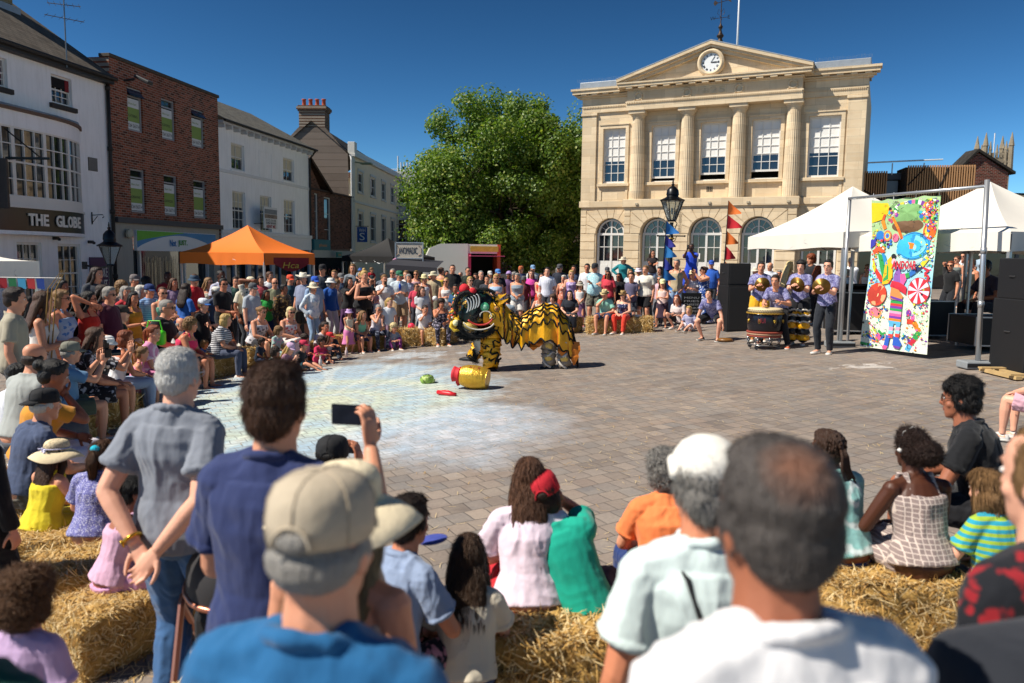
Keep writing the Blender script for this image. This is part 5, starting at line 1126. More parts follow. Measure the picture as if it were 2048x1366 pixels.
def right_blocks():
    # timber slatted library
    a=at(1715,400,37.5); b=at(1948,400,36.5); d=b-a; d.z=0; L=d.length; an=math.atan2(d.y,d.x)
    z1=at(1770,343,37.3).z; z2=at(1880,331,36.8).z
    r=empty('slatted_library',(a.x,a.y,0),an,'modern building clad in vertical timber slats behind the white gazebos','building')
    wd=wallmat('cedar slats','b48a62','slats'); mb=MB(); x1=L*.24; x2=L*.41
    mb.box((-2,.15,-.5),(x1,2,z1-.05),1); mb.box((x2,.15,-.5),(L,1.6,z2-.05),1); mb.box((x1,1.2,-.5),(x2,2,z1-.1),1)
    x=-1.0
    while x<L:
        if not(x1<x<x2): mb.box((x,.0,3.0),(x+.05,.10,(z1 if x<x1 else z2)+.02),0)
        x+=.105
    mb.build('slatted_wall',[wd,plain('dark backing','2c221a',.9)],r)
    m=MB(); 
    for p,q in(((-.2,z1-.6),(x1-.1,5.0)),((x2+.1,z2-.9),(x2+.8,z2-.1)),((x2+1.2,4.8),(L-1.2,z2-.1))): m.tube([(p[0],-.01,p[1]),(q[0],-.01,q[1])],.03,4)
    m.build('seam',plain('seam dark','1d1612',.9),r)
    m=MB(); m.box((x1+.1,.9,4.6),(x2-.1,.95,z1-.35)); m.build('louvre_window',plain('grey glass','6e7880',.3),r); m=MB(); m.box((x1,.8,z1-.3),(x2,1.3,z1)); m.box((x1,.85,5.2),(x2,.96,5.3)); explode(m,'window_frame',plain('anthracite','3a4046',.5),r)
    m=MB(); zr=z2+.35; m.tube([(-1.5,.6,z1+.4),(L*.45,.6,z1+.55),(L*.75,.6,zr)],.035,6); [m.tube([(q,.6,z1-.1),(q,.6,z1+.45)],.03,5) for q in(-1,.2,1.6,3)]; m.build('roof_rail',plain('rail white','cdd6dc',.4),r)
    m=MB(); m.box((-2,-.3,2.75),(L+14,.14,3.1),0); m.box((-2,.05,-.5),(L+14,.12,2.75),1); [m.box((q,-.02,-.3),(q+.14,.05,2.75),2) for q in range(-1,int(L)+14,2)]; m.build('ground_floor_shopfront',[plain('fascia charcoal','25272a',.6),glass,plain('mullion grey','4a4e52',.5)],r)
    # red brick gable
    p=at(1925,400,46); q=at(2012,400,46); r2=empty('brick_gable_house',(p.x,p.y,0),0,'tall red brick gable rising behind the slatted library','building'); L2=q.x-p.x; pk=at(1955,304,46); za=at(1925,332,46).z; zb=at(2010,345,46).z
    m=MB(); m.prism([(-1.0,0),(L2,0),(L2,zb),(pk.x-p.x,pk.z),(-1.0,za-.7)],0,1.0); m.build('wall',wallmat('gable red brick','7a3a2c','brick'),r2)
    m=MB(); m.prism([(-.4,za-.25),(pk.x-p.x,pk.z+.02),(L2+.35,zb-.1),(L2+.35,zb+.05),(pk.x-p.x,pk.z+.18),(-.4,za-.1)],-.15,1.2); m.build('roof',wallmat('dark slates','36332f','tiles'),r2)
    # church tower
    c=at(1985,330,75); w_=at(2008,330,75).x-at(1962,330,75).x; r3=empty('church_tower',(c.x,c.y,0),R(-12),'stone church tower with pinnacles beyond the red brick gable','tower'); zt=at(1985,318,75).z
    m=MB(); m.box((-w_/2,-w_/2,0),(w_/2,w_/2,zt)); ss=wallmat('grey flint stone','8c8270','ashlar'); 
    for i in range(7): m.box((-w_/2+i*w_/7,-w_/2-.05,zt),(-w_/2+(i+.55)*w_/7,-w_/2+.2,zt+.45)); 
    m.box((-w_/2-.1,-w_/2-.12,zt-.5),(w_/2+.1,w_/2,zt-.3)); m.build('tower_wall',ss,r3)
    for sx in(-1,1):
        for sy in(-1,1):
            m=MB()
            for k in range(3):
                ox,oy=[(0,0),(-.42*sx,0),(0,-.42*sy)][k]; h=[2.3,1.5,1.5][k]; m.lathe([(.28 if k==0 else .17,-1.5),(.22 if k==0 else .13,h*.45),(.27 if k==0 else .16,h*.47),(.03,h)],8,(sx*w_/2+ox,sy*w_/2+oy,zt))
            m.build('pinnacle',ss,r3)
    m=MB(); m.tube([(0,0,zt),(0,0,zt+2.4)],.05,6); m.build('flagpole',plain('white pole','d8dadc',.3),r3)
    # stone house at far right
    p=at(2006,400,44); z=at(2030,385,44).z; r4=empty('stone_house',(p.x,p.y,0),0,'low house with mossy tiled roof at the right edge beyond the gazebo','building'); m=MB(); m.box((.5,0,0),(7,5,z-1.2)); m.build('wall',wallmat('rubble wall','6c6254','ashlar',bw=.4,rh=.2),r4); m=MB(); m.add([(-.2,-.3,z-1.3),(7,-.3,z-1.3),(7,2.5,z+.2),(.6,2.5,z+.2)],[(0,1,2,3)]); m.build('roof',wallmat('mossy tiles','6a6454','tiles'),r4)
    # pub-side stand-in behind the camera is outside the frame and left out
right_blocks()
# ---------------------------------------------------------------- tree
def big_tree(c,rx,ry,zc,rz_,seed,label,n,gx,leaf=.17):
    rg=random.Random(seed); root=empty('plane_tree',(c[0],c[1],G(*c)),0,label,'tree'); g=G(*c)
    t=MB(); t.tube([(0,0,-.2),(.05,.05,1.5),(0,.1,3.2),(.1,0,5)],[.48,.36,.32,.26],10); ends=[]
    for i in range(14):
        a=i*2.4; e=V((cos(a)*rx*.62*rg.uniform(.6,1),sin(a)*ry*.62,zc-g+rz_*rg.uniform(-.35,.6))); s=V((0,0,rg.uniform(2.2,4.8))); m_=lerp(s,e,.5)+V((0,0,.4)); t.tube([s,m_,e],[.16,.10,.04],6); ends.append(e)
        for k in range(3): f=e+V((rg.uniform(-1.4,1.4),rg.uniform(-1.4,1.4),rg.uniform(-.6,1.4))); t.tube([m_,lerp(m_,f,.6)+V((0,0,.2)),f],[.06,.04,.015],5)
    t.build('trunk',wallmat('bark','4a4034','plaster'),root,True)
    # foliage: sprays of leaf faces in lumpy clumps
    cl=[]
    for i in range(200):
        u=V((rg.gauss(0,1),rg.gauss(0,1),rg.gauss(0,1))).normalized(); rr=rg.uniform(.62,1.0) if i<165 else rg.uniform(.2,.6)
        p=V((u.x*rx*rr,u.y*ry*rr,zc-g+u.z*rz_*rr)); lob=1+.16*noise.noise(u*2.1+V((seed,0,0))); p=V((p.x*lob,p.y*lob,(p.z-(zc-g))*lob+(zc-g)))
        if p.z<1.7: p.z=1.7+rg.random()*.8
        cl.append((p,rg.uniform(.55,1.25)))
    vs=[];fs=[];mi=[]
    for i in range(n):
        p,r_=cl[rg.randrange(len(cl))]; u=V((rg.gauss(0,1),rg.gauss(0,1),rg.gauss(0,.8))); u=u.normalized()*(rg.random()**.4)*r_
        q=p+u; s=leaf*rg.uniform(.6,1.25); nn=(u.normalized()+V((rg.gauss(0,.6),rg.gauss(0,.6),rg.gauss(.5,.5)))).normalized(); a=nn.orthogonal().normalized(); b=nn.cross(a); th=rg.uniform(0,6.28); a,b=a*cos(th)+b*sin(th),b*cos(th)-a*sin(th)
        o=len(vs); vs+= [q-a*s*.5,q+b*s*.42+nn*s*.1,q+a*s*.62,q-b*s*.42+nn*s*.1]; fs.append((o,o+1,o+2,o+3)); mi.append(0 if rg.random()<.62 else (1 if rg.random()<.7 else 2))
    f=MB(); f.v=[tuple(v) for v in vs]; f.f=fs; f.m=mi
    def lm(nm,hx):
        m=newmat(nm,H(hx),.45,0,.4); b=m.node_tree.nodes['Principled BSDF']; b.inputs['Transmission Weight'].default_value=0
        t_=NT(m); c_=H(hx); t_.base(t_.mix(t_.noise(t_.co.outputs['Object'],.5,3),tuple(x*.8 for x in c_),tuple(x*1.2 for x in c_)))
        tr=t_.n('ShaderNodeBsdfTranslucent'); tr.inputs[0].default_value=(c_[0]*1.3,c_[1]*1.5,c_[2]*.5,1); mx=t_.n('ShaderNodeMixShader'); mx.inputs[0].default_value=.36; out=t_.t.nodes['Material Output']
        t_.l(t_.b.outputs[0],mx.inputs[1]); t_.l(tr.outputs[0],mx.inputs[2]); t_.l(mx.outputs[0],out.inputs[0]); return m
    me=f.mesh('crown',[lm('leaf','6b8434'),lm('leaf dark','4a6527'),lm('leaf yellow','98a04c')]); o=bpy.data.objects.new('crown',me); COL.objects.link(o); o.parent=root
big_tree((-.3,46.5),5.8,4.6,6.2,5.5,3,'large leafy tree filling the gap left of the guildhall',90000,0)
big_tree((-3.9,44.5),2.4,2.2,5.0,3.2,5,'lower leafy tree at the left foot of the big tree, beside the cream building',20000,0)
big_tree((3.4,48.5),3.6,3.4,6.0,4.6,8,'leafy tree close against the left side of the guildhall',36000,0)
# ---------------------------------------------------------------- helpers for props
def P3(x,y,z=0): return V((x,y,G(x,y)+z))
metal=plain('aluminium pole','b8babc',.35,.7,var=.06)
# ---------------------------------------------------------------- gazebos
def gazebo(name,c,hx,hy,rz,hv,he,peak,hexc,label,val=.32,legs=True,sag=.10,leg_skip=()):
    g=G(*c); r=empty(name,(c[0],c[1],0),rz,label,'gazebo','pop-up gazebos round the square'); n=12
    m=plain('canvas '+hexc,hexc,.75,var=.04,scale=2); m2=MB()
    # canopy: hipped roof sagging between ridge ribs
    cs=[(-hx,-hy),(hx,-hy),(hx,hy),(-hx,hy)]
    for k in range(4):
        a=V((*cs[k],he)); b=V((*cs[(k+1)%4],he)); top=V((0,0,peak)); rows=[]
        for i in range(n+1):
            t=i/n; row=[]
            for j in range(n+1):
                s=j/n; e=lerp(a,b,s); p=lerp(e,top,t); p.z-=sag*4*t*(1-t)*(1-.0*abs(s-.5)) ; p.z-= (.10)*math.sin(PI*s)*math.sin(PI*t)*.6; row.append(p)
            rows.append(row)
        m2.rings(rows,0,False,False)
        vr=[]; rg=random.Random(k)
        d=(b-a).normalized(); nrm=V((d.y,-d.x,0)); w=[noise.noise(V((k*9,j*.45,1))) for j in range(33)]
        for i in range(4): vr.append([lerp(a,b,j/32)+V((0,0,-val*i/3+ (.02*math.sin(PI*j/32*3) if i==3 else 0)))+nrm*(.015+.03*w[j]*i/3) for j in range(33)])
        m2.rings(vr,0,False,False)
    cn=m2.build('canopy',m,r,True); cn.data.set_sharp_from_angle(angle=R(35))
    for k,(x,y) in enumerate(cs):
        if k in leg_skip: continue
        l=MB(); q=V((x*.985,y*.985,0)); w=Matrix.Rotation(rz,3,'Z')@q+V((c[0],c[1],0)); gz=G(w.x,w.y)
        l.box((q.x-.02,q.y-.02,gz+.02),(q.x+.02,q.y+.02,gz+1.3)); l.box((q.x-.027,q.y-.027,gz+1.1),(q.x+.027,q.y+.027,he)); l.box((q.x-.06,q.y-.06,gz),(q.x+.06,q.y+.06,gz+.02)); l.build('leg',metal,r)
    s=MB(); zz=he-.03
    for k in range(4):
        a=V((*cs[k],zz)); b=V((*cs[(k+1)%4],zz))
        for j in range(4):
            p=lerp(a,b,j/4); q=lerp(a,b,(j+1)/4); s.tube([p+V((0,0,-.0)),q+V((0,0,-.28))],.012,4); s.tube([p+V((0,0,-.28)),q],.012,4)
    s.build('folding_truss',metal,r); return r
A=gnd(1489,658); B=gnd(1675,694); d=(B-A); an=math.atan2(d.y,d.x); L=math.hypot(d.x,d.y); 
def rect_from(p,q,depth):   # front edge p->q, body to the left of the direction
    d=(q-p); an=math.atan2(d.y,d.x); n=V((-d.y,d.x,0)).normalized(); c=(p+q)/2+n*depth/2; return (c.x,c.y),math.hypot(d.x,d.y)/2,depth/2,an
c,hx,hy,an=rect_from(A,B,2.9); gazebo('white_gazebo',c,hx,hy,an,0,2.70,3.82,'dcd6cb','white gazebo over the drummers in front of the guildhall')
A2=gnd(1691,690); B2=V((7.95,12.5,0)); c,hx,hy,an=rect_from(A2,B2,3.0); gazebo('white_gazebo',c,hx,hy,an,0,2.62,3.62,'dcd6cb','white gazebo behind the painted banner at the right edge')
p0=at(360,505,24.2); p1=at(528,506,22.9); c,hx,hy,an=rect_from(p0,p1,2.35); gazebo('orange_gazebo',c,hx,hy,an,0,at(528,506,23).z,at(495,452,24).z+.05,'e8741a','bright orange gazebo in front of the white shop building',.36)
p0=at(684,512,34.5); p1=at(786,520,32.5); c,hx,hy,an=rect_from(p0,p1,2.5); gazebo('black_gazebo',c,hx,hy,an,0,at(690,512,34).z,at(772,476,34.5).z,'08080a','black gazebo in front of the cream building',.25)
p0=at(-70,520,10.6); p1=at(76,524,11.6); c,hx,hy,an=rect_from(p0,p1,2.8); gazebo('white_gazebo',c,hx,hy,an,0,at(70,522,11.6).z,at(-60,470,12.5).z,'e4dfd4','white gazebo corner at the left edge in front of the pub',.30)
# pennant on the orange gazebo
r=empty('red_banner',tuple(at(583,525,22.8)),R(20),'dark red cloth with yellow letters tied to the corner of the orange gazebo','banner')
m=MB(); rows=[[V((-.5+ i/12, .02*sin(i*1.7)+.05*(j/6),.17*(1-j/6)-.24*(j/6)*(1-abs(i/6-1)**1.6)-.03)) for i in range(13)] for j in range(7)]; m.rings(rows,0,False,False); m.rings([[p+V((0,.01,0)) for p in q] for q in rows],0,False,False); cl=m.build('cloth',plain('dark red cloth','7c1822',.8,var=.25),r,True)
text('Hca',.17,(-.02,-.01,-.08),plain('gold letters','c9a63a',.6),r,.46,.004,shear=.2)
# ---------------------------------------------------------------- banner frame and painted banner
fr=empty('banner_frame',tuple(gnd(1955,736)),0,'tall aluminium pole goalpost carrying the painted banner','frame'); fo=V(fr.location)
pl=gnd(1680,694); ptop=at(1696,392,15.4); prt=at(1974,366,12.6); prb=gnd(1955,736)
m=MB(); m.tube([prb-fo,prt+V((0,0,.05))-fo],.040,12); m.tube([pl-fo,V((pl.x+.02,pl.y,ptop.z))-fo],.034,12); m.tube([V((pl.x,pl.y,ptop.z-.03))-fo,prt-fo-V((0,0,.05))],.028,10)
for t in(.33,.62): q=lerp(prb,prt,t)-fo; m.lathe([(.048,0),(.05,.05),(.048,.1)],10,tuple(q))
m.build('pole',metal,fr,True)
for nm,q in(('right',prb),('left',pl)):
    m=MB(); q=q-fo; m.bbox((q.x-.28,q.y-.18,q.z+.0),(q.x+.24,q.y+.14,q.z+.12),.02,0); m.bbox((q.x-.27,q.y-.185,q.z+.03),(q.x+.23,q.y-.17,q.z+.09),.003,1); m.build('base_weight',[plain('grey plastic','868a8c',.6),plain('black rubber','1a1a1c',.6)],fr)
def banner():
    TL=lerp(V((pl.x,pl.y,ptop.z)),prt,.20)+V((0,0,-.10)); TR=lerp(V((pl.x,pl.y,ptop.z)),prt,.70)+V((0,0,-.10))
    zl=at(1742,693,TL.y).z; zr=at(1866,710,TR.y).z
    r=empty('painted_banner',(TL.x,TL.y,0),math.atan2(TR.y-TL.y,TR.x-TL.x),'tall children\'s painted banner with blue pool, wheels and dancing figure hung on poles','banner')
    W=math.hypot(TR.x-TL.x,TR.y-TL.y); H_=((TL.z-zl)+(TR.z-zr))/2
    def pt(u,v,o=0):     # u right 0..1, v down 0..1
        zt=TL.z*(1-u)+TR.z*u; zb=zl*(1-u)+zr*u; w=.035*sin(v*5+u*2)+.02*sin(u*14)*(1-v)
        return V((W*(u+.02*sin(v*4)),-.0+w-o,zt+(zb-zt)*v- (.03*abs(sin(u*12)) if v<.02 else 0)))
    b=MB(); rows=[[pt(i/20,j/40) for i in range(21)] for j in range(41)]; b.rings(rows,0,False,False); b.rings([[p+V((0,.006,0)) for p in q] for q in rows],0,False,False)
    bm_=newmat('banner cloth',H('cfe0b4'),.8,0,.2); t=NT(bm_); o=t.co.outputs['Object']
    n=t.noise(t.map(o,(1,1,1)),3.2,3); v=t.n('ShaderNodeTexVoronoi',_Scale=26.0); t.l(o,v.inputs['Vector'])
    sx=t.n('ShaderNodeSeparateXYZ'); t.l(o,sx.inputs[0]); bg=t.ramp(t.math('ADD',t.math('MULTIPLY',sx.outputs[2],.28),t.math('MULTIPLY',n,.25)),[(.2,H('e8ecd8')),(.5,H('d8e6cc')),(.62,H('8fd0e8')),(.72,H('b9dcd0')),(.9,H('a8c890'))])
    speck=t.ramp(v.outputs['Distance'],[(.16,1.0),(.26,0.0)]); gate=t.ramp(t.noise(o,6,2),[(.42,0.0),(.5,1.0)])
    hs=t.n('ShaderNodeHueSaturation'); hs.inputs['Saturation'].default_value=1.8; t.l(v.outputs['Color'],hs.inputs['Color']); t.base(t.mix(t.math('MULTIPLY',speck,gate),bg,hs.outputs[0])); b.build('cloth',bm_,r,True)
    PM=lambda h: plain('paint '+h,h,.7,var=.16,scale=9)
    lay=[0]; byc={}
    def shp(h,pts,sub=1):
        lay[0]+=1; o=.003+(lay[0]%260)*.00009; mb=byc.setdefault(h,MB()); P=[pt(u,v,o) for u,v in pts]; c=V((0,0,0)); [c.__iadd__(p) for p in P]; c/=len(P); mb.add([c]+P,[(0,i+1,(i+1)%len(P)+1) for i in range(len(P))])
    def el(h,cu,cv,ru,rv,a0=0,a1=360,n=22,rot=0):
        q=[(ru*cos(R(a0+(a1-a0)*i/n)),rv*sin(R(a0+(a1-a0)*i/n))) for i in range(n+(a1-a0<360))]
        if a1-a0<360: q=[(0,0)]+q
        c_,s_=cos(R(rot)),sin(R(rot)); shp(h,[(cu+x*c_-y*s_*2.2,cv+(x*s_/2.2+y*c_)) for x,y in q])
    def strip(cols,pts,w):
        n=len(pts)-1
        for i in range(n):
            (a,b_),(c,d)=pts[i],pts[i+1]; dx,dy=c-a,(d-b_)*2.2; L=math.hypot(dx,dy); nx,ny=-dy/L*w,dx/L*w/2.2; shp(cols[i%len(cols)],[(a-nx,b_-ny),(c-nx,d-ny),(c+nx,d+ny),(a+nx,b_+ny)])
    curve=lambda cu,cv,ru,rv,a0,a1,n:[(cu+ru*cos(R(a0+(a1-a0)*i/n)),cv+rv*sin(R(a0+(a1-a0)*i/n))) for i in range(n+1)]
    # yellow sun corner with orange ray
    shp('f4c81c',[(0,.02),(.26,.03),(.30,.07),(.20,.13),(.0,.155)]); shp('f09a2c',[(.02,.12),(.12,.03),(.16,.035),(.07,.13)])
    for i in range(6): strip(['c98a10'],[(.03,.145-.01*i),(.24-.02*i,.05+.008*i)],.004)
    # bowl of patterned things, rim of checks
    el('7fae6c',.55,.10,.33,.07); el('6e5138',.57,.185,.24,.045); el('4a3a30',.6,.19,.12,.02)
    rg=random.Random(7)
    pal=['e8443c','f08a28','f2d23a','4aa04c','2a6cc0','7a3a9c','e86aa8','20232c','f4f0e4','3ab8c8','a8d048','c83a70']
    for i in range(70): u,v=rg.uniform(.28,.80),rg.uniform(.06,.16); el(pal[rg.randrange(12)],u,v,rg.uniform(.010,.034),rg.uniform(.005,.015),n=8)
    strip(['2f9c4e','f2efe4','7a3a9c','e8c83a','f2efe4','3a6ac0','e06aa0'],curve(.62,.085,.24,.050,-175,40,16),.030)
    strip(['e0552c','f08a28'],[(.20,.10),(.17,.14),(.22,.20)],.03); strip(['e0552c','f0702c'],[(.85,.06),(.88,.10),(.84,.17)],.04)
    el('e8641c',.90,.225,.085,.052); el('f2d23a',.90,.225,.06,.036); el('6a3a9c',.89,.215,.03,.02); el('4aa04c',.92,.235,.02,.014)
    # pool and paddle
    el('38b4e0',.68,.315,.25,.088); el('2a92cc',.67,.315,.215,.074); el('7fd2ee',.67,.315,.205,.069); el('38b4e0',.66,.32,.15,.045); el('9adcf0',.64,.325,.10,.026)
    strip(['38b4e0','9adcf0'],curve(.60,.32,.16,.07,100,250,8),.012); strip(['2a62b4'],curve(.68,.315,.235,.082,0,360,28),.005)
    strip(['f08420','d8641c'],[(.34,.12),(.43,.20),(.50,.275)],.018); shp('f08420',[(.49,.265),(.53,.285),(.70,.30),(.68,.335),(.56,.33)])
    el('e86a8c',.40,.26,.045,.028)
    for cu,cv,cc in((.14,.245,'2a7ac8'),(.27,.245,'e86a58')): el(cc,cu,cv,.07,.036); el('f2c23a',cu,cv,.052,.027); el('3a9ad8' if cc!='2a7ac8' else '6ac0e8',cu,cv,.036,.018); el('7a3a9c',cu,cv,.018,.009)
    el('38a8dc',.48,.345,.05,.028); el('f4e040',.485,.345,.030,.016); el('c83030',.49,.345,.015,.009)
    for i in range(26): u,v=rg.uniform(.04,.34),rg.uniform(.27,.34); el(pal[rg.randrange(12)],u,v,.022,.010,n=7)
    shp('3a3aa8',[(0,.27),(.08,.25),(.07,.30),(.0,.33)])
    # parrot/dragon, yellow figure, arms
    shp('e0552c',[(.03,.34),(.14,.31),(.26,.35),(.20,.36),(.12,.34),(.06,.37)]); shp('2f9c4e',[(.12,.36),(.20,.37),(.34,.45),(.36,.53),(.28,.55),(.20,.47)]); shp('2a8cc8',[(.18,.35),(.26,.37),(.32,.43),(.27,.44)])
    shp('f0b81c',[(.28,.42),(.36,.38),(.40,.42),(.42,.52),(.36,.56),(.26,.57)]); shp('f4cc2a',[(.06,.40),(.12,.46),(.10,.49),(.05,.45)]); shp('d83a2c',[(.10,.45),(.18,.50),(.30,.52),(.42,.52),(.38,.56),(.22,.55),(.12,.50)])
    el('1a1a1e',.40,.38,.035,.016); el('f2b8c8',.41,.415,.03,.02)
    strip(['2f9c4e','2a6cb8','20305c','4a9ab8','e8c83a'],[(.90,.40),(.84,.44),(.76,.475),(.68,.50),(.60,.51)][::-1],.034); shp('f4cc2a',[(.90,.38),(.94,.40),(.87,.45),(.83,.43)])
    shp('e85a98',[(.52,.50),(.60,.49),(.64,.53),(.60,.57),(.54,.56)])
    strip(['c8283c'],[(.88,.455),(.95,.47),(.90,.49),(.96,.51),(.93,.545)],.014)
    # centre figure: hood, cloak, striped skirt and legs
    shp('8a5aa8',[(.44,.50),(.48,.44),(.54,.49),(.56,.55),(.50,.57),(.44,.55)]); shp('f2d6c0',[(.46,.50),(.51,.47),(.53,.51),(.49,.55)]); shp('c8283c',[(.42,.54),(.54,.55),(.66,.58),(.66,.63),(.54,.60),(.40,.58)]); shp('d8884a',[(.42,.58),(.54,.60),(.62,.64),(.60,.67),(.42,.66)]); shp('6a3a9c',[(.43,.64),(.62,.66),(.62,.675),(.43,.655)])
    for i,h in enumerate(['2f9c4e','d83a3a','7a3aa0','2f9c4e','e8a0c0','e85a98','7a3aa0','f08420','5ab0d8']): shp(h,[(.44,.67+i*.0165),(.62,.675+i*.0165),(.62,.6915+i*.0165),(.44,.6865+i*.0165)])
    for i,h in enumerate(['5ab0d8','f2a0b8','8ad0e0','e8443c']): shp(h,[(.45,.82+i*.024),(.52,.82+i*.024),(.51,.844+i*.024),(.45,.844+i*.024)]); shp(h,[(.55,.82+i*.022),(.62,.82+i*.022),(.61,.842+i*.022),(.555,.842+i*.022)])
    shp('2a5cc0',[(.42,.90),(.48,.905),(.45,.985),(.39,.97)]); shp('2a5cc0',[(.53,.905),(.60,.91),(.66,.955),(.62,.975),(.52,.965)]); shp('7a3aa0',[(.53,.965),(.64,.97),(.62,.985),(.54,.98)]); shp('e85a98',[(.38,.97),(.45,.975),(.42,1.0),(.37,.995)])
    # wheels
    for cu,cv,ru,rv,c1,c2,k in((.20,.635,.165,.078,'e0452c','f4a878',8),(.84,.60,.155,.085,'d8283c','ecd8ea',16)):
        el('b83a2c',cu,cv,ru,rv); 
        for i in range(k): el(c1 if i%2 else c2,cu,cv,ru*.94,rv*.94,i*360/k,(i+1)*360/k if (i%2==0 or k==8) else (i+.8)*360/k,n=5)
        el('f4d6a0',cu,cv,.03,.016); el('a85a3c',cu,cv,.015,.008)
    # horned face, dancer, flowers
    strip(['3a5a9c'],curve(.18,.715,.15,.03,0,180,10),.012); el('e87a8c',.18,.755,.10,.034); el('f2a04a',.24,.765,.07,.030); el('3a9a5c',.15,.76,.02,.01); el('20232c',.26,.765,.018,.008)
    strip(['e0452c','f08420','2f9c4e','c8283c','5ab0d8'],[(.70,.80),(.80,.80),(.88,.86),(.82,.91),(.76,.95),(.72,.99)],.036); strip(['2a8cc8','7a3aa0'],[(.64,.92),(.70,.89),(.76,.93)],.016); el('7a3aa0',.72,.745,.04,.022); el('e86aa8',.78,.77,.03,.02)
    strip(['2a5cb4'],curve(.24,.88,.16,.06,30,170,10),.018); strip(['2f9c4e'],[(.28,.875),(.34,.90),(.40,.89)],.02); shp('e85a98',[(.24,.88),(.34,.91),(.30,.95),(.24,.92)]); shp('f08420',[(.10,.90),(.20,.92),(.30,.96),(.20,.955)]); strip(['e8c83a'],[(.18,.86),(.26,.90)],.012)
    shp('2f9c4e',[(.0,.965),(.22,.975),(.22,.99),(.0,.985)])
    for i in range(620):
        u,v=rg.uniform(.02,.98),rg.choice([rg.uniform(.68,.99),rg.uniform(.2,.7),rg.uniform(.02,.2)])
        if v<.2 and u<.82: u=rg.uniform(.84,.98)
        if .2<v<.7 and .15<u<.8: u=rg.choice([rg.uniform(.02,.10),rg.uniform(.9,.98)])
        if v>.68 and .40<u<.66: continue
        el(pal[rg.randrange(12)],u,v,rg.uniform(.006,.020),rg.uniform(.003,.009),n=7)
    for i in range(200):   # pen lines
        u,v=rg.uniform(.02,.98),rg.uniform(.02,.98); a=rg.uniform(0,6.28); strip(['20232c'],[(u,v),(u+.03*cos(a),v+.012*sin(a)),(u+.05*cos(a+1),v+.02*sin(a+1))],.0022)
    pm_=MB(); mats=[]
    for h,mb in byc.items(): mats.append(PM(h)); pm_.add(mb.v,mb.f,len(mats)-1)
    pm_.build('painting',mats,r)
    tm=textm('ANDOAR',.155,.62,0,bold=.04); 
    tm.v=[tuple(pt((x/W)+.60,.438-z/H_-.00*x,.05)) for x,y,z in tm.v]; tm.build('lettering',plain('red lettering','c01c34',.7),r)
    m=MB(); [m.tube([pt(u,.0)+V((0,0,0)),pt(u,0)+V((0,0,.13))],.006,4) for u in(.02,.35,.66,.98)]; m.build('tie',plain('white tie','d8d8d8',.7),r)
banner()
# ---------------------------------------------------------------- loudspeakers, flight cases
def speaker(p,w,d,h,rz,label,n=1):
    r=empty('loudspeaker',tuple(p),rz,label,'speaker'); m=MB(); m.bbox((-w/2,-d/2,0),(w/2,d/2,h),.015); b=m.build('cabinet',plain('black cabinet','121214',.6,var=.15),r)
    g=MB(); g.bbox((-w/2+.04,-d/2-.008,.04),(w/2-.04,-d/2+.004,h-.04),.004); g.build('grille',plain('black mesh','1b1b1d',.8,var=.3,scale=60),r)
    for s in(-1,1): k=MB(); k.tube([(s*w/2,-.05,h*.55),(s*(w/2+.015),-.02,h*.55),(s*(w/2+.015),.06,h*.55),(s*w/2,.08,h*.55)],.012,5); k.build('handle',plain('steel','4a4a4c',.4,.6),r)
    return r
q=at(1470,600,19.6); s1=P3(5.62,19.7); f1=.05
speaker(s1,.60,.7,1.15,R(6),'black bass speaker cabinet standing on the paving beside the left tent leg'); speaker(s1+V((0,0,1.151)),.58,.6,.55,R(6),'black top speaker stacked on the bass cabinet beside the left tent leg')
s2=P3(8.02,11.9); speaker(s2,.78,.8,1.12,R(2),'large black bass speaker at the right edge by the banner pole'); speaker(s2+V((-.0,0,1.121)),.76,.7,.62,R(2),'large black top speaker stacked at the right edge')
m=MB(); 
for i in range(4): m.box((-.45+.22*i,-.45,0),(-.36+.22*i,.45,.05))
for i in range(2): m.box((-.5,-.40+.7*i,.05),(.5,-.30+.7*i,.075))
o=m.build('wooden_pallet',plain('pallet wood','b89a68',.8,var=.3)); o.location=P3(7.75,11.55); tag(o,'light wooden boards lying under the speaker at the right edge','pallet')
def case(p,w,d,h,rz,label):
    r=empty('flight_case',tuple(p),rz,label,'case'); m=MB(); m.bbox((-w/2,-d/2,.08),(w/2,d/2,h),.01); m.build('body',plain('black cabinet','121214',.6,var=.15),r)
    e=MB()
    for sx in(-1,1):
        for sy in(-1,1): e.box((sx*w/2-.014,sy*d/2-.014,.07),(sx*w/2+.014,sy*d/2+.014,h+.01)); e.lathe([(.03,0),(.03,.06)],8,(sx*w*.42,sy*d*.4,0))
    for z in(.08,h): 
        for sy in(-1,1): e.box((-w/2,sy*d/2-.013,z-.012),(w/2,sy*d/2+.013,z+.012))
    e.build('edging',metal,r); return r
case(P3(8.0,17.9),1.4,.6,.95,R(-10),'black flight case table under the left white gazebo behind the poles'); case(P3(8.9,16.6),.8,.6,.8,R(5),'black flight case with silver edging behind the painted banner'); case(P3(9.3,14.6),1.6,.9,.6,R(0),'low black staging block under the right gazebo')
m=MB(); m.box((-.7,-.3,0),(.7,.3,.05)); m.X=Matrix.Rotation(R(-18),4,'X'); m.bbox((-.6,-.25,.06),(.6,.25,.12),.02); o=m.build('mixing_desk',plain('black cabinet','121214',.6,var=.15)); o.location=P3(8.0,17.9,.97); tag(o,'black mixing desk on the flight case table under the left white gazebo','mixing desk')
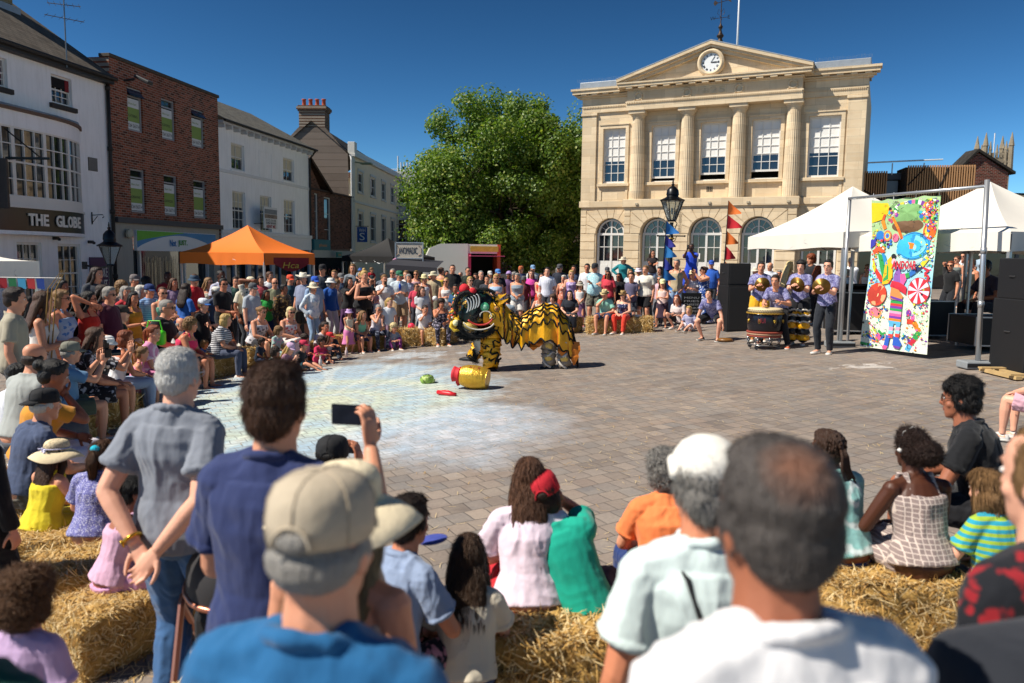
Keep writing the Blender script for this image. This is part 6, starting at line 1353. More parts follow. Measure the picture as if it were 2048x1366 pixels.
# ---------------------------------------------------------------- lamps
def lantern(m,g,c,s=1,X=None):
    x,y,z=c
    m.lathe([(.12*s,0),(.14*s,.02),(.13*s,.05)],6,c,X=X)
    for k in range(6):
        a=k*PI/3; m.tube([(x+.13*s*cos(a),y+.13*s*sin(a),z+.05),(x+.33*s*cos(a),y+.33*s*sin(a),z+.60*s)],.014*s,4,X=X)
    m.lathe([(.36*s,0),(.37*s,.03),(.30*s,.06),(.18*s,.12),(.17*s,.16),(.19*s,.18),(.17*s,.32),(.10*s,.40),(.03*s,.44),(.05*s,.48),(.02*s,.52),(.03*s,.55),(.005,.64)],16,(x,y,z+.60*s),X=X)
    g.lathe([(.125*s,.05),(.32*s,.595*s)],6,c,cap=False,X=X)
gl=newmat('lantern glass',(.5,.55,.55),.1,0,.5); gl.node_tree.nodes['Principled BSDF'].inputs['Transmission Weight'].default_value=.85; gl.node_tree.nodes['Principled BSDF'].inputs['IOR'].default_value=1.05
def ornate_lamp():
    p=P3(4.68,23.2); zt=at(1340,358,23.2).z-p.z; r=empty('street_lamp',tuple(p),0,'ornate black cast iron lamp with six sided lantern in front of the guildhall','street lamp')
    zl=zt-1.24*1.0; gold=plain('gold paint','a8863a',.4,.6)
    m=MB(); m.lathe([(.42,0),(.42,.18),(.36,.2),(.34,.7),(.38,.74),(.30,.82),(.20,.9),(.17,1.15),(.22,1.2),(.12,1.3),(.10,1.5),(.13,1.55),(.07,1.65),(.055,2.4),(.09,2.44),(.055,2.5),(.045,zl-.25),(.09,zl-.2),(.05,zl-.12),(.06,zl-.02)],16)
    for k in range(3):   # intertwined dolphins at the foot
        a=k*2.1; pts=[(.22*cos(a+t*1.4)*(1-.35*t),.22*sin(a+t*1.4)*(1-.35*t),.8+t*.8) for t in [i/8 for i in range(9)]]; m.tube(pts,[.10,.13,.12,.10,.08,.07,.06,.05,.07],8)
    m.tube([(-.38,0,zl-.42),(.38,0,zl-.42)],.018,6); [m.ell((s*.40,0,zl-.42),(.03,.03,.03),6) for s in(-1,1)]
    for s in(-1,1): m.tube([(0,0,zl-.30),(s*.10,0,zl-.22),(s*.16,0,zl-.05),(s*.10,0,zl+.02)],.014,5); m.tube([(0,0,zl-.62),(s*.12,0,zl-.55),(s*.16,0,zl-.42)],.012,5)
    m.build('post',blackp,r,angle=40); b=MB(); [b.lathe([(q,0),(q+.01,.02),(q,.04)],16,(0,0,z)) for q,z in((.43,.16),(.39,.72),(.235,1.17),(.14,1.52),(.10,2.42))]; b.build('gold_band',gold,r,True)
    a=MB(); g=MB(); lantern(a,g,(0,0,zl),1.0); a.build('lantern_frame',blackp,r,angle=40); g.build('lantern_glass',gl,r)
    bl=MB(); bl.lathe([(.02,0),(.04,.1),(.03,.2)],8,(0,0,zl+.2)); bl.build('lamp_bulb',plain('bulb white','dcd8c8',.3),r)
ornate_lamp()
p=P3(-10.6,20.5); r=empty('street_lamp',(p.x,p.y,0),0,'black iron lantern on a bracket beside the karaoke poster and drainpipe','street lamp'); zc=at(221,532,20.5).z
p=at(221,532,20.5); r.location=(p.x,p.y,p.z); m=MB(); g=MB(); lantern(m,g,(0,0,0),.85); m.tube([(0,0,-.0),(0,0,-3.0)],.05,8); m.build('lantern_frame',blackp,r,angle=40); g.build('lantern_glass',gl,r); m=MB(); m.tube([(0,0,.0),(-.3,.1,-.05),(-.9,.4,-.0)],.025,6); m.lathe([(.07,-.1),(.07,.1)],8,(-.9,.4,0)); m.build('bracket',blackp,r)
# ---------------------------------------------------------------- pennant poles
def pennants(px,pb,Y,cols,label,ys,lean=.0):
    b=at(px,640,Y); b=P3(b.x,Y); r=empty('pennant_pole',tuple(b),0,label,'flag'); zt=at(pb[0],pb[1],Y); 
    m=MB(); m.tube([(0,0,0),(lerp(0,zt.x-b.x,.5),0,(zt.z-b.z)*.5),(zt.x-b.x,0,zt.z-b.z)],[.022,.016,.008],6); m.build('pole',blackp,r)
    rg=random.Random(int(px))
    for i,(y,cx,L) in enumerate(ys):
        z=at(px,y,Y).z-b.z; x=(zt.x-b.x)*z/(zt.z-b.z); f=MB(); hh=.19; rows=[]
        for a in range(9):
            t=a/8; w=.06*sin(t*5+i)*t; rows.append([(x+t*L*1.0,w,z+hh*(1-t)-.13*t),(x+t*L,w+.01,z-.13*t-.0),(x+t*L,w,z-hh*(1-t)-.16*t)])
        f.rings(rows,0,False,False); f.build('pennant',plain('flag '+cols[i%len(cols)],cols[i%len(cols)],.7,var=.1),r,True)
pennants(1318,(1333,440),21.5,['1f6fb8','2c2f8c','2a7fc4','2c3a9c','2470b4'],'pole hung with blue pennants in front of the iron lamp',[(455,0,.36),(482,0,.30),(502,0,.36),(527,0,.28),(548,0,.38),(568,0,.3)])
pennants(1441,(1457,402),20.6,['e8742a','d0202c','e8742a','c81c2c','e8742a','c02030'],'pole hung with orange and red pennants beside the loudspeakers',[(415,0,.34),(443,0,.40),(475,0,.34),(505,0,.30),(535,0,.26),(560,0,.3),(585,0,.30),(606,0,.26)])
# ---------------------------------------------------------------- food van, car, trader signs
def food_van():
    Y=41; a=at(846,560,Y); r=empty('catering_trailer',(a.x,a.y,G(a.x,a.y)),R(8),'white catering trailer with open hatch and pink awning under the tree','trailer'); g=G(a.x,a.y)
    zt=at(900,487,Y).z-g; x1=at(935,500,Y).x-a.x; x2=at(958,500,Y+1).x-a.x
    m=MB(); pr=[(0,.35),(x1,.35),(x1,zt),(.9,zt-.02),(.35,zt-.25),(.05,zt-.9)]; m.prism(pr,-.4,2.0); m.build('body',plain('cream panel','dddcd2',.35,var=.04),r,angle=30)
    m=MB(); m.box((x1,-.38,.4),(x1+1.7,1.9,.9),0); m.box((x1,-.38,2.5),(x1+1.7,1.9,zt-.02),0); m.box((x1+1.55,-.4,.4),(x1+1.72,1.9,zt-.02),2); m.box((x1,-.42,.4),(x1+.16,-.36,2.5),1); m.box((x1+.1,1.7,.9),(x1+1.6,1.75,2.5),3); m.box((x1+.12,-.42,2.6),(x1+1.6,-.385,zt-.12),4)
    m.build('serving_side',[plain('cream panel','dddcd2',.35,var=.04),plain('magenta trim','a81c4c',.5),plain('orange trim','c8502c',.5),darkin,plain('yellow sign','b8a03c',.6,var=.4,scale=8)],r)
    m=MB(); m.box((x1+.05,-1.6,2.35),(x1+1.8,-.38,2.40)); o=m.build('awning',plain('pink awning','b84468',.6,var=.3),r)
    for q in(.9,2.6): w=MB(); w.X=Matrix.Translation((q,-.35,.33))@Matrix.Rotation(PI/2,4,'X'); w.lathe([(.33,-.1),(.33,.1)],16); w.build('wheel',plain('tyre','151515',.8),r)
food_van()
def nomadic():
    Y=31; p0=at(791,486,Y); p1=at(845,516,Y); r=empty('sign_stall',(p0.x,Y,G(p0.x,Y)),0,'drinks stall with a cream name board on a frame beside the black gazebo','stall'); g=G(p0.x,Y); W=p1.x-p0.x
    m=MB(); m.box((0,-.03,p1.z-g),(W,0,p0.z-g)); b=m.build('name_board',plain('board cream','c9bfae',.7,var=.1),r); m=MB()
    for q in((-.02,-.06,.0),(W,-.06,W+.04)): m.box((q[0],-.05,0),(q[0]+.04,.0,p0.z-g+.05))
    m.box((0,-.05,p0.z-g),(W,0,p0.z-g+.04)); m.box((0,-.05,p1.z-g-.04),(W,0,p1.z-g)); m.build('frame',metal,r)
    text('NOMADIC',.26,(W/2,-.035,(p0.z+p1.z)/2-g),plain('ink grey','3a3f48',.6,var=0),b,W*.62,.005)
    for s in(.09,.91): q=MB(); [q.tube([(W*s+.05*cos(t*2.1),-.04,(p0.z+p1.z)/2-g+.2*sin(t)),(W*s+.07*cos(t*2.1+1),-.04,(p0.z+p1.z)/2-g+.2*sin(t+.6))],.008,4) for t in range(6)]; q.build('leaf_motif',plain('brown motif','9c7c64',.7),b)
    m=MB(); m.add([(-.2,-1.2,2.0),(1.8,-1.5,1.9),(1.9,.3,2.15),(0,.3,2.25)],[(0,1,2,3)]); m.add([(-.2,-1.2,2.0),(1.8,-1.5,1.9),(1.8,-1.5,1.7),(-.2,-1.2,1.8)],[(0,1,2,3)]); m.build('canopy',plain('charcoal canvas','2c2c34',.8),r)
    fl=MB(); rg=random.Random(3); [fl.ell((rg.gauss(.0,.05),-.1+rg.gauss(0,.05),2.2-.035*i),(.06,.06,.05),6) for i in range(24)]; fl.build('flower_garland',plain('pink flowers','c890b0',.8,var=.4,scale=20),r)
nomadic()
def van():
    p=at(985,540,45); r=empty('parked_van',(p.x,p.y,G(p.x,p.y)),R(0),'white van with its nose to the right, parked behind the crowd under the tree','van'); m=MB(); m.prism([(-1.2,.35),(2.2,.35),(2.25,.9),(1.5,1.15),(.75,1.95),(.3,2.1),(-1.2,2.1)],0,1.8); m.build('body',plain('van white','dfe3e4',.3,var=.03),r,angle=30)
    m=MB(); m.prism([(1.42,1.18),(.80,1.85),(.15,1.85),(.15,1.18)],-.012,-.002); m.add([(1.53,.15,1.2),(1.53,1.65,1.2),(.84,1.65,1.92),(.84,.15,1.92)],[(0,1,2,3)]); m.build('window',glass,r)
    for q in(-.6,1.6): w=MB(); w.X=Matrix.Translation((q,.02,.33))@Matrix.Rotation(PI/2,4,'X'); w.lathe([(.33,-.02),(.33,.2)],16); w.build('wheel',plain('tyre','151515',.8),r)
van()
# ---------------------------------------------------------------- hay bales
STRAW=[plain('straw gold','c39a54',.7,var=.25,scale=30),plain('straw pale','dec490',.65,var=.15,scale=30),plain('straw brown','a87c3c',.8,var=.25,scale=30)]
def baledata(n,seed,near):
    rg=random.Random(seed); m=MB(); m.bbox((-.46,-.235,0),(.46,.235,.37),.05); me=remesh(m,.02 if near else .035,1,.028,7,seed,(1,1,1)); body=me
    s=MB()
    for i in range(n):
        f=rg.random(); 
        if f<.42: p=V((rg.uniform(-.46,.46),rg.uniform(-.24,.24),.37)); nn=V((0,0,1))
        elif f<.72: p=V((rg.uniform(-.47,.47),rg.choice([-.245,.245]),rg.uniform(.0,.37))); nn=V((0,p.y,0)).normalized()
        else: p=V((rg.choice([-.47,.47]),rg.uniform(-.24,.24),rg.uniform(.0,.37))); nn=V((p.x,0,0)).normalized()
        d=V((rg.gauss(0,1),rg.gauss(0,1),rg.gauss(0,1))); d=(d-nn*d.dot(nn)*.75).normalized(); L=rg.uniform(.03,.11)*(1 if near else 1.3); w=rg.uniform(.0018,.0035)*(1 if near else 2.2); p=p+nn*rg.uniform(-.012,.022); e=p+d*L; sd=d.cross(nn); sd=(sd.normalized() if sd.length>.1 else d.orthogonal())*w; mid=(p+e)/2+nn*.006
        o=len(s.v); s.v+=[tuple(p-sd),tuple(p+sd),tuple(mid+sd),tuple(mid-sd),tuple(e)]; s.f+=[(o,o+1,o+2,o+3),(o+3,o+2,o+4)]; q=rg.choice([0,0,1,1,2]); s.m+=[q,q]
    sm=s.mesh('straw',STRAW); t=MB()
    for y in(-.11,.11): t.rings([[(x,y-.004,z),(x,y+.004,z)] for x,z in((-.48,.0),(-.485,.36),(0,.385),(.485,.36),(.48,.0))],0,False,False)
    return body,sm,t.mesh('twine',[plain('orange twine','b8702c',.8)])
bodymat=plain('packed straw','b08c4c',.9,var=.45,scale=22,bump=.8)
BD={k:baledata(*v) for k,v in dict(n=(9000,1,True),f=(2600,2,False),g=(2600,3,False)).items()}
def bale(x,y,rz,label,kind='f',s=1,z=0):
    r=empty('hay_bale',tuple(P3(x,y,z)),rz,label,'hay bale','hay bales used as seats',s)
    b,st,tw=BD[kind]
    if not b.materials: b.materials.append(bodymat)
    for me,nm in((b,'bale_body'),(st,'loose_straw'),(tw,'twine')):
        o=bpy.data.objects.new(nm,me); COL.objects.link(o); o.parent=r
    if kind!='n': r.scale=(s,s,s*1.08)
    return r
# ---------------------------------------------------------------- lion dance costume
def satin(name,hx,metal=.55,rough=.28):
    m=newmat(name,H(hx),rough,metal,.6); t=NT(m); o=t.co.outputs['Object']; c=H(hx)
    t.base(t.mix(t.noise(o,9,4),tuple(x*.75 for x in c),tuple(min(1,x*1.15) for x in c))); t.bump(t.math('ADD',t.noise(t.map(o,(1,1,.4)),16,4,.6),t.math('MULTIPLY',t.noise(o,60,2),.3)),.55,.03); return m
gold=satin('gold satin','f4ae0c',.22,.34); gold2=satin('pale gold satin','e8c86a',.3,.4); goldo=satin('amber satin','cf7410',.15,.5)
furb=plain('black fur','0c0c0d',.9,var=.3); furw=plain('white fur','cfc8bc',.95,var=.2,scale=30)
def fur(mb,pts,r,n,L,seed,mi=0,drop=.3):
    rg=random.Random(seed)
    for i in range(n):
        t=rg.random()*(len(pts)-1); k=int(t); p=lerp(pts[k],pts[min(k+1,len(pts)-1)],t-k); d=V((rg.gauss(0,1),rg.gauss(0,1),rg.gauss(0,1)-drop)).normalized(); a=p+d*r*.6; e=a+d*L*rg.uniform(.5,1.2)+V((0,0,-drop*L*.5)); s=d.orthogonal().normalized()*L*.07
        mb.add([a-s,a+s,e],[(0,1,2)],mi)
def lion():
    o=P3(.15,14.35); k=.0094; r=empty('lion_costume',tuple(o),0,'gold lion dance costume with black zigzag trim and painted head in the middle','lion costume')
    L=lambda px,py,y=0: V(((px-1040)*k,y,(739-py)*k))
    def interp(tab,u):
        for a,b in zip(tab,tab[1:]):
            if u<=b[0]: t=(u-a[0])/(b[0]-a[0]); return [lerp(p,q,t*t*(3-2*t)) for p,q in zip(a[1:],b[1:])]
        return list(tab[-1][1:])
    #      u   x(px) top hem halfwidth
    T=[(0,985,590,655,.24),(.12,1006,606,672,.28),(.25,1026,626,684,.28),(.36,1040,634,688,.27),(.48,1058,620,682,.30),(.62,1085,606,672,.33),(.75,1112,610,684,.33),(.88,1138,640,700,.28),(1.0,1152,690,722,.16)]
    def S(u,v):  # v -1..1 : near hem to far hem
        x,zt,zh,w=interp(T,u); a=v*PI/2; zz=lerp(zh,zt,max(0,cos(a))**.62); tri=abs((u*11)%1-.5)*2; zz+=(tri-.4)*11*abs(v)**4; p=L(x+ (1-abs(v))*0,zz); p.y=w*sin(a)*(1+.10*cos(a*2)); f=noise.noise(V((u*9,v*2.2,3)))*.06+.030*sin(u*46+v*3+2*noise.noise(V((u*4,0,1))))*abs(v)+.03*noise.noise(V((u*22,v*5,8))); p.y+=f*(1 if v>0 else -1); p.z+=.02*noise.noise(V((u*14,v*5,0)))-.03*abs(v)*abs(sin(u*30)); p.x+=.03*(abs(v)**2)*sin(u*20); return p
    b=MB(); nu,nv=70,36; rows=[[S(i/nu,-1+2*j/nv) for j in range(nv+1)] for i in range(nu+1)]; b.rings(rows,0,False,False); cape=b.build('cape',gold,r,True)
    b=MB(); b.rings([[lerp(p,L(1070,690),.04) for p in q] for q in rows],0,False,False); b.build('cape_lining',goldo,cape,True)
    z=MB(); fr=MB()
    def ribbon(pts,rad=.013,f=90):
        z.tube(pts,rad,6); fur(fr,pts,rad,f,.03,len(pts)+f)
    out=lambda u,v: S(min(1,max(0,u)),v)+V((0,-.012 if v<0 else .012,.008))
    for q,v0 in enumerate((-.20,-.38,-.57,-.77,.35,.65)):
        n=34; ribbon([out(.34+.64*i/n, v0+.06*(1 if (i//2)%2 else -1)*(1 if i%2 else .6)) for i in range(n+1)],.015,200)
    for v0 in(-1,1): ribbon([S(i/80,v0)+V((0,0,-.0)) for i in range(81)],.016,260)
    for q,u0 in enumerate((.03,.13,.23,.31)):
        n=22; ribbon([out(u0+.022*(1 if i%2 else -1),-1+2*i/n) for i in range(n+1)],.014,140)
    for q in range(5): u=.05+q*.06; ribbon([out(u+.024*sin(PI*j/8),-.62-.38*j/8) for j in range(9)],.009,30)
    ribbon([S(1,v/8-1) for v in range(17)],.014,80)
    z.build('zigzag_trim',furb,cape,True); fr.build('trim_fur',furb,cape)
    m=MB(); m.ell(tuple(L(1036,653,-.15)),(.11,.07,.05),10); fur(m,[L(1030,650,-.12),L(1044,650,-.1)],.05,160,.07,3); m.build('black_ruff',furb,cape)
    # tail panel of cloth tongues
    m=MB()
    for i,(px,py,pe) in enumerate(((1149,680,712),(1146,694,726),(1122,690,708),(1066,684,698),(1076,676,692))):
        m.rings([[L(px-7,py,-.2),L(px+7,py,-.2)],[L(px-9,(py+pe)/2,-.24),L(px+9,(py+pe)/2,-.24)],[L(px-1,pe,-.22),L(px+1,pe,-.22)]],0,False,False)
    explode(m,'cloth_tongue',goldo,cape)
    # dancers' legs
    def leg(name,pts,rad,mat,bands,trim,tm,seed):
        m=MB(); P=[]; Rr=[]; n=14
        for i in range(n*(len(pts)-1)+1): t=i/n; a=min(int(t),len(pts)-2); P.append(lerp(pts[a],pts[a+1],t-a)+V((.012*sin(i*2.7),.01*sin(i*1.3),0))); Rr.append(lerp(rad[a],rad[a+1],t-a)*(1+.07*sin(i*1.9)+.05*sin(i*.8)))
        m.tube(P,Rr,16); lg=m.build(name,mat,r,True); me=lg.data
        for v_ in me.vertices: v_.co+=V(v_.co).normalized()*0+V((noise.noise(v_.co*9),noise.noise(v_.co*9+V((5,0,0))),0))*.02
        t_=MB()
        for q,bt in enumerate(bands):
            i=min(int(bt*n*(len(pts)-1)),len(P)-2); c=P[i]; rr=Rr[i]+.006; d=(P[i+1]-P[i]).normalized(); x=V((0,1,0)).cross(d).normalized(); y=d.cross(x); N_=24
            ring=[c+x*(rr*cos(2*PI*j/N_))+y*(rr*sin(2*PI*j/N_))+d*(.050*(1 if (j//2)%2 else -1) if trim=='zig' else .045*abs(sin(2*PI*j/N_*1.5))) for j in range(N_+1)]
            t_.tube(ring,.018 if trim=='zig' else .020,6); fur(t_,ring,.012,90 if trim=='zig' else 260,.026 if trim=='zig' else .04,q+seed)
        t_.build(name+'_trim',tm,lg,True); return lg
    leg('front_trouser_leg',[L(985,660,.02),L(984,700,-.02),L(982,736,-.05)],[.175,.17,.13],gold,(.35,.62,.82),'zig',furb,1)
    leg('front_trouser_leg',[L(976,662,.10),L(962,692,.16),L(945,718,.22)],[.17,.15,.11],gold,(.45,.7,.9),'zig',furb,5)
    for px,y in((1098,.0),(1128,-.08)):
        lg=leg('rear_trouser_leg',[L(px,672,y),L(px-1,705,y-.01),L(px,729,y-.02)],[.14,.13,.115],plain('fluffy grey cloth','9c9080',.9,var=.3,scale=12),(.12,.48,.86),'wave',furw,9)
        for q in(688,712): m=MB(); m.ell(tuple(L(px-1,q,y-.105)),(.085,.05,.095),10); m.build('yellow_panel',gold2,lg,True)
    for p,a in((L(984,741,-.07),0),(L(936,724,.24),-.6),(L(1092,736,-.04),2.6),(L(1122,738,-.12),2.2)):
        m=MB(); m.X=Matrix.Translation(p)@Matrix.Rotation(a,4,'Z'); m.tube([(.10,0,-.0),(0,0,.01),(-.10,0,0),(-.20,0,-.015)],[.045,.055,.05,.03],8,flat=.75); m.build('black_shoe',plain('black shoe','141416',.6),r,True)
    m=MB(); fur(m,[L(976,735,-.1),L(990,738,-.1)],.05,120,.05,4,drop=1); fur(m,[L(944,722,.2),L(956,726,.25)],.05,120,.05,5,drop=1); m.build('ankle_fur',furb,r)
    # ---- head
    hd=empty('head',(0,0,0)); bpy.data.objects.remove(hd)
    c=L(952,622)
    skinm=newmat('painted papier mache',(.1,.2,.1),.35,0,.5); t=NT(skinm); oc=t.co.outputs['Object']; vv=t.n('ShaderNodeTexVoronoi',_Scale=9.0); t.l(t.mix(.2,oc,t.noise(oc,6,3,.6,'Color')),vv.inputs['Vector'])
    t.base(t.ramp(t.noise(oc,7,3),[(.30,H('0c0d0e')),(.42,H('12302a')),(.50,H('0f1412')),(.58,H('c8961a')),(.64,H('1c5c3c')),(.70,H('b83a28')),(.78,H('d8b030'))],'CONSTANT'))
    m=MB(); Rh=Matrix.Translation(c)@Matrix.Rotation(R(38),4,'Y')
    m.rings([[(a*.9*cos(q),b_*sin(q),zz+off*cos(q)) for q in [2*PI*i/24 for i in range(24)]] for a,b_,zz,off in((.06,.06,-.44,0),(.22,.22,-.38,0),(.33,.31,-.24,.0),(.37,.35,-.05,0),(.36,.34,.12,0),(.30,.30,.26,0),(.18,.2,.36,0),(.05,.05,.40,0))],X=Rh); head=m.build('head',skinm,r,True)
    # back of the head: gold cloth with painted medallions
    m=MB(); rows=[]
    for i in range(13):
        u=i/12; row=[]
        for j in range(17):
            a=-PI*.62+PI*1.24*j/16; row.append(L(968+u*46,0)*1+V((0,.34*(1-.25*u)*sin(a)-0,0)) if 0 else V(((968+u*46-1040)*k,(.36-.10*u)*sin(a),(739-(628+u*18))*k+(.40-.10*u)*cos(a)*(1-.15*u))))
        rows.append(row)
    m.rings(rows,0,False,False); nk=m.build('neck_cloth',gold,head,True)
    def disc(nm,px,py,y,rad,cols,sq=1):
        for i,(h,s) in enumerate(cols):
            q=MB(); q.X=Matrix.Translation(L(px,py,y-.006*i))@Matrix.Rotation(R(90),4,'X'); q.lathe([(rad*s,-.0),(rad*s,.012),(rad*s*.9,.018)],20); q.build(nm,plain('paint '+h,h,.35),head,True)
    disc('mirror_disc',971,613,-.37,.085,[('0c0c0d',1.15),('4fae7c',.95),('9fd8b4',.5)]); disc('medallion',994,617,-.33,.055,[('0c0c0d',1.1),('b8862c',.9),('7c4a24',.55)]); disc('medallion',985,631,-.36,.060,[('0c0c0d',1.15),('d8b03a',.95),('3a3020',.55),('d8b03a',.3)])
    disc('medallion',932,588,-.30,.06,[('0c0c0d',1.1),('e0c030',.9),('2a2a24',.6),('e0c030',.3)])
    # brow fur, mouth ribs, jaw
    def arc(cx,cy,rx,ry,a0,a1,y,n=14): return [L(cx+rx*cos(R(a0+(a1-a0)*i/n)),cy-ry*sin(R(a0+(a1-a0)*i/n)),y-.0) for i in range(n+1)]
    fm=MB()
    for pts,rad,nn,ln,sd in((arc(938,612,24,26,-60,200,-.34),.045,900,.075,1),(arc(955,648,34,22,-200,-20,-.32),.045,900,.08,2),(arc(940,660,22,14,-190,10,-.25),.05,700,.09,3),(arc(965,592,26,12,20,150,-.2),.03,400,.06,4)):
        fm.tube(pts,rad,7); fur(fm,pts,rad,nn,ln,sd)
    fm.build('black_mane',furb,head,False)
    rb=MB()
    for i in range(5): rb.tube(arc(934+i*5.2,612-i*2.6,6,13,-75,95,-.385-.006*i,8),[.006,.011,.013,.014,.014,.013,.011,.008,.005],6)
    rb.build('silver_brow_ribs',plain('silver rib','c4c6c4',.35,.3),head,True)
    rb=MB(); rb.tube(arc(960,640,30,17,-170,-15,-.39),.012,6); rb.tube(arc(962,633,24,15,-160,-10,-.385),.016,6,1); rb.tube(arc(973,630,11,9,-40,190,-.385),.012,6); rb.build('mouth_lip',[furw,plain('red lip','c0342c',.5)],head,True)
    rb=MB(); rb.X=Matrix.Translation(L(941,651,-.2))@Matrix.Rotation(R(20),4,'Y'); rb.ell((0,0,0),(.17,.2,.075),16); rb.build('lower_jaw',gold2,head,True)
    rg=random.Random(8); cols=['e0b82c','f2efe4','c8342c','2a5c3a','1a1a1c','d8702c']; by={}
    for i in range(120):
        a=rg.uniform(0,1); q=by.setdefault(cols[rg.randrange(6)],MB()); p=L(912+8*rg.gauss(0,.6)+5*sin(a*6),590+a*52,rg.uniform(-.34,.25)); q.ell(tuple(p),(rg.uniform(.018,.034),)*3,7)
    for h,q in by.items(): q.build('pompom_cluster',plain('bobble '+h,h,.5),head,True)
    for (px,py,rad,h) in((931,580,.10,'c81f2c'),(947,584,.07,'c81f2c'),(915,645,.10,'d8b02c'),(915,645,.062,'e8e0b0')):
        q=MB(); q.ell(tuple(L(px,py,-.26 if rad>.09 else -.32)),(rad,)*3,12); fur(q,[L(px,py,-.28),L(px+1,py,-.28)],rad,260,.03,px); q.build('pompom',plain('pompom '+h,h,.85,var=.25,scale=30),head,True)
    q=MB(); q.tube([L(908,640,-.3),L(905,652,-.32),L(912,660,-.33),L(925,658,-.33)],[.02,.03,.03,.02],7); q.build('snout_curl',plain('yellow curl','e0b82c',.5),head,True)
    q=MB(); q.rings([[L(944,662,-.1),L(958,656,-.12)],[L(950,685,-.14),L(962,680,-.14)],[L(955,703,-.12),L(962,700,-.12)]],0,False,False); q.rings([[L(944,662,-.08),L(958,656,-.1)],[L(950,685,-.12),L(962,680,-.12)],[L(955,703,-.1),L(962,700,-.1)]],0,False,False); fur(q,[L(944,662,-.11),L(952,688,-.13),L(957,704,-.12)],.02,400,.05,2,1); q.build('beard_panel',[furw],head)
    q=MB(); fur(q,[L(948,698,-.1),L(954,704,-.1)],.02,300,.13,2,2,drop=2.4) if 0 else fur(q,[L(950,696,-.1),L(954,700,-.1)],.015,120,.12,2,0,2.6); q.build('black_beard_tassel',furb,head)
    for px,py in((1000,596),(1004,606)): q=MB(); q.rings([[L(px-10,py+6,-.2),L(px-4,py-6,-.2)],[L(px,py+2,-.22),L(px+4,py-6,-.22)],[L(px+11,py-7,-.24),L(px+12,py-9,-.24)]],0,False,False); q.build('pointed_ear',gold,head)
lion()
# ---------------------------------------------------------------- jar, cabbage, red scroll
def jar():
    a=gnd(950,780); r=empty('golden_jar',(a.x,a.y,a.z),0,'gold lacquered wine jar with red lid lying on its side below the lion head','jar'); M=Matrix.Translation((-.02,.12,.19))@Matrix.Rotation(R(-14),4,'Z')@Matrix.Rotation(R(6),4,'Y')@Matrix.Rotation(PI/2,4,'Y')@Matrix.Translation((0,0,-.22))
    m=MB(); pr=[(.125,0)]; 
    for i in range(45): t=i/44; pr.append((.125+.068*math.sin(PI*min(1,t*.72+.14))**.9+(.003 if i%2 else 0)*(1 if t>.12 else 0),.01+t*.43))
    pr+=[(.160,.45)]; m.lathe(pr,40,X=M); b=m.build('jar_body',satin('gold foil','e0b03a',.6,.3),r,True); b.data.set_sharp_from_angle(angle=R(50))
    m=MB(); m.lathe([(.13,-.01),(.135,-.03),(.11,-.05),(.12,-.10),(.13,-.13),(.09,-.15),(.02,-.15)],24,X=M); m.lathe([(.05,0),(.07,-.03),(.03,-.07)],12,(.13,.05,-.02),X=M); m.build('red_lid',plain('red cloth lid','c4202a',.7,var=.2),r,True)
    m=MB()
    for i in range(3):
        for st in(((0,.06),(0,0),(.035,0)),((.02,.05),(.02,.02))): m.tube([M@V((.193*cos(-2.75+.0+q*4.2)*1.0,.193*sin(-2.75+q*4.2),.16+i*.065+p*1.0)) for p,q in st],.005,4)
    m.build('red_writing',plain('red ink','a81c3c',.6),r)
jar()
p=gnd(855,766); m=MB(); rg=random.Random(3)
for i in range(14):
    a=i*2.4; t=i/14; m.X=Matrix.Rotation(a,4,'Z')@Matrix.Rotation(.9*t,4,'Y'); m.rings([[(.075*cos(R(-50+100*j/6))*sin(R(20+25*k)),.085*sin(R(-50+100*j/6))*1.0,.075+.075*cos(R(20+25*k))+.006*sin(j*2+i)) for j in range(7)] for k in range(6)],i%2,False,False)
m.X=None; m.ell((0,0,.07),(.074,.078,.068),12,1); r=m.build('cabbage',[plain('cabbage leaf','86a848',.6,var=.3,scale=20),plain('cabbage pale','b4c878',.6,var=.3,scale=20)],None,True); r.location=p; tag(r,'small green cabbage lying on the chalked paving','cabbage')
p=gnd(893,791); r=empty('red_scroll',(p.x,p.y,p.z),R(-32),'rolled red cloth scroll lying on the chalk drawing','scroll'); m=MB(); m.tube([(-.17,0,.035),(-.05,.0,.035),(.06,0,.035),(.17,.01,.03)],[.034,.037,.036,.030],12); m.tube([(-.08,-.01,.065),(.02,.0,.075),(.10,.01,.06)],[.012,.016,.010],8); m.build('cloth_roll',plain('red satin','d01c28',.4,var=.2),r,True); m=MB(); m.tube([(-.185,0,.035),(-.165,0,.035)],.02,8); m.build('roll_end',plain('dark red','8c101c',.6),r)
p=gnd(1450,683); m=MB(); m.lathe([(.0,.01),(.16,.01),(.175,.03),(.17,.06),(.12,.075),(0,.08)],24); r=m.build('brown_dish',plain('brown lacquer','7c5424',.4,var=.2),None,True); r.location=p; tag(r,'low brown round cushion on the paving by the crouching performer\'s foot','cushion')
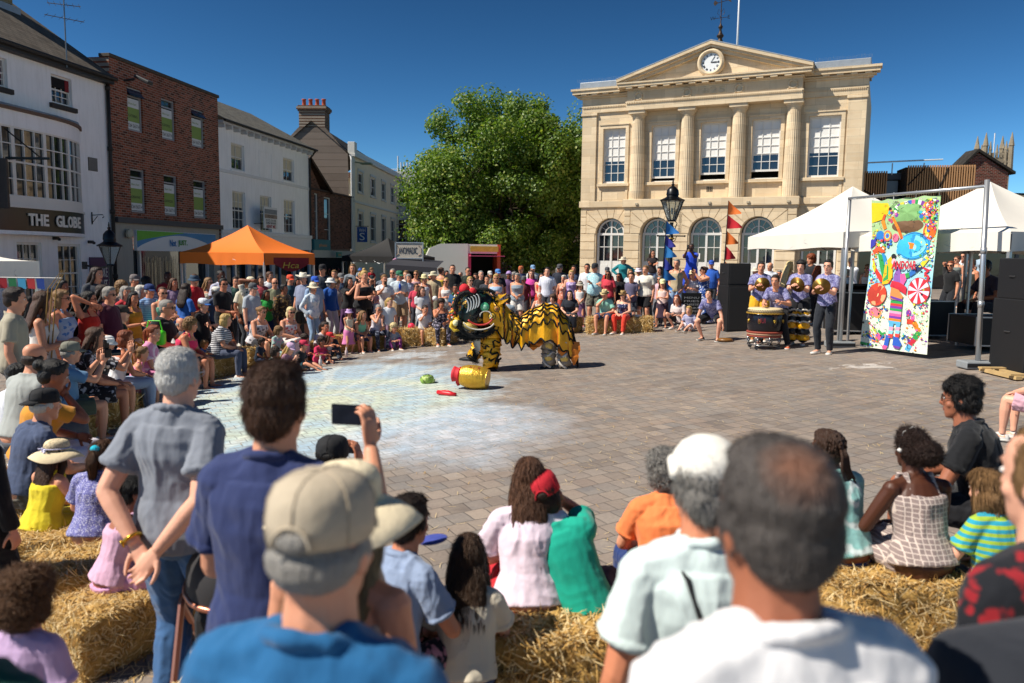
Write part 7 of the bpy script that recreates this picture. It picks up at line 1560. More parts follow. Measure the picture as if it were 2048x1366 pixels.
# ---------------------------------------------------------------- drum
def drum():
    p=gnd(1527,697); r=empty('barrel_drum',tuple(p),0,'large black barrel drum with red band on a wheeled scroll stand','drum')
    m=MB(); z0=.30; m.lathe([(.30,z0),(.335,z0+.12),(.35,z0+.25),(.345,z0+.38),(.325,z0+.46)],40); b=m.build('drum_shell',plain('black lacquer','16151c',.25,var=.3),r,True)
    m=MB(); m.lathe([(.33,z0+.45),(.345,z0+.46),(.35,z0+.50),(.34,z0+.53),(.32,z0+.54),(.0,z0+.545)],40); m.build('drum_skin',plain('hide cream','d8c49a',.6),r,True)
    m=MB()
    for j,z in enumerate((z0+.475,z0+.505)):
        for i in range(48): a=2*PI*(i+.5*j)/48; m.ell((.350*cos(a),.350*sin(a),z),(.011,.011,.011),6)
    m.build('stud_ring',plain('black stud','111111',.3),r)
    m=MB(); m.tube([(.362*cos(2*PI*i/64),.362*sin(2*PI*i/64),z0+.43+.012*(i%2)) for i in range(65)],.012,6); m.build('gold_cord',plain('gold cord','b89030',.5,.4),r,True)
    for k,z in enumerate((.27,.31,.35)): m=MB(); m.tube([((.325+.006*k)*cos(2*PI*i/48),(.325+.006*k)*sin(2*PI*i/48),z) for i in range(49)],.022,8); m.build('red_rope',plain('red rope','8c3c2c' if k%2==0 else 'a88468',.8,var=.3,scale=30),r,True)
    for a in(-125,-75,-30,-170): m=MB(); m.X=Matrix.Translation((.35*cos(R(a)),.35*sin(R(a)),z0+.29))@Matrix.Rotation(R(a),4,'Z')@Matrix.Rotation(PI/2,4,'Y'); m.lathe([(.035,0),(.03,.012),(.012,.015),(.01,.03)],14); m.tube([(0,.028*cos(q)+.0,.02) if 0 else (.03+.022*cos(q),.022*sin(q),.02) for q in [2*PI*i/12 for i in range(13)]],.004,4); m.build('ring_handle',plain('brass','b8963c',.35,.8),r,True)
    m=MB(); 
    for k in range(8):
        a=2*PI*k/8; c=V((.33*cos(a),.33*sin(a),.17)); t=V((-sin(a),cos(a),0)); m.tube([c+t*(.07*cos(q)*(1-q/14))+V((0,0,.055*sin(q)*(1-q/14))) for q in [i*.5 for i in range(22)]],.007,5); m.tube([(.33*cos(a),.33*sin(a),.08),(.34*cos(a),.34*sin(a),.26)],.010,5)
    for z in(.09,.25): m.tube([(.33*cos(2*PI*i/32),.33*sin(2*PI*i/32),z) for i in range(33)],.010,6)
    st=m.build('scroll_stand',plain('chrome','8e9092',.25,.9),r,True)
    for a in(45,135,225,315): m=MB(); x,y=.31*cos(R(a)),.31*sin(R(a)); m.tube([(x,y-.02,.04),(x,y+.02,.04)],.04,12); m.tube([(x,y,.04),(x,y,.10)],.012,5); m.build('castor',plain('castor','3a3a3c',.4),st)
    text('鼓' if 0 else 'HUI',.10,(-.17,-.335,z0+.30),plain('dark red ink','7c1c28',.5),r,.14,.003,rz=R(-28))
drum()
def stroller():
    x,y=-1.22,3.4; r=empty('pushchair',tuple(P3(x,y)),R(8),'dark grey pushchair hood with a copper rim beside the man in navy','pushchair')
    rows=[]; rim=[]
    for i in range(15):
        u=i/14; a=R(-8+98*u); row=[]
        for j in range(13): q=PI*j/12; row.append((.22*cos(q),.0-.34*cos(a)*sin(q)**.8,.74+.30*sin(a)*sin(q)**.6*.95))
        rows.append(row)
    m=MB(); m.rings(rows,0,False,False); m.build('hood',plain('charcoal hood','2c2a2c',.8,var=.12),r,True)
    m=MB(); m.tube([V(p)+V((0,0,-.01)) for p in rows[0]],.014,8); m.build('hood_rim',plain('copper rim','b8765c',.3,.7),r,True)
    m=MB(); m.bbox((-.18,-.2,.38),(.18,.16,.66),.08); m.build('seat',plain('dark fabric','19191b',.9,var=.3),r)
    m=MB()
    for s in(-1,1): m.tube([(s*.24,.35,1.0),(s*.25,-.05,.6),(s*.24,-.35,.12)],.016,6); m.tube([(s*.25,-.05,.6),(s*.24,.38,.12)],.016,6)
    m.tube([(-.24,.35,1.0),(.24,.35,1.0)],.018,6); m.build('chassis',plain('copper rim','b8765c',.3,.7),r)
    for s in(-1,1):
        for yy,rr in((-.35,.10),(.38,.14)): m=MB(); m.tube([(s*.24-.02,yy,rr),(s*.24+.02,yy,rr)],rr,16); m.build('wheel',plain('tyre','151515',.8),r)
stroller()
# ---------------------------------------------------------------- performers and crowd
def row_people(txt,**kw):
    for ln in txt.strip().split('\n'):
        if not ln.strip() or ln[0]=='#': continue
        f=[q.strip() for q in ln.split('|')]; px,yt,Y=map(float,f[0].split()); pose,kind,sk=f[1].split(); ex={}
        for t in f[6].split():
            if '=' in t: a,b=t.split('='); ex[a]=b if a in('shoe','sole') else float(b)
            else: ex[t]=1
        tn=ex.pop('turn',0); tl=ex.pop('tilt',0); k2=dict(kw)
        if 'v' in ex: k2['var']=int(ex.pop('v'))
        r=person(px,yt,Y,pose,kind,int(sk),f[2] or None,f[3] or None,f[4] or None,f[5] or None,ex,f[7],turn=tn,**k2); OUT.append(r)
        if tl: r[0].rotation_euler=(Matrix.Rotation(R(tl),3,'Y')@r[0].rotation_euler.to_matrix()).to_euler()
OUT=[]
# px ytop Y | pose kind skin | hair | top | bottom | hat | options | label
J_='5c5a8c jersey:a8a8ca'
row_people(f'''
1659 519 14.8|cymbal m 0|short bk|tee {J_}|trou 23272e||turn=42 shoe=c9c6c0 v=0|performer in glasses and purple patterned jersey holding a cymbal, rightmost of the drum team
1604 521 16.3|cymbal m 0|mop bk|tee {J_}|wide 1b1b20||turn=38 shoe=dcd8cc v=0|performer with fringe and furry black yellow trousers, holding cymbals behind the drum
1523 523 17.2|cymbal m 1|short bk|tee {J_}|wide dca420||turn=45 shoe=dcd8cc v=0|performer in yellow satin trousers holding a cymbal behind the drum on the left
1562 549 16.2|lunge m 1|short db|tee {J_}|trou 17181c||turn=35 shoe=e0542c v=0|drummer leaning over the black barrel drum in orange shoes
1425 578 17.7|crouch m 0|mop bk|tee {J_}|shorts 101014||shoe=141416 v=0 turn=20|performer in purple jersey crouching with bent knees, ready to run, beside the speakers
''',group='lion dance performers')
row_people('''
1190 525 22.1|cross b 1|short gy|shirt a6d3dc dot:e4f0f2|shorts 6e6a5c camo:3c3a34|cap 24282e|sg shoe=2a6a4a turn=10|man in dark cap, pale blue print shirt and camouflage shorts with arms crossed
1095 534 22.6|stand m 0|short bk|tee d9dbe6|shorts 3a3c42|||young man in plain white t-shirt standing behind the lion's back
1083 546 23.3|clasp f 0|long bk|tank c8402a|midi c03a2a|||woman with black hair in a rust red dress next to the man in white
1035 546 22.6|clasp p 1|bob gy|tank 8d9aa6|shorts d8d6d0|||woman with grey bob, grey sleeveless blouse and white shorts behind the lion's neck
992 548 21.7|hold p 1|bob bl|tank a9c2dc|skirt b6c8e0||sg|blonde woman in sunglasses and pale blue dress holding a drink
962 541 23.5|stand m 0|crop gy|tee 17181c|trou 2a2c30|||young man with cropped bleached hair in a black t-shirt
1128 550 23.2|stand f 1|bob wh|tank c87c64 floral:e8c8b8|trou a84c3c|||older woman with white curly hair in an orange floral top
1143 540 22.8|stand f 0|bob bl|tank a890c8 floral:d8c8e4|skirt 9c84bc||sg turn=15|woman with blonde hair and sunglasses in a lilac floral dress
1161 557 22.4|clasp c 1|long br|tank dcd8d4|skirt 7c5a80|bucket a89c8c|shoe=c84c80 s=1.12|girl in grey bucket hat and white top beside the man in camouflage shorts
1120 527 25.5|stand m 1|short gy|polo 2b2f3c|trou 3a3c44|cap 4c4c50|sg|man in dark grey cap far back in front of the dark shopfront
1175 527 23.6|stand m 2|short bk|tee e4e4e6|trou 2a2c34|||dark haired man in white t-shirt just behind the blue print shirt man
1066 529 27.5|stand m 1|short gy|shirt d0d2d0|trou 6a6c70|cap 7ca0c4||man in light blue cap and cream shirt near the dark shopfront
1042 531 28|stand m 1|short gy|polo 3a4668|trou 3a3a40|cap b8643c||man in rust coloured cap far back under the tree
1063 540 24|stand f 0|long br|tee d0489c|trou 2c3040|||woman in bright magenta top half hidden behind the crowd
1118 536 25.8|stand f 1|curly gy|tank d8b8c0|trou 8a8c94||sg turn=-10|older woman with curly grey hair, sunglasses and pale pink vest at the back
1061 541 24.8|stand m 1|crop wh|polo 8fb4d8|trou 3a3c44||sg|white haired man in sunglasses and pale blue polo behind the crowd
1018 542 24.6|stand m 4|fringe wh|shirt 6a5078|trou 3c3a44|wrap a88cc0||bearded man in a lilac turban
996 537 24.2|stand b 1|short gy|tee 1e222c|trou 24262c|cap 4c84c4||man in bright blue cap and black t-shirt behind the blonde woman
1048 551 23.5|stand m 3|short bk|polo 5c2430|trou 2c2c34|cap 5c5c5c|sg|man in grey cap and maroon checked shirt
974 551 22.4|stand m 1|short db|tee 3a3c44|trou 2c2c34|||dark bearded man looking over the lion's head
940 553 21.6|stand f 0|pony bl|tank c8ccd4|leg 3a3c44||sg|blonde woman in sunglasses right behind the lion's head
1004 554 25.6|stand f 2|long br|tank 7c3c50|trou 22242c|||woman in wine red vest at the back near the trailer
905 529 24.2|stand b 1|crop db|polo 16171a|trou 2a2c34|||large man in black shirt standing tall before the catering trailer
936 534 25.4|stand m 1|crop db|polo 2c342c|trou 3a3c3c||sg|man in dark green shirt and sunglasses beside the trailer's pink trim
892 555 21.6|hold f 1|crop bl|tank e4e2de|trou c8c4bc||sg|short haired woman in sunglasses and white vest left of the lion's head
912 569 20.5|hold c 3|short bk|tee 28567c|shorts 2a6c94||s=1.22 turn=-20|boy in turquoise print t-shirt holding an ice cream beside the lion's head
925 564 21.5|stand f 2|long db|tee 4a5a60|trou 3a3a40||sg|woman in dark hood and sunglasses behind the boy in turquoise
868 541 23.4|stand m 1|short gy|tee a8997c|trou 6c6858|sun cfc6a8|turn=-30|tall man in wide cream sun hat and beige t-shirt
848 547 22.6|stand f 1|bob bl|tank d4d6dc|skirt 9ca4b4|straw ddd0a0|sg|woman in pale straw hat and sunglasses with white vest
843 574 20.6|clasp c 0|long br|tee c9ccd0|leg 8c9098||s=1.2|girl in grey striped t-shirt standing with hands together
882 535 26.5|stand f 1|bun br|tank dcb83c|skirt c8a834||turn=150|woman with bun and yellow patterned dress seen from behind
817 548 22.8|stand m 1|bob gy|shirt a8b8cc|trou 6c7078|||older person with grey hair behind the cream shorts man
798 540 21.2|hold m 1|short gy|shirt c2cfd6|shorts a88c6c|cap 2c6c50|sg|man in green cap, pale check shirt and tan shorts holding a blue bottle
785 537 23.2|stand m 1|crop gy|shirt b8c0c4|trou 5a6068||sg|tall grey haired man in sunglasses between the stall and green cap man
768 549 20.6|phone1 f 1|bun lb|tee d8d8da|skirt c8c8cc|||woman with hair tied up in loose white top raising a phone
778 588 18.6|stand c 0|pony bl|tee c8ccd2|leg c8a0b0||s=1.05|little girl with yellow bow in grey heart t-shirt
726 541 19.6|carry p 1|topbun bl|tank 16171b|shorts 141518||turn=30|blonde woman in black sports vest carrying a baby
754 562 19.9|sit c 0|crop lb|tee d8a8b4|leg 98a8c0||s=.62 dz=.83 turn=-60 shoe=c8c8c8|baby in pink held on the arm of the woman in black vest
718 545 22.6|stand m 1|short bl|tee 3a4450|trou 3a3c44|||fair haired man with a child on his shoulders
719 517 22.6|sit c 0|crop db|tee 8894a4|shorts 3c5a8c|bucket 3c62a8|sg s=.66 dz=1.38|toddler in blue patterned sun hat and sunglasses riding on shoulders
742 523 23.6|sit c 1|curly lb|tee b02028|shorts 3c3a44||s=.66 dz=1.35|curly haired toddler in red top riding on shoulders
742 549 23.6|stand m 1|short db|tee 2c4048|trou 2c2c30|cap 26383c||man in dark cap carrying the toddler in red
812 533 27|stand c 0|short lb|tee d8d8dc|shorts 5c6470||s=1.5|fair haired boy raised above the crowd beside the stall
697 554 20.2|phone f 1|long bk|tee 1b1b1f|midi 4a2450||turn=10|woman in black top and purple galaxy skirt photographing with a phone
660 553 20.4|stand f 1|bob gy|long 2458a8|trou c8c8c8|bucket dcdcd8|turn=20|woman in white sun hat and bright blue top
645 527 22.5|stand m 1|short db|tee 2c3440|trou 2c3038|cap 1c1c20|turn=-20|tall man in black cap seen in profile behind the hats
628 551 19.2|stand b 1|short gy|polo 88a0c0|trou 5c6478|cap 2454b8|sg|man in royal blue cap with star emblem beside the woman in white shirt
608 545 19.6|stand b 1|short gy|polo 8088a0|shorts 4c4438|cowboy dcd6c6|turn=-60|man in cream wide brimmed hat and grey blue polo
624 563 18.4|pocket f 1|bob gy|long cdd6de floral:9cb4c8|leg 86a4c4|sun d8ccb0|sg turn=10|woman in straw sun hat, loose white blouse and light jeans
579 548 20.8|stand m 1|short gy|polo 2c4c58|trou 3c4044|cap d84a2c||man in bright orange red cap and teal polo
566 568 19.2|stand f 3|short bk|long 3a2c22 floral:8c6c3c|trou 22242a||turn=5|woman with short black hair in brown patterned top
548 556 20|cross b 1|fringe db|tee 86886c|trou 3a3c40||sg|bald bearded man in sunglasses and sage green t-shirt
531 580 19.2|cross f 3|long bk|tee 2c9c44|shorts 1c2c58|||woman in green vest with arms folded
538 543 22.4|stand m 1|short br|tee d4d8dc|trou 3c4450|||young bearded man in white t-shirt near the shop window
503 564 17.2|stand b 0|short gy|tee a4acb4|trou 34486c|cap 4c5054|sg v=0|heavy man in grey cap, sunglasses and grey t-shirt with a tan bag
499 552 18.6|shade m 4|short bk|shirt d8d2c0 floral:5c6c5c|trou 2c3038|cap d8ccb0||man in beige cap shading his eyes with both hands
485 558 18.8|stand m 3|short bk|shirt cfc8b4|trou 2c3038||turn=20|man with dark hair and patterned shirt, half behind the grey cap man
444 556 17.2|clasp m 2|short bk|tee 16161a|trou 1c1c22||sg|bearded man in sunglasses and black t-shirt with hands clasped
440 540 19.2|stand m 5|crop bk|shirt c8c8d8 stripe:9ca0b8|trou 2c3040|||tall dark skinned man in pale lilac striped shirt
430 572 17.6|stand m 2|short db|tee 4c5870|trou 2c3038|cap dcd8cc||man in white cap and slate blue t-shirt beside the black t-shirt man
386 546 18.6|stand m 1|short br|polo b8202c|trou 30343c|bucket 2a4258|sg|man in red polo and navy wide brimmed hat with mirrored sunglasses
403 589 15.8|cross c 0|short lb|tee 17171b|leg 1b1b20|cap d8dce4 3c74c4|s=1.28|boy in white and blue cap with arms folded over a black t-shirt
368 567 15.8|hold f 2|long db|tee 2c62b4|skirt 2454a4||turn=70|dark haired woman in bright blue dress passing something to her neighbour
322 573 15.2|hold p 1|crop br|tank 6cb098|trou 3a4a58||sg turn=-15|woman with hair tied back, sunglasses and green strappy top
296 566 15.4|stand m 1|fringe gy|polo 5c80b4 stripe:8cacd0|trou 3a4a68|cap 24386c|turn=-20|older man in navy cap and blue striped polo
278 570 16.4|stand f 1|bob wh|tee 5c6470|trou 3a3c40|||white haired woman hidden behind the navy cap man
263 584 14.6|hold f 2|long bk|tank c88c2c|midi b87c28||turn=-10|woman with long black hair in mustard dress
236 590 12.9|hold c 0|crop db|tee 17171a|leg 1b1b20|cap 3c3a34|s=1.32 turn=10|boy in olive cap and black t-shirt beside the maroon t-shirt man
214 573 12.6|stand b 1|short gy|tee 4c1c30|trou 22242c||sg turn=-25 v=0|grey haired man in maroon t-shirt standing in profile
247 572 15.3|stand f 1|bob gy|tee c03038|trou 3a3c40|||grey haired woman in red glimpsed between heads
240 563 16.2|stand f 1|curly lb|tee 8c7c70|trou 3a3c40||sg|curly haired woman in sunglasses at the back near the lantern
172 582 12.2|ears f 2|long bk|tank b4281c|midi a82418||sg turn=-20|woman in red strappy dress with one arm folded behind her head
147 588 12.4|stand f 4|long bk|tee 1c1a1c|trou 1c1a1c|||dark haired woman in black in the shadow by the pub
115 579 11.4|stand p 2|bob lb|tank 8ca0bc floral:3c6cac|skirt 7c90b4||sg turn=-10|woman with headband and sunglasses in pale blue floral dress
78 582 9.6|hold f 1|long br|tank dcd6d0|midi d8ccc4 floral:5c3c48||turn=-15|woman with pink hair flower clapping in a white and floral dress
20 574 8.9|stand m 1|short db|tee a49c88|trou 3a3c40||turn=-15 v=0|young man in beige t-shirt at the left edge in front of the gazebo
-5 622 7.6|sitphone1 m 2|mop bk|tee d8dae0|shorts 5c6478||s=.98|dark haired boy in white t-shirt filming with a phone at the left edge
55 634 8.6|sit c 1|short lb|tee 2c4c74|shorts 3a3c40||s=1.1|fair haired child looking down behind the black coat
107 632 9.4|stand c 1|pony lb|tee d8d4da|leg 5c6478|cap 4c5c3c|s=.88|girl in camouflage cap with a pink spiral mask
310 598 13.9|sit p 1|crop gy|tee 1c1c22|trou 22242c||sg turn=-5|grey haired woman in sunglasses and black jacket with green bags
362 636 13.6|sit p 2|curly lb|tank d82c5c|shorts 3a3c44||v=0|woman with curly hair in a bright pink vest on a hay bale
345 635 14.6|sit m 1|fringe gy|polo d0ccc8|trou 3a3c44|||balding man behind the woman in the pink vest
400 658 15.4|sitclap c 2|curly lb|tee 2c6cb8|shorts 4c5058||s=.78|curly haired boy in blue t-shirt clapping on a hay bale
434 627 14.9|sitclasp p 1|bob bl|tee c8c8ca stripe:4c4c54|leg 4a5268||turn=10|blonde woman in grey striped top and slate leggings on a hay bale
284 650 11.9|sit f 1|pony rd|tee d88cb0 tie:ecdce4|skirt c87ca4||turn=-10|woman with ginger ponytail in pink tie dye dress
265 676 11.6|sit c 1|bun lb|tank e08cac|skirt d87ca0||s=1.1|girl with hair in buns wearing a pink summer dress
225 661 11.1|sit f 2|bob rd|tank e4e2e4|trou 9cacc8||v=0 turn=10|woman with auburn bob, white strappy top and pale blue jeans
185 667 10.6|sitphone m 1|fringe gy|tee 2c2c34 floral:d8d8dc|shorts 3c5478 floral:c8d0dc|bucket e2e2e0||man in white bucket hat photographing between the women on bales
158 655 9.9|sit f 2|long br|tee 2a282c floral:c8c4c8|shorts 2a282c floral:c8c4c8||turn=-10 v=0|woman with long brown hair in black and white patterned playsuit
108 682 9.2|sitphone b 1|fringe gy|shirt 5c84a8|shorts 4c5444|cap 7c7c70|v=0|man in grey flat cap and blue shirt aiming a camera with a flash
70 685 9.4|sit c 0|curly lb|tee d8d0dc|leg 8c8ca0||s=.95|child with curly fair hair behind the camera man
30 690 7.3|sit m 1|fringe db|polo a4a8a4|trou 4c5058||v=0 turn=10|balding man in pale grey polo at the left edge
55 722 6.5|sitchin f 3|bun bk|tee d08c2c|trou e0d8e0||turn=-25 v=0|woman with dark bun and mustard top, chin on hand, white trousers
515 648 15.6|sit c 3|curly db|tee 1c2838|leg 22304c||s=.75|small curly haired child in navy leaning on a knee
511 612 16.5|sit p 1|bun lb|tank cccace floral:5c5c64|shorts 26262c||sg v=0|woman in sunglasses and white patterned vest top on a bale
549 637 16.2|sit c 0|curly lb|tee 9cb8b0 floral:d08cac|leg 8ca8a8||s=.95|little girl in sunglasses and green floral dress
570 613 16.7|sit p 1|bob pb|tank dcd4d2 floral:c05c64|midi d8ccc8||sg|blonde woman in sunglasses and white cherry print dress
582 628 17.3|sit c 1|long br|tee c8b8c4|leg 7c7c8c|bucket e0dcdc|s=.9|child in white frilled sun hat behind the seated blonde woman
540 689 14.6|legs c 3|curly db|tee 3c5a50 floral:a88888|shorts 5c4c44||s=.92 turn=-5|curly haired boy sitting with legs out at the front of the left crowd
566 677 14.9|floorphone c 0|long bl|tee a87c90|leg 2c3040|cap c8a8c8|s=1.0|girl in lilac cap covering her face with her hands
596 672 15.4|legs c 1|short db|tee 24282e|shorts 286070|cap c02c4c|s=.98|boy in red patterned cap and dark t-shirt sitting on the paving
600 660 16.6|floor c 2|curly db|tee c8c0bc|leg 5c5c64||s=1.0|curly haired child in pale top behind the red patterned cap
634 669 16.4|floor c 3|curly db|tee c82c54|skirt d83c70||s=.92|curly haired child in bright pink holding a bottle
638 642 17|floor f 2|pony db|tee c8c0c0|leg 3c3c44|||mother with dark ponytail sitting on the ground behind the child in pink
651 656 16.9|floor c 1|long br|tank d8ccd0|leg 4c5460|cap d02c30|s=1.0|girl in red cap and white vest on the ground
697 606 18|clasp c 1|long br|tank e0d4b8 fade:d878b0|skirt d880b4|bucket c09ccc|sg s=.9|little girl in lilac sun hat and heart sunglasses wearing a cream and pink dress
713 617 18.4|sit f 2|pony db|tee 4c5058|shorts 4c5058||s=.85|woman hidden behind the two girls near the hay
720 619 18.3|sitclasp c 1|long lb|tank 8cd0a8|shorts 24345c||s=1.1|girl with plait in mint vest and navy shorts
752 608 18.6|sitchin f 1|crop gy|tank dad4e0|leg 2c3040 floral:8c94a8||sg v=0|woman in sunglasses and pale vest with chin on hand on a bale
783 640 18.6|floor c 1|curly pb|tee 8c9cac floral:d8b8c4|leg 8c3c80||s=1.0|toddler with fair curly hair and purple leggings on the ground
847 612 19.3|sitchin c 1|crop db|tee d4d6dc|shorts b8bcc4||s=1.12|boy in white t-shirt resting his chin on his hand on a bale
880 597 19.2|sitphone1 p 2|curly db|tank 2c2c38 floral:a8a0b0|leg 2c2c38 floral:b8b0c8||v=0|woman with curly hair and headband in dark floral outfit holding a card
1016 596 21.2|sit c 2|topbun db|tee 8c9ca8|shorts 3c4048||s=1.15 turn=180|boy with top knot peering between the lion and the crowd
1080 585 22.2|sit m 1|short wh|tank dcdcdc|shorts 5c5c60|||white haired man smiling just above the lion's back
1107 593 22|sit c 0|curly br|tee b8c0cc|shorts 5c6480||s=1.1|curly haired girl smiling just above the lion's back
1141 580 20.9|sit p 0|long bk|tee 20242e|midi 20242e||v=0 turn=5|woman with long black hair in a navy button dress sitting
1213 578 20.3|sitchin m 1|short br|tee 8cc4b0|shorts 2c3c60|fedora c8b484 3a3630|v=0 shoe=8c9088|man in straw trilby and mint t-shirt resting his head on his hand
1250 580 20.2|sit p 0|bob br|tank 2c345c dot:c8ccd8|trou d8402c|fedora a88a58 6a5034|sg v=0|woman in straw trilby, navy spotted vest and bright red trousers
1264 553 21.4|clasp c 1|short db|tee 5c5870|shorts 3c4048||s=1.3|boy in faded navy t-shirt looking down behind the trilby couple
1293 531 21.5|stand p 1|bun lb|tee d8d2c4|shorts 141418||v=0 shoe=cfc9bc turn=-10|woman in oversized cream t-shirt and black shorts standing in front
1355 518 21.8|pocket m 1|short gy|tank b8a888|trou 8ca4c4||v=0|lean grey haired man in sleeveless khaki top and pale jeans
1320 552 21.9|stand m 1|crop gy|tee c8a8b4|trou 6c7078||sg|grey man in sunglasses and pink shirt behind the small girl
1326 570 21|hold c 1|long br|tank e4c8c0|skirt 3a2838|cap e4e0a8|s=1.12|girl holding an ice cream in a dark plum skirt
1300 548 23.6|stand m 1|crop br|tank c88470|trou 5c6068|||man with shaved head behind the cream t-shirt
1322 533 23|stand f 1|bob bk|tee 34363c|trou 2c2c34||turn=-20|woman with short black hair and dark grey top laughing
1278 533 23.4|stand f 1|short br|tee dcd4d8|trou 6c7078|bucket e0d4e0||child in white and lilac sun hat carried high behind
1239 546 22.9|stand f 3|long bk|tee 17181c|trou 22242a||sg|woman with long black hair in black v neck top and sunglasses
1217 541 22.6|stand f 3|long bk|tee c83c4c|trou 1e2028||sg|woman in sunglasses with a coral scarf over black
1215 533 25|stand m 1|short gy|tee b8342c|trou 3c3c40|cap 4c4c50||man in grey cap and red rucksack behind the coral scarf
1247 512 32|hip f 1|bob lb|long 1c7c84|trou 33353a|sun d8ccb4||woman in teal jumper with hands on hips by the first arched door
1384 487 27.5|phone m 5|crop bk|tee 2448c0|wide 2444b8||dz=.34|man in royal blue outfit photographing from a step in front of the centre door
1305 500 36|cross f 1|long db|tee 2c2426|trou 6c7c98||sg turn=15|woman in dark top with arms folded by the second arched door
1409 533 21.8|phone p 1|bun br|tank 2c4c90 floral:d8dce8|midi 28488c floral:d8dce8||sg turn=-25|woman in blue and white floral dress raising a phone
1385 540 21.9|hold f 1|bob bl|tee e0dcdc|trou 8cacc8|fedora e0d4b0|turn=10|blonde woman in cream hat and white top beside the floral dress
1424 519 23.4|stand b 1|short gy|polo 2858b0|trou 3c4048|cap 2c54b0||man in blue and red cap and blue polo beside the red pennants
1361 597 20.6|squat f 0|long rd|tee ddd0cc|shorts 22222a||s=1.0 v=0 shoe=e0e0e0|young woman with ginger hair squatting in a white t-shirt
1382 613 20|legs c 0|bob bl|tee c4c4d0 stripe:5c5c9c|shorts c8c4cc||s=1.02 v=0 turn=5|small blond child sitting on the ground in a striped t-shirt
1512 533 22.6|stand f 1|bob wh|tank d8d8dc|trou 8c9098|sun d8ccb8|sg|woman in cream sun hat beside the left gazebo leg
1541 525 21.6|stand m 1|fringe gy|shirt d4d8e0|trou 6c7078||turn=20|balding grey haired man in white shirt behind the drum team
1578 522 20.2|stand f 1|longer pb|tank a89c8c ditsy:5c5448|midi a89c8c ditsy:5c5448||turn=170|woman with long pale blonde hair in a speckled dress seen from behind
1560 540 22|stand f 1|bob gy|tee b8b0a4|trou 5c5c60||sg|woman in sunglasses behind the drummer's head
1624 509 20.5|stand m 1|curly rd|tee 23262c|trou 2c3038|||red haired bearded man in black t-shirt behind the cymbal players
1635 531 20.3|stand f 1|long rd|tee 5c2c3c|trou 2c2c34||turn=170|woman with long auburn hair facing away between the cymbal players
1704 514 22.5|cross m 4|crop bk|tee e0e0e2|trou 4c5058|cap 2a2a2c||man in dark cap and white t-shirt with a cross body strap, arms folded
1697 538 19.4|stand b 1|short gy|polo a8c0d8|trou 3c4450||turn=-60|man in pale blue shirt half hidden behind the tent poles
1737 528 20|stand f 1|bob lb|tank e2dedc|trou 3c3c44||sg turn=10|woman with shoulder length hair, sunglasses and white vest beside the banner
1904 522 19|shade m 1|short rd|tee 1e1f22|shorts 24262c||sg|man in sunglasses and black t-shirt under the right gazebo
1916 512 23.5|stand f 1|bun br|tank 6c7470|trou 4c5058||sg|woman in sunglasses and grey vest behind the black t-shirt man
1928 506 26|stand b 1|fringe br|tee dcdcde|trou 3c4048||sg|heavy man in white t-shirt standing under the gazebo
1947 518 18.2|shade m 2|short br|tank 3c382e|shorts 3c4038||turn=-15|sunburnt man in olive vest with his hand at his mouth
1966 503 27|stand f 1|bob lb|tee 9cb0c0|trou 4c5058|cap dcd4cc||woman in white cap at the back beneath the right gazebo
1988 520 16.5|sit f 3|short bk|tee 3c3444|leg 2a2a30|||person with dark hair sitting behind the right hand speaker
190 534 17.5|stand f 1|long db|long 3c4048|trou 2c2c34||turn=-10|woman in grey hooded top standing in front of the karaoke poster
183 573 14.8|stand c 1|short bk|tee c8ccd8|leg 3c4048||s=1.25|boy in white t-shirt held up before the karaoke poster
266 547 19.6|stand b 2|short gy|polo 5c5c54|trou 3c3c3c|cap 6c6464||man in faded cap standing in the shop doorway shadow
292 555 20.4|stand m 3|curly bk|shirt 4c5c8c stripe:c8ccd8|trou 2c2c34||turn=170|person in blue checked shirt with back turned by the shop window
333 543 21.6|stand m 5|crop bk|tee a01c24|trou 2c2c34|||man in plain red t-shirt in front of the shop window
120 560 16|stand m 3|short bk|tee 2c2c30|trou 2c2c34||turn=10|dim figure in dark clothes by the pub window
1092 538 24.6|stand m 1|short bk|tee 5c6c8c|trou 2c3038|||man in dull blue shirt tucked behind the young man in white
856 556 24.6|stand f 1|long db|tee 8c6c5c|trou 2c3038|||woman in brown top deep in the crowd near the straw hats
681 545 22.2|stand m 1|short br|polo 44546c|trou 2c3038|cap 6c6c6c||man in grey baseball cap in front of the salsa window
672 560 21|stand f 1|curly lb|tee 9c8c84|trou 3c4048|||woman with light curly hair between blue top and grey cap
1445 545 25|stand f 1|long br|tee 3c3c8c|trou 3c4048|||woman in blue behind the pennants by the speakers
745 552 26|stand f 1|long db|tee 3c4c6c|trou 2c3038|||woman in dark blue deep behind the two raised toddlers
765 545 27|stand m 1|short br|tee 6c7480|trou 2c3038|cap 2c3038||man in navy cap behind the phone raising woman
832 541 26.5|stand f 1|short lb|tank c8a0a8|trou 3c4048||sg|woman in dusty pink at the back between the straw hats
861 546 27|stand m 2|short bk|tee 384048|trou 2c3038|||dark haired man far behind the cream sun hat
893 541 27|stand f 2|long bk|tee 7c3038|trou 2c3038|||woman with black hair and brick red top near the trailer counter
921 543 27.5|stand m 1|crop gy|shirt c8ccd4|trou 4c5058||sg|grey man in pale shirt between the two tall men at the trailer
951 546 26.5|stand f 1|bob db|tee 586880|trou 3c4048|||woman with dark bob behind the lion's red bobbles
980 541 27.5|stand m 1|short gy|tee 8c9484|trou 3c4048|cap d0ccc4||man in off white cap at the back left of the lilac turban
1028 545 27|stand f 1|curly gy|tee c8b4b8|trou 4c5058||sg|grey curly haired woman in pale rose right of the turban
1148 531 26|stand f 2|long db|tee 44506c|trou 2c3038|||dark haired woman in slate top near the corner of the guildhall
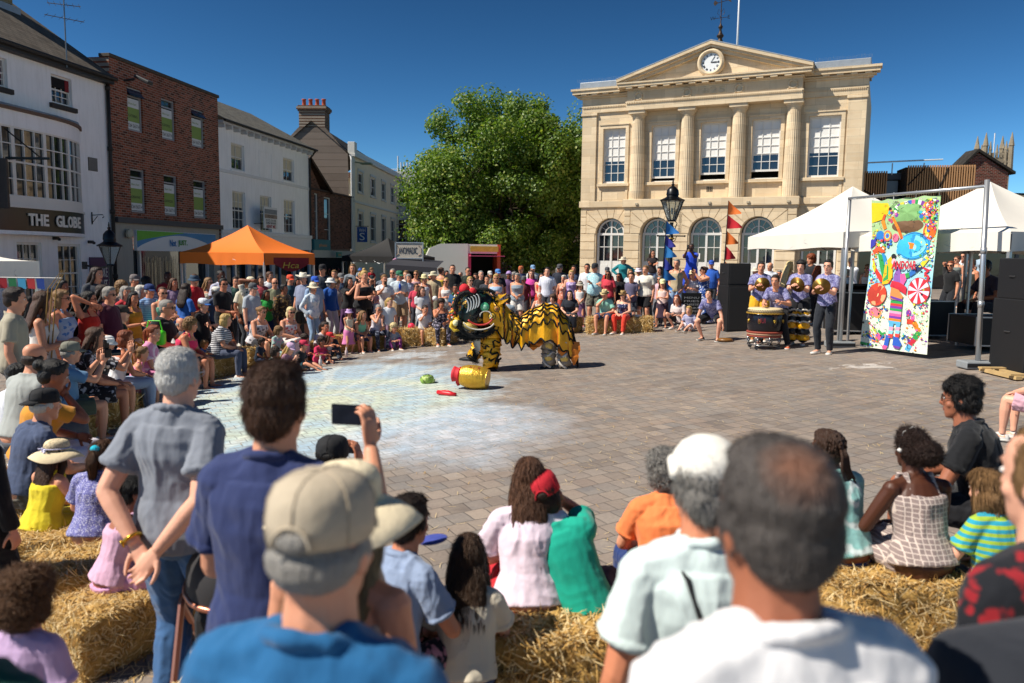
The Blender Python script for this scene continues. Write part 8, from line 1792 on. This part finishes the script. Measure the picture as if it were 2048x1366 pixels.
1262 539 24.6|stand f 1|long lb|tee b8c4cc|trou 4c5868|||fair woman in pale grey top between teal jumper and cream t-shirt
1340 538 24.4|stand f 1|bun db|tank 7c4858|trou 3c4048||sg|woman in plum vest behind the lean man in khaki
345 556 19.6|stand f 2|long br|tee 84708c|trou 3c4048|||woman in mauve standing right of the red t-shirt man
415 555 20.4|stand f 1|long lb|tank ccc4b0|trou 4c5868||sg|woman in oatmeal vest behind the black t-shirt man
470 553 20.8|stand m 1|short db|tee 3c5c54|trou 2c3038|||man in bottle green in the shade under the orange gazebo
520 551 22|stand f 1|bob db|tee b04850|trou 2c3038|||woman in raspberry top behind the man with a tan bag
593 556 22.4|stand f 2|long bk|tee 4c4458|trou 2c3038|||woman in dark violet between red cap and cream brimmed hat
668 540 24.2|stand f 1|pony lb|tee 9cb4a4|trou 4c5058|||woman in pale sage at the back by the salsa window
350 590 16.9|stand c 1|short lb|tee 507ca8|leg 3c4048||s=1.15|fair boy in denim blue top tucked behind the bright blue dress
200 569 14.6|stand f 2|long db|tee 28303c|trou 22242a|||dark haired woman in shade behind the maroon t-shirt man
97 578 11.8|stand m 1|short gy|shirt 8c94a4|trou 3c4048||sg|grey haired man in steel blue shirt behind the clapping woman
45 592 10.4|stand f 2|long bk|tee 3c2c38|trou 22242a|||dark haired woman in aubergine behind the beige t-shirt man
832 566 22.5|stand f 1|short br|tee c84058|trou 3c3c44||sg|woman with red hair band behind the girl in stripes
705 528 25|stand f 1|long lb|tee 7c848c|trou 3c3c44|||woman at the back under the black gazebo edge
''')
NEARP='''
345 693 3.3|back m 0|thin ece4d4|polo 7d828c|trou 3c618c||v=0 shoe=2a2c30 sole=d8d8d4 turn=-6|white haired man in grey polo and blue jeans with hands clasped behind his back
538 728 2.25|phone1 m 1|short br|tee 2a3560|shorts b8bcc8||v=0 turn=-8|brown haired man in navy t-shirt holding up a phone
622 937 1.25|stand m 1|fringe gy|tee 1f5f8f|trou 2c3848|cap b3a58f|v=0 turn=-12|man in beige baseball cap and teal blue t-shirt in the near foreground
1590 886 1.1|stand b 3|spot @544e4a|tee e2e0e0|trou 2c3038||v=0 turn=8|man with thinning dark hair in a plain white t-shirt in the near foreground
676 922 1.85|stand f 1|longer gb|tank c8b8a8|skirt a8b0c0|floppy e8d8b6|v=0 turn=-20|woman in wide straw sun hat with long grey blonde hair and bare shoulders
1422 880 1.9|stand m 2|short gy|shirt c9d8d6|trou 5c6470|wrap e2ddd2|v=3 turn=0|man in pale mint shirt and white cloth cap with a black strap
2150 850 1.55|stand m 0|thin lb|tee 17191f floral:8c1c24|trou 22242a||v=0 turn=10|person at the right edge in black and red shirt carrying a dark backpack
-215 1000 1.2|stand m 1|short br|long 12483c|trou 2c3038||v=0|person in dark green sleeve at the bottom left corner
38 1106 2.5|stand c 1|curly 6a4a30|tee b89cc0|shorts 4c5470||v=0 s=.93|child with big curly brown hair and lilac top in the bottom left corner
1062 938 3.62|sit f 0|longer 5e3e2a|tee e4d2e0|shorts b8202c||v=0 s=.93|girl with very long brown hair in pale pink t-shirt and red shorts on a bale
934 1058 3.15|sit c 0|long 45301f|tee ddd2bc|leg 3c5478||v=0 s=1.0|small girl with dark brown hair in a beige t-shirt
1238 1020 3.6|sitraise c 3|crop db|tee 14a088|shorts 2c3848|cap c01c2c|v=0 s=1.2 turn=-10 tilt=-22|child in emerald green t-shirt and red cap hunched on the bale
1345 917 3.85|sit p 1|curly gy|tee f0844c|trou 24386c||v=0 s=.88|person with curly grey hair in a bright orange top
768 945 3.05|sit f 2|short db|tee 8c9cb8|leg 22202a floral:c88c98||v=0 turn=-35 s=.95|dark haired woman in grey blue top and black floral trousers
645 854 3.7|sitphone m 2|crop bk|tee 2c3038|shorts 3c4048|cap 15161a|v=0 s=.98|person in black cap holding a phone up with both hands
1700 868 4.1|sit f 4|locs 3a2416|tee 8cc0bc tie:e2eae8|leg 24386c||v=0 s=.9 turn=15|girl with brown locs tied back in teal tie dye t-shirt on the right bale
1862 864 3.9|sit f 5|bigbun 2a1810|tank cfbfb4 lattice:8c7c78|skirt cfbfb4 lattice:8c7c78||v=0 s=.93 turn=-5|woman with dark hair bun in patterned halter dress on the right bale
1985 803 4.5|sit m 3|mop bk|tee 17181b|shorts 1c1c20||v=0 s=1.0 turn=35|young bearded man in glasses and black t-shirt on the right side
2022 892 3.75|sit c 0|bob lb|tee 2c9cb4 stripe:9cb83c|shorts 3c4048||v=0 s=1.02|child in turquoise and green striped t-shirt at the right edge
75 858 5.15|sit f 1|long 4c3424|tank e0cc2c|skirt e0cc2c|floppy e2cfa8|v=0 s=.82 turn=-8|girl in cream sun hat with ribbon and bright yellow crinkled top
178 842 4.95|sit f 1|pony 5c3c24|tee 6c6ca8 ditsy:c8c8dc|skirt 6c6ca8 ditsy:c8c8dc||v=0 s=.84 turn=10|girl with cyan hair bobble and brown ponytail in blue ditsy print dress
222 975 4.25|sitclasp f 3|bun bk|tank d4a8c0 fade:9c6cb0|shorts d49cc0||v=0 s=.80 turn=-45|girl in pink and lilac vest and shorts leaning forward on the bale
40 778 5.7|sit m 1|fringe wh|tee 44506c|trou 5c564c|capb 17181c|v=0 turn=-15|grey haired man in backwards black cap and slate shirt at the left edge
-62 850 4.2|stand f 1|long db|long 121216|trou 16161a||v=0 s=.9|person in black padded coat cut off by the left edge
2112 726 7.6|sit p 0|bob lb|tank d8c8d0|shorts c89ca8||v=0 s=.9|person with bare legs sitting at the right edge beyond the black t-shirt man
'''
row_people(NEARP,near=True)
# ---------------------------------------------------------------- hay bales
for i,(x,y,rz,l,k,s) in enumerate([(-3.3,5.05,R(14),'hay bale under the girl in yellow and the girl in blue print','n',1.05),(-2.42,4.62,R(28),'hay bale in the lower left, under the girl in the pink vest','n',1.0),(-2.15,4.2,R(60),'hay bale end in dark shadow behind the grey polo man','n',.85),
 (.30,3.5,R(4),'hay bale under the girl with very long hair','n',1.1),(1.25,3.75,R(-6),'hay bale behind the man in the mint shirt','n',1.0),(-.35,3.25,R(20),'hay bale beneath the small girl in beige','n',.8),
 (1.86,4.02,R(-8),'hay bale under the girl in teal tie dye','n',1.0),(2.62,3.85,R(-14),'hay bale under the woman in the halter dress','n',.95),(-.95,3.05,R(25),'hay bale under the dark haired woman in floral trousers','n',.9),
 (-3.0,19.7,R(20),'hay bale under the woman with chin on hand, left of the red ball','f',1),(-2.25,19.25,R(5),'hay bale beside the boy in white with his chin on his hand','g',1),(-1.75,19.3,R(70),'hay bale under the woman in dark floral outfit','f',1),
 (2.45,20.35,R(4),'hay bale under the man in the straw trilby','f',1),(3.2,20.3,R(-6),'hay bale under the woman in red trousers','g',1),(-.95,20.6,R(80),'hay bale just behind the lion\'s head','g',.9),
 (1.4,21.0,R(5),'hay bale under the woman in the navy dress','f',1),
 (-5.9,15.0,R(70),'hay bale under the blonde woman in stripes','f',1.05),(-6.35,14.0,R(60),'hay bale under the woman in the pink vest top','g',1),(-5.3,16.4,R(50),'hay bale under the woman in white patterned vest','f',1),(-4.9,16.8,R(30),'hay bale under the blonde woman in cherry print','g',1),
 (-5.9,11.5,R(75),'hay bale under the girl in the pink summer dress','f',1),(-5.65,10.4,R(80),'hay bale beside the woman in the black and white playsuit','g',1.05),(-5.5,9.4,R(85),'hay bale under the camera man in the flat cap','f',1),(-4.3,6.5,R(80),'hay bale under the woman in the mustard top','f',1),
 (-4.1,18.4,R(30),'hay bale under the girl in the mint vest','f',1),(-3.35,18.9,R(20),'hay bale beside the toddler with purple leggings','g',1),(-4.45,17.6,R(40),'small hay bale behind the girl in the lilac sun hat','f',.85)]):
    bale(x,y,rz,l,k,s)
# ---------------------------------------------------------------- held things and small things
HN={}
for r,J,s in OUT: HN[r['label']]=(r,J,s)
def who(sub):
    for l,v in HN.items():
        if sub in l: return v
def near_hand(sub,i,off=(0,.02,.04)):
    r,J,s=who(sub); M=Matrix.LocRotScale(r.location,r.rotation_euler,r.scale); return M@(J['hd'][i]+V(off)),r.rotation_euler.z
blk=plain('phone black','0c0d10',.2,var=0)
def phone(sub,i,label,land=True,s=1):
    p,rz=near_hand(sub,i,(-.09 if land else (-.03 if i else .03),.05,.10)); r=empty('phone',tuple(p),rz,label,'phone',s=s); m=MB(); w,h=(.15,.075) if land else (.075,.15); m.bbox((-w/2,-.005,-h/2),(w/2,.005,h/2),.004); m.build('phone_body',blk,r); q=MB(); q.box((-w/2+.005,-.0065,-h/2+.005),(w/2-.005,-.0055,h/2-.005)); q.build('screen',plain('phone screen','20242c',.1,var=.6,scale=20),r)
phone('navy t-shirt holding',1,'black phone held up sideways by the man in navy'); phone('black cap holding a phone',1,'phone raised by the person in the black cap',s=.9)
for sub,l in(('galaxy skirt','phone held by the woman in the galaxy skirt'),('royal blue outfit','dark phone held by the man in royal blue'),('blue and white floral dress','phone held by the woman in blue floral dress'),('loose white top','phone held up by the woman in loose white top'),('white bucket hat photo','small phone held by the man in the white bucket hat'),('white t-shirt filming','phone held by the boy in white at the left edge')): phone(sub,1,l,False)
def camera():
    p,rz=near_hand('aiming a camera',1,(-.06,.05,.09)); r=empty('camera',tuple(p),rz,'black camera with white flash diffuser held by the flat cap man','camera'); m=MB(); m.bbox((-.08,-.04,-.05),(.08,.04,.06),.012); m.tube([(0,.03,0),(0,.16,0)],.04,12); m.bbox((-.035,-.03,.06),(.035,.03,.17),.01); m.build('camera_body',blk,r); m=MB(); m.bbox((-.04,.0,.13),(.04,.09,.18),.01); m.build('flash_diffuser',whitep,r)
camera()
brass=plain('brass','8c6c34',.42,.8,var=.3)
def cymbal(sub,label,tilt):
    p,rz=near_hand(sub,0,(.02,.06,.03)); r=empty('cymbal',tuple(p),rz,label,'cymbal'); r.rotation_euler=(R(72),0,rz+tilt); m=MB(); m.lathe([(.162,0),(.158,.004),(.11,.012),(.06,.02),(.05,.045),(.02,.06),(0,.062)],32); m.build('cymbal_plate',brass,r,True); m=MB(); m.tube([(0,0,.06),(0,0,.10)],.014,6); m.build('cymbal_grip',plain('red cloth grip','a82c2c',.8),r)
cymbal('rightmost of the drum team','brass cymbal held by the performer in glasses',.4); cymbal('furry black yellow','brass cymbal held by the performer with the fringe',-.3); cymbal('yellow satin trousers','brass cymbal held by the performer in yellow trousers',.2)
# furry tiers on the cymbal player's trousers
def tiers(sub,cols):
    r,J,s=who(sub); 
    for i in(0,1):
        for q,t in enumerate((-.5,-.25,.05,.35,.65,.92)):
            c=lerp(J['kn'][i],J['an'][i],t) if t>0 else lerp(J['kn'][i],J['hip'][i],-t); m=MB(); ring=[c+V(((.125)*cos(2*PI*j/24),(.125)*sin(2*PI*j/24),.03*abs(sin(2*PI*j/24*2.5)))) for j in range(25)]; m.tube(ring,.018,6); fur(m,ring,.016,240,.035,q); m.build('fur_trim',furw,r,True)
            if t<.9: m=MB(); m.lathe([(.11,-.0),(.14,-.08),(.12,-.12)],16,tuple(c),cap=False); m.build('satin_tier',[gold if q%2==0 else plain('black satin','111114',.4)],r,True)
tiers('furry black yellow',0)
for i in(0,1):
    p,rz=near_hand('leaning over',i,(0,.0,.0)); m=MB(); m.tube([(0,0,0),(.03,.22,.02)],[.012,.009],6); o=m.build('drumstick',plain('drumstick wood','2a1c14',.5),None,True); o.location=p; o.rotation_euler=(0,0,rz+(.4 if i else -.4)); tag(o,['dark drumstick in the drummer\'s left hand','dark drumstick in the drummer\'s right hand'][i],'drumstick')
def glasses(sub,col='1a1a1c'):
    r,J,s=who(sub); m=MB()
    for q in(-1,1): m.tube([(q*.031+.024*cos(a),.098,.006+.018*sin(a)) for a in [2*PI*i/14 for i in range(15)]],.0022,4); m.tube([(q*.055,.098,.010),(q*.076,.03,.010),(q*.078,-.01,.005)],.0022,4)
    m.tube([(-.008,.1,.010),(.008,.1,.010)],.002,4); o=m.build('glasses',plain('glasses frame',col,.3),r); o.matrix_local=J['HM']
glasses('rightmost of the drum'); glasses('bearded man in glasses and black'); glasses('white haired man in grey polo','b8b8b8')
# hair bobble, ribbon, watch, strap, backpack
r,J,s=who('cyan hair bobble'); m=MB(); m.ell((0,-.105,.065),(.042,.038,.036),12); fur(m,[V((0,-.105,.065)),V((.01,-.105,.065))],.035,500,.022,3,0,0); o=m.build('hair_bobble',plain('cyan fluff','18b4cc',.9,var=.2),r); o.matrix_local=J['HM']
r,J,s=who('cream sun hat with ribbon'); m=MB(); m.tube([(.096*cos(2*PI*i/24),-.006+.112*sin(2*PI*i/24),.058) for i in range(25)],.012,6,flat=.5); [m.tube([(0,-.12,.055),(q*.05,-.14,.06),(q*.03,-.14,.02),(0,-.12,.055)],.009,5) for q in(-1,1)]; [m.tube([(0,-.12,.05),(q*.02,-.13,.0),(q*.04,-.13,-.06)],[.010,.009,.006],5) for q in(-1,1)]; o=m.build('hat_ribbon',plain('lilac ribbon','c4c4e0',.7),r,True); o.matrix_local=J['HM']
r,J,s=who('white haired man in grey polo'); e,h=J['el'][0],J['hd'][0]; d=(h-e).normalized(); c=h-d*.025; u=d.orthogonal().normalized(); w_=d.cross(u); m=MB(); m.tube([c+u*(.034*cos(a))+w_*(.034*sin(a)) for a in [2*PI*i/20 for i in range(21)]],.008,6); m.tube([c+u*.036-d*.0,c+u*.044],.018,10); m.build('wristwatch',plain('gold watch','c49a34',.25,.9),r,True)
r,J,s=who('pale mint shirt'); m=MB(); a=J['sh'][0]; pts=[a+V((.06,.10,.0)),a+V((.07,.02,.070)),a+V((.09,-.095,.02)),J['c'](.55)+V((-.02,-.155,0)),J['c'](.2)+V((.10,-.145,0)),J['c'](.0)+V((.19,-.05,0))]
m.tube(pts,.015,8,flat=.35,up=(0,1,0)); m.build('bag_strap',plain('black strap','121216',.7),r,True)
r,J,s=who('carrying a dark backpack'); M=Matrix.LocRotScale(r.location,r.rotation_euler,r.scale); b=empty('backpack',tuple(M@(J['c'](.5)+V((-.30,-.20,-.04)))),r.rotation_euler.z,'dark grey backpack worn by the person at the right edge','backpack'); m=MB(); m.bbox((-.17,-.13,-.28),(.17,.10,.26),.06); b1=m.build('bag_body',cloth('22252c'),b,True); m=MB(); m.bbox((-.13,-.18,-.24),(.13,-.12,.02),.03); m.build('front_pocket',cloth('2a2d34'),b,True)
r,J,s=who('dark hair bun in patterned halter'); m=MB(); m.tube([(-.082,-.02,.005),(-.095,-.02,-.005)],.014,8); m.tube([(-.078,.0,.02),(-.06,-.01,.11),(0,-.01,.14),(.06,-.01,.11),(.078,0,.02)],.004,5); o=m.build('earphones',whitep,r,True); o.matrix_local=J['HM']
def ball(px,py,Y,rad,hx,label,cat='ball'):
    p=at(px,py,Y); m=MB(); m.ell((0,0,0),(rad,rad,rad),18); o=m.build(cat.replace(' ','_'),plain('ball '+hx,hx,.5,var=.3,scale=9),None,True); o.location=p; tag(o,label,cat)
ball(823,653,19.3,.09,'e0284c','bright pink and red ball on the hay bale beside the seated boy')
ball(870,597,20.2,.07,'e4e2de','white round balloon behind the woman with the headband','balloon')
def disc_fan():
    p=at(866,1080,3.3); m=MB(); m.X=Matrix.Rotation(R(-8),4,'Y'); m.lathe([(.063,0),(.065,.004),(.06,.006),(0,.006)],28); r=empty('paper_fan',tuple(p),0,'round blue paddle fan held near the floral trousers','fan'); m.build('fan_disc',plain('blue fan','4450a0',.6,var=.5,scale=18),r,True); m=MB(); m.tube([(-.06,0,0),(-.10,.01,-.10)],.005,5); m.build('fan_handle',plain('purple handle','4c4494',.5),r)
disc_fan()
def handbag(p,hx,label,s=1,rz=0): 
    r=empty('handbag',tuple(p),rz,label,'bag',s=s); m=MB(); m.bbox((-.13,-.06,0),(.13,.06,.18),.035); m.build('bag_body',plain('bag '+hx,hx,.5),r,True); m=MB(); m.tube([(-.10,0,.17),(-.07,0,.30),(.07,0,.30),(.10,0,.17)],.008,6); m.build('bag_handle',plain('bag '+hx,hx,.5),r)
p=at(1274,643,20.2); handbag(p,'e2dcd4','white handbag on the bale beside the woman in red trousers'); handbag(P3(-5.75,15.6,.45),'8c4c2c','tan leather bag by the heavy man in grey',1.2,.5); handbag(at(310,690,13.3),'52d81c','bright green tote bag beside the woman in the black jacket',1.4)
def bottle(p,hx,label): m=MB(); m.lathe([(.035,0),(.036,.13),(.015,.17),(.015,.20)],12); r=empty('bottle',tuple(p),0,label,'bottle'); m.build('bottle_body',plain('bottle '+hx,hx,.2),r,True); q=MB(); q.lathe([(.017,.2),(.017,.225)],10); q.build('cap',plain('cap white','d8d8d8',.5),r)
bottle(gnd(693,714),'dcc8cc','milky drink bottle on the paving by the little girl in lilac hat'); bottle(gnd(641,733),'d8d0d0','clear bottle in front of the child in pink'); bottle(at(800,580,20.9),'1c50c0','blue bottle held by the man in the green cap'); bottle(gnd(1245,664),'2c2420','dark bottle on the ground between the trilby couple')
def feeder():
    p=at(95,660,9.5); g=P3(p.x,9.5); r=empty('willow_hoop',tuple(g),0,'tall bent willow stems rising above the crowd at left','willow hoop'); zt=at(125,550,9.5).z-g.z
    for q in range(3): m=MB(); m.tube([(-.08+.03*q,0,.6),(-.05+.05*q,0,zt*.6),(.02+.05*q,.02,zt*.92),(.20+.02*q,.03,zt*1.03)],[.010,.009,.007,.003],5); m.build('willow_stem',plain('willow','8c6c34',.8),r,True)
feeder()
def sandwich_board():
    p=P3(4.75,20.6); r=empty('menu_board',tuple(p),R(10),'small black chalk menu board beside the floral dress','board'); m=MB(); m.bbox((-.28,-.02,.05),(.28,.02,.95),.01); b=m.build('board',plain('chalkboard','17181a',.8),r)
    [text(t,.05,(0,-.022,.82-.09*i),plain('chalk','b8b8b4',.8),b,.42,.002) for i,t in enumerate(('MENU','FRIES','CHEESE','DRINKS','COFFEE','ICE CREAM'))]
sandwich_board()
def bunting():
    r=empty('flag_bunting',tuple(at(10,556,10.8)),0,'string of small national flags hanging under the left white gazebo','bunting'); cs=['2c4c9c','d8d8dc','a82430','2c7c4c','4ca8d0','c83c3c']
    for i in range(7): m=MB(); x=-.35+i*.13; m.rings([[(x,0,0),(x+.11,0,0)],[(x,.02,-.14),(x+.11,.015,-.15)]],0,False,False); m.build('small_flag',plain('flag '+cs[i%6],cs[i%6],.8),r)
    m=MB(); m.tube([(-.6,0,.01),(.8,0,.01)],.004,4); m.build('string',whitep,r)
bunting()
# ---------------------------------------------------------------- loose straw on the paving
def loose():
    rg=random.Random(11); vs=[];fs=[];mi=[]
    def add(x,y,s=1):
        z=G(x,y)+.006+rg.random()*.006; a=rg.gauss(R(-62),.5) if rg.random()<.5 else rg.uniform(0,PI); L=rg.uniform(.025,.085)*s; w=.0016*s*(1+y*.045); b=a+rg.uniform(-.5,.5); p=V((x,y,z)); q=p+V((cos(a),sin(a),0))*L; e=q+V((cos(b),sin(b),.04))*L*.6; n=V((-sin(a),cos(a),0))*w; o=len(vs); vs.extend([tuple(p-n),tuple(p+n),tuple(q+n),tuple(q-n),tuple(e)]); fs.extend([(o,o+1,o+2,o+3),(o+3,o+2,o+4)]); k=rg.choice([0,1,1]); mi.extend([k,k])
    for i in range(5200): 
        y=3.2+rg.random()**1.2*18; x=rg.uniform(-5.5,7.5)*(.35+y*.055) ; 
        if x<0 and rg.random()<.5: continue
        add(x,y)
    for cx,cy,sx,sy,n in((-6.0,14.4,.5,1.3,1600),(-5.4,16.2,.8,.6,700),(-5.4,10.6,.4,1.2,700),(-2.4,4.0,.9,.6,900),(.2,3.0,1.0,.5,700),(2.2,3.9,.9,.8,700),(2.8,20,1.2,.4,500),(-2.4,19.0,1.2,.4,500),(-1.4,3.6,.8,.6,300),(6.2,9,1.5,2.5,700)):
        for i in range(n): add(rg.gauss(cx,sx),rg.gauss(cy,sy),1.2)
    m=MB(); m.v=vs; m.f=fs; m.m=mi; me=m.mesh('loose_straw',STRAW); o=bpy.data.objects.new('loose_straw',me); COL.objects.link(o); tag(o,'loose straw scattered over the paving','straw',kind='stuff')
loose()
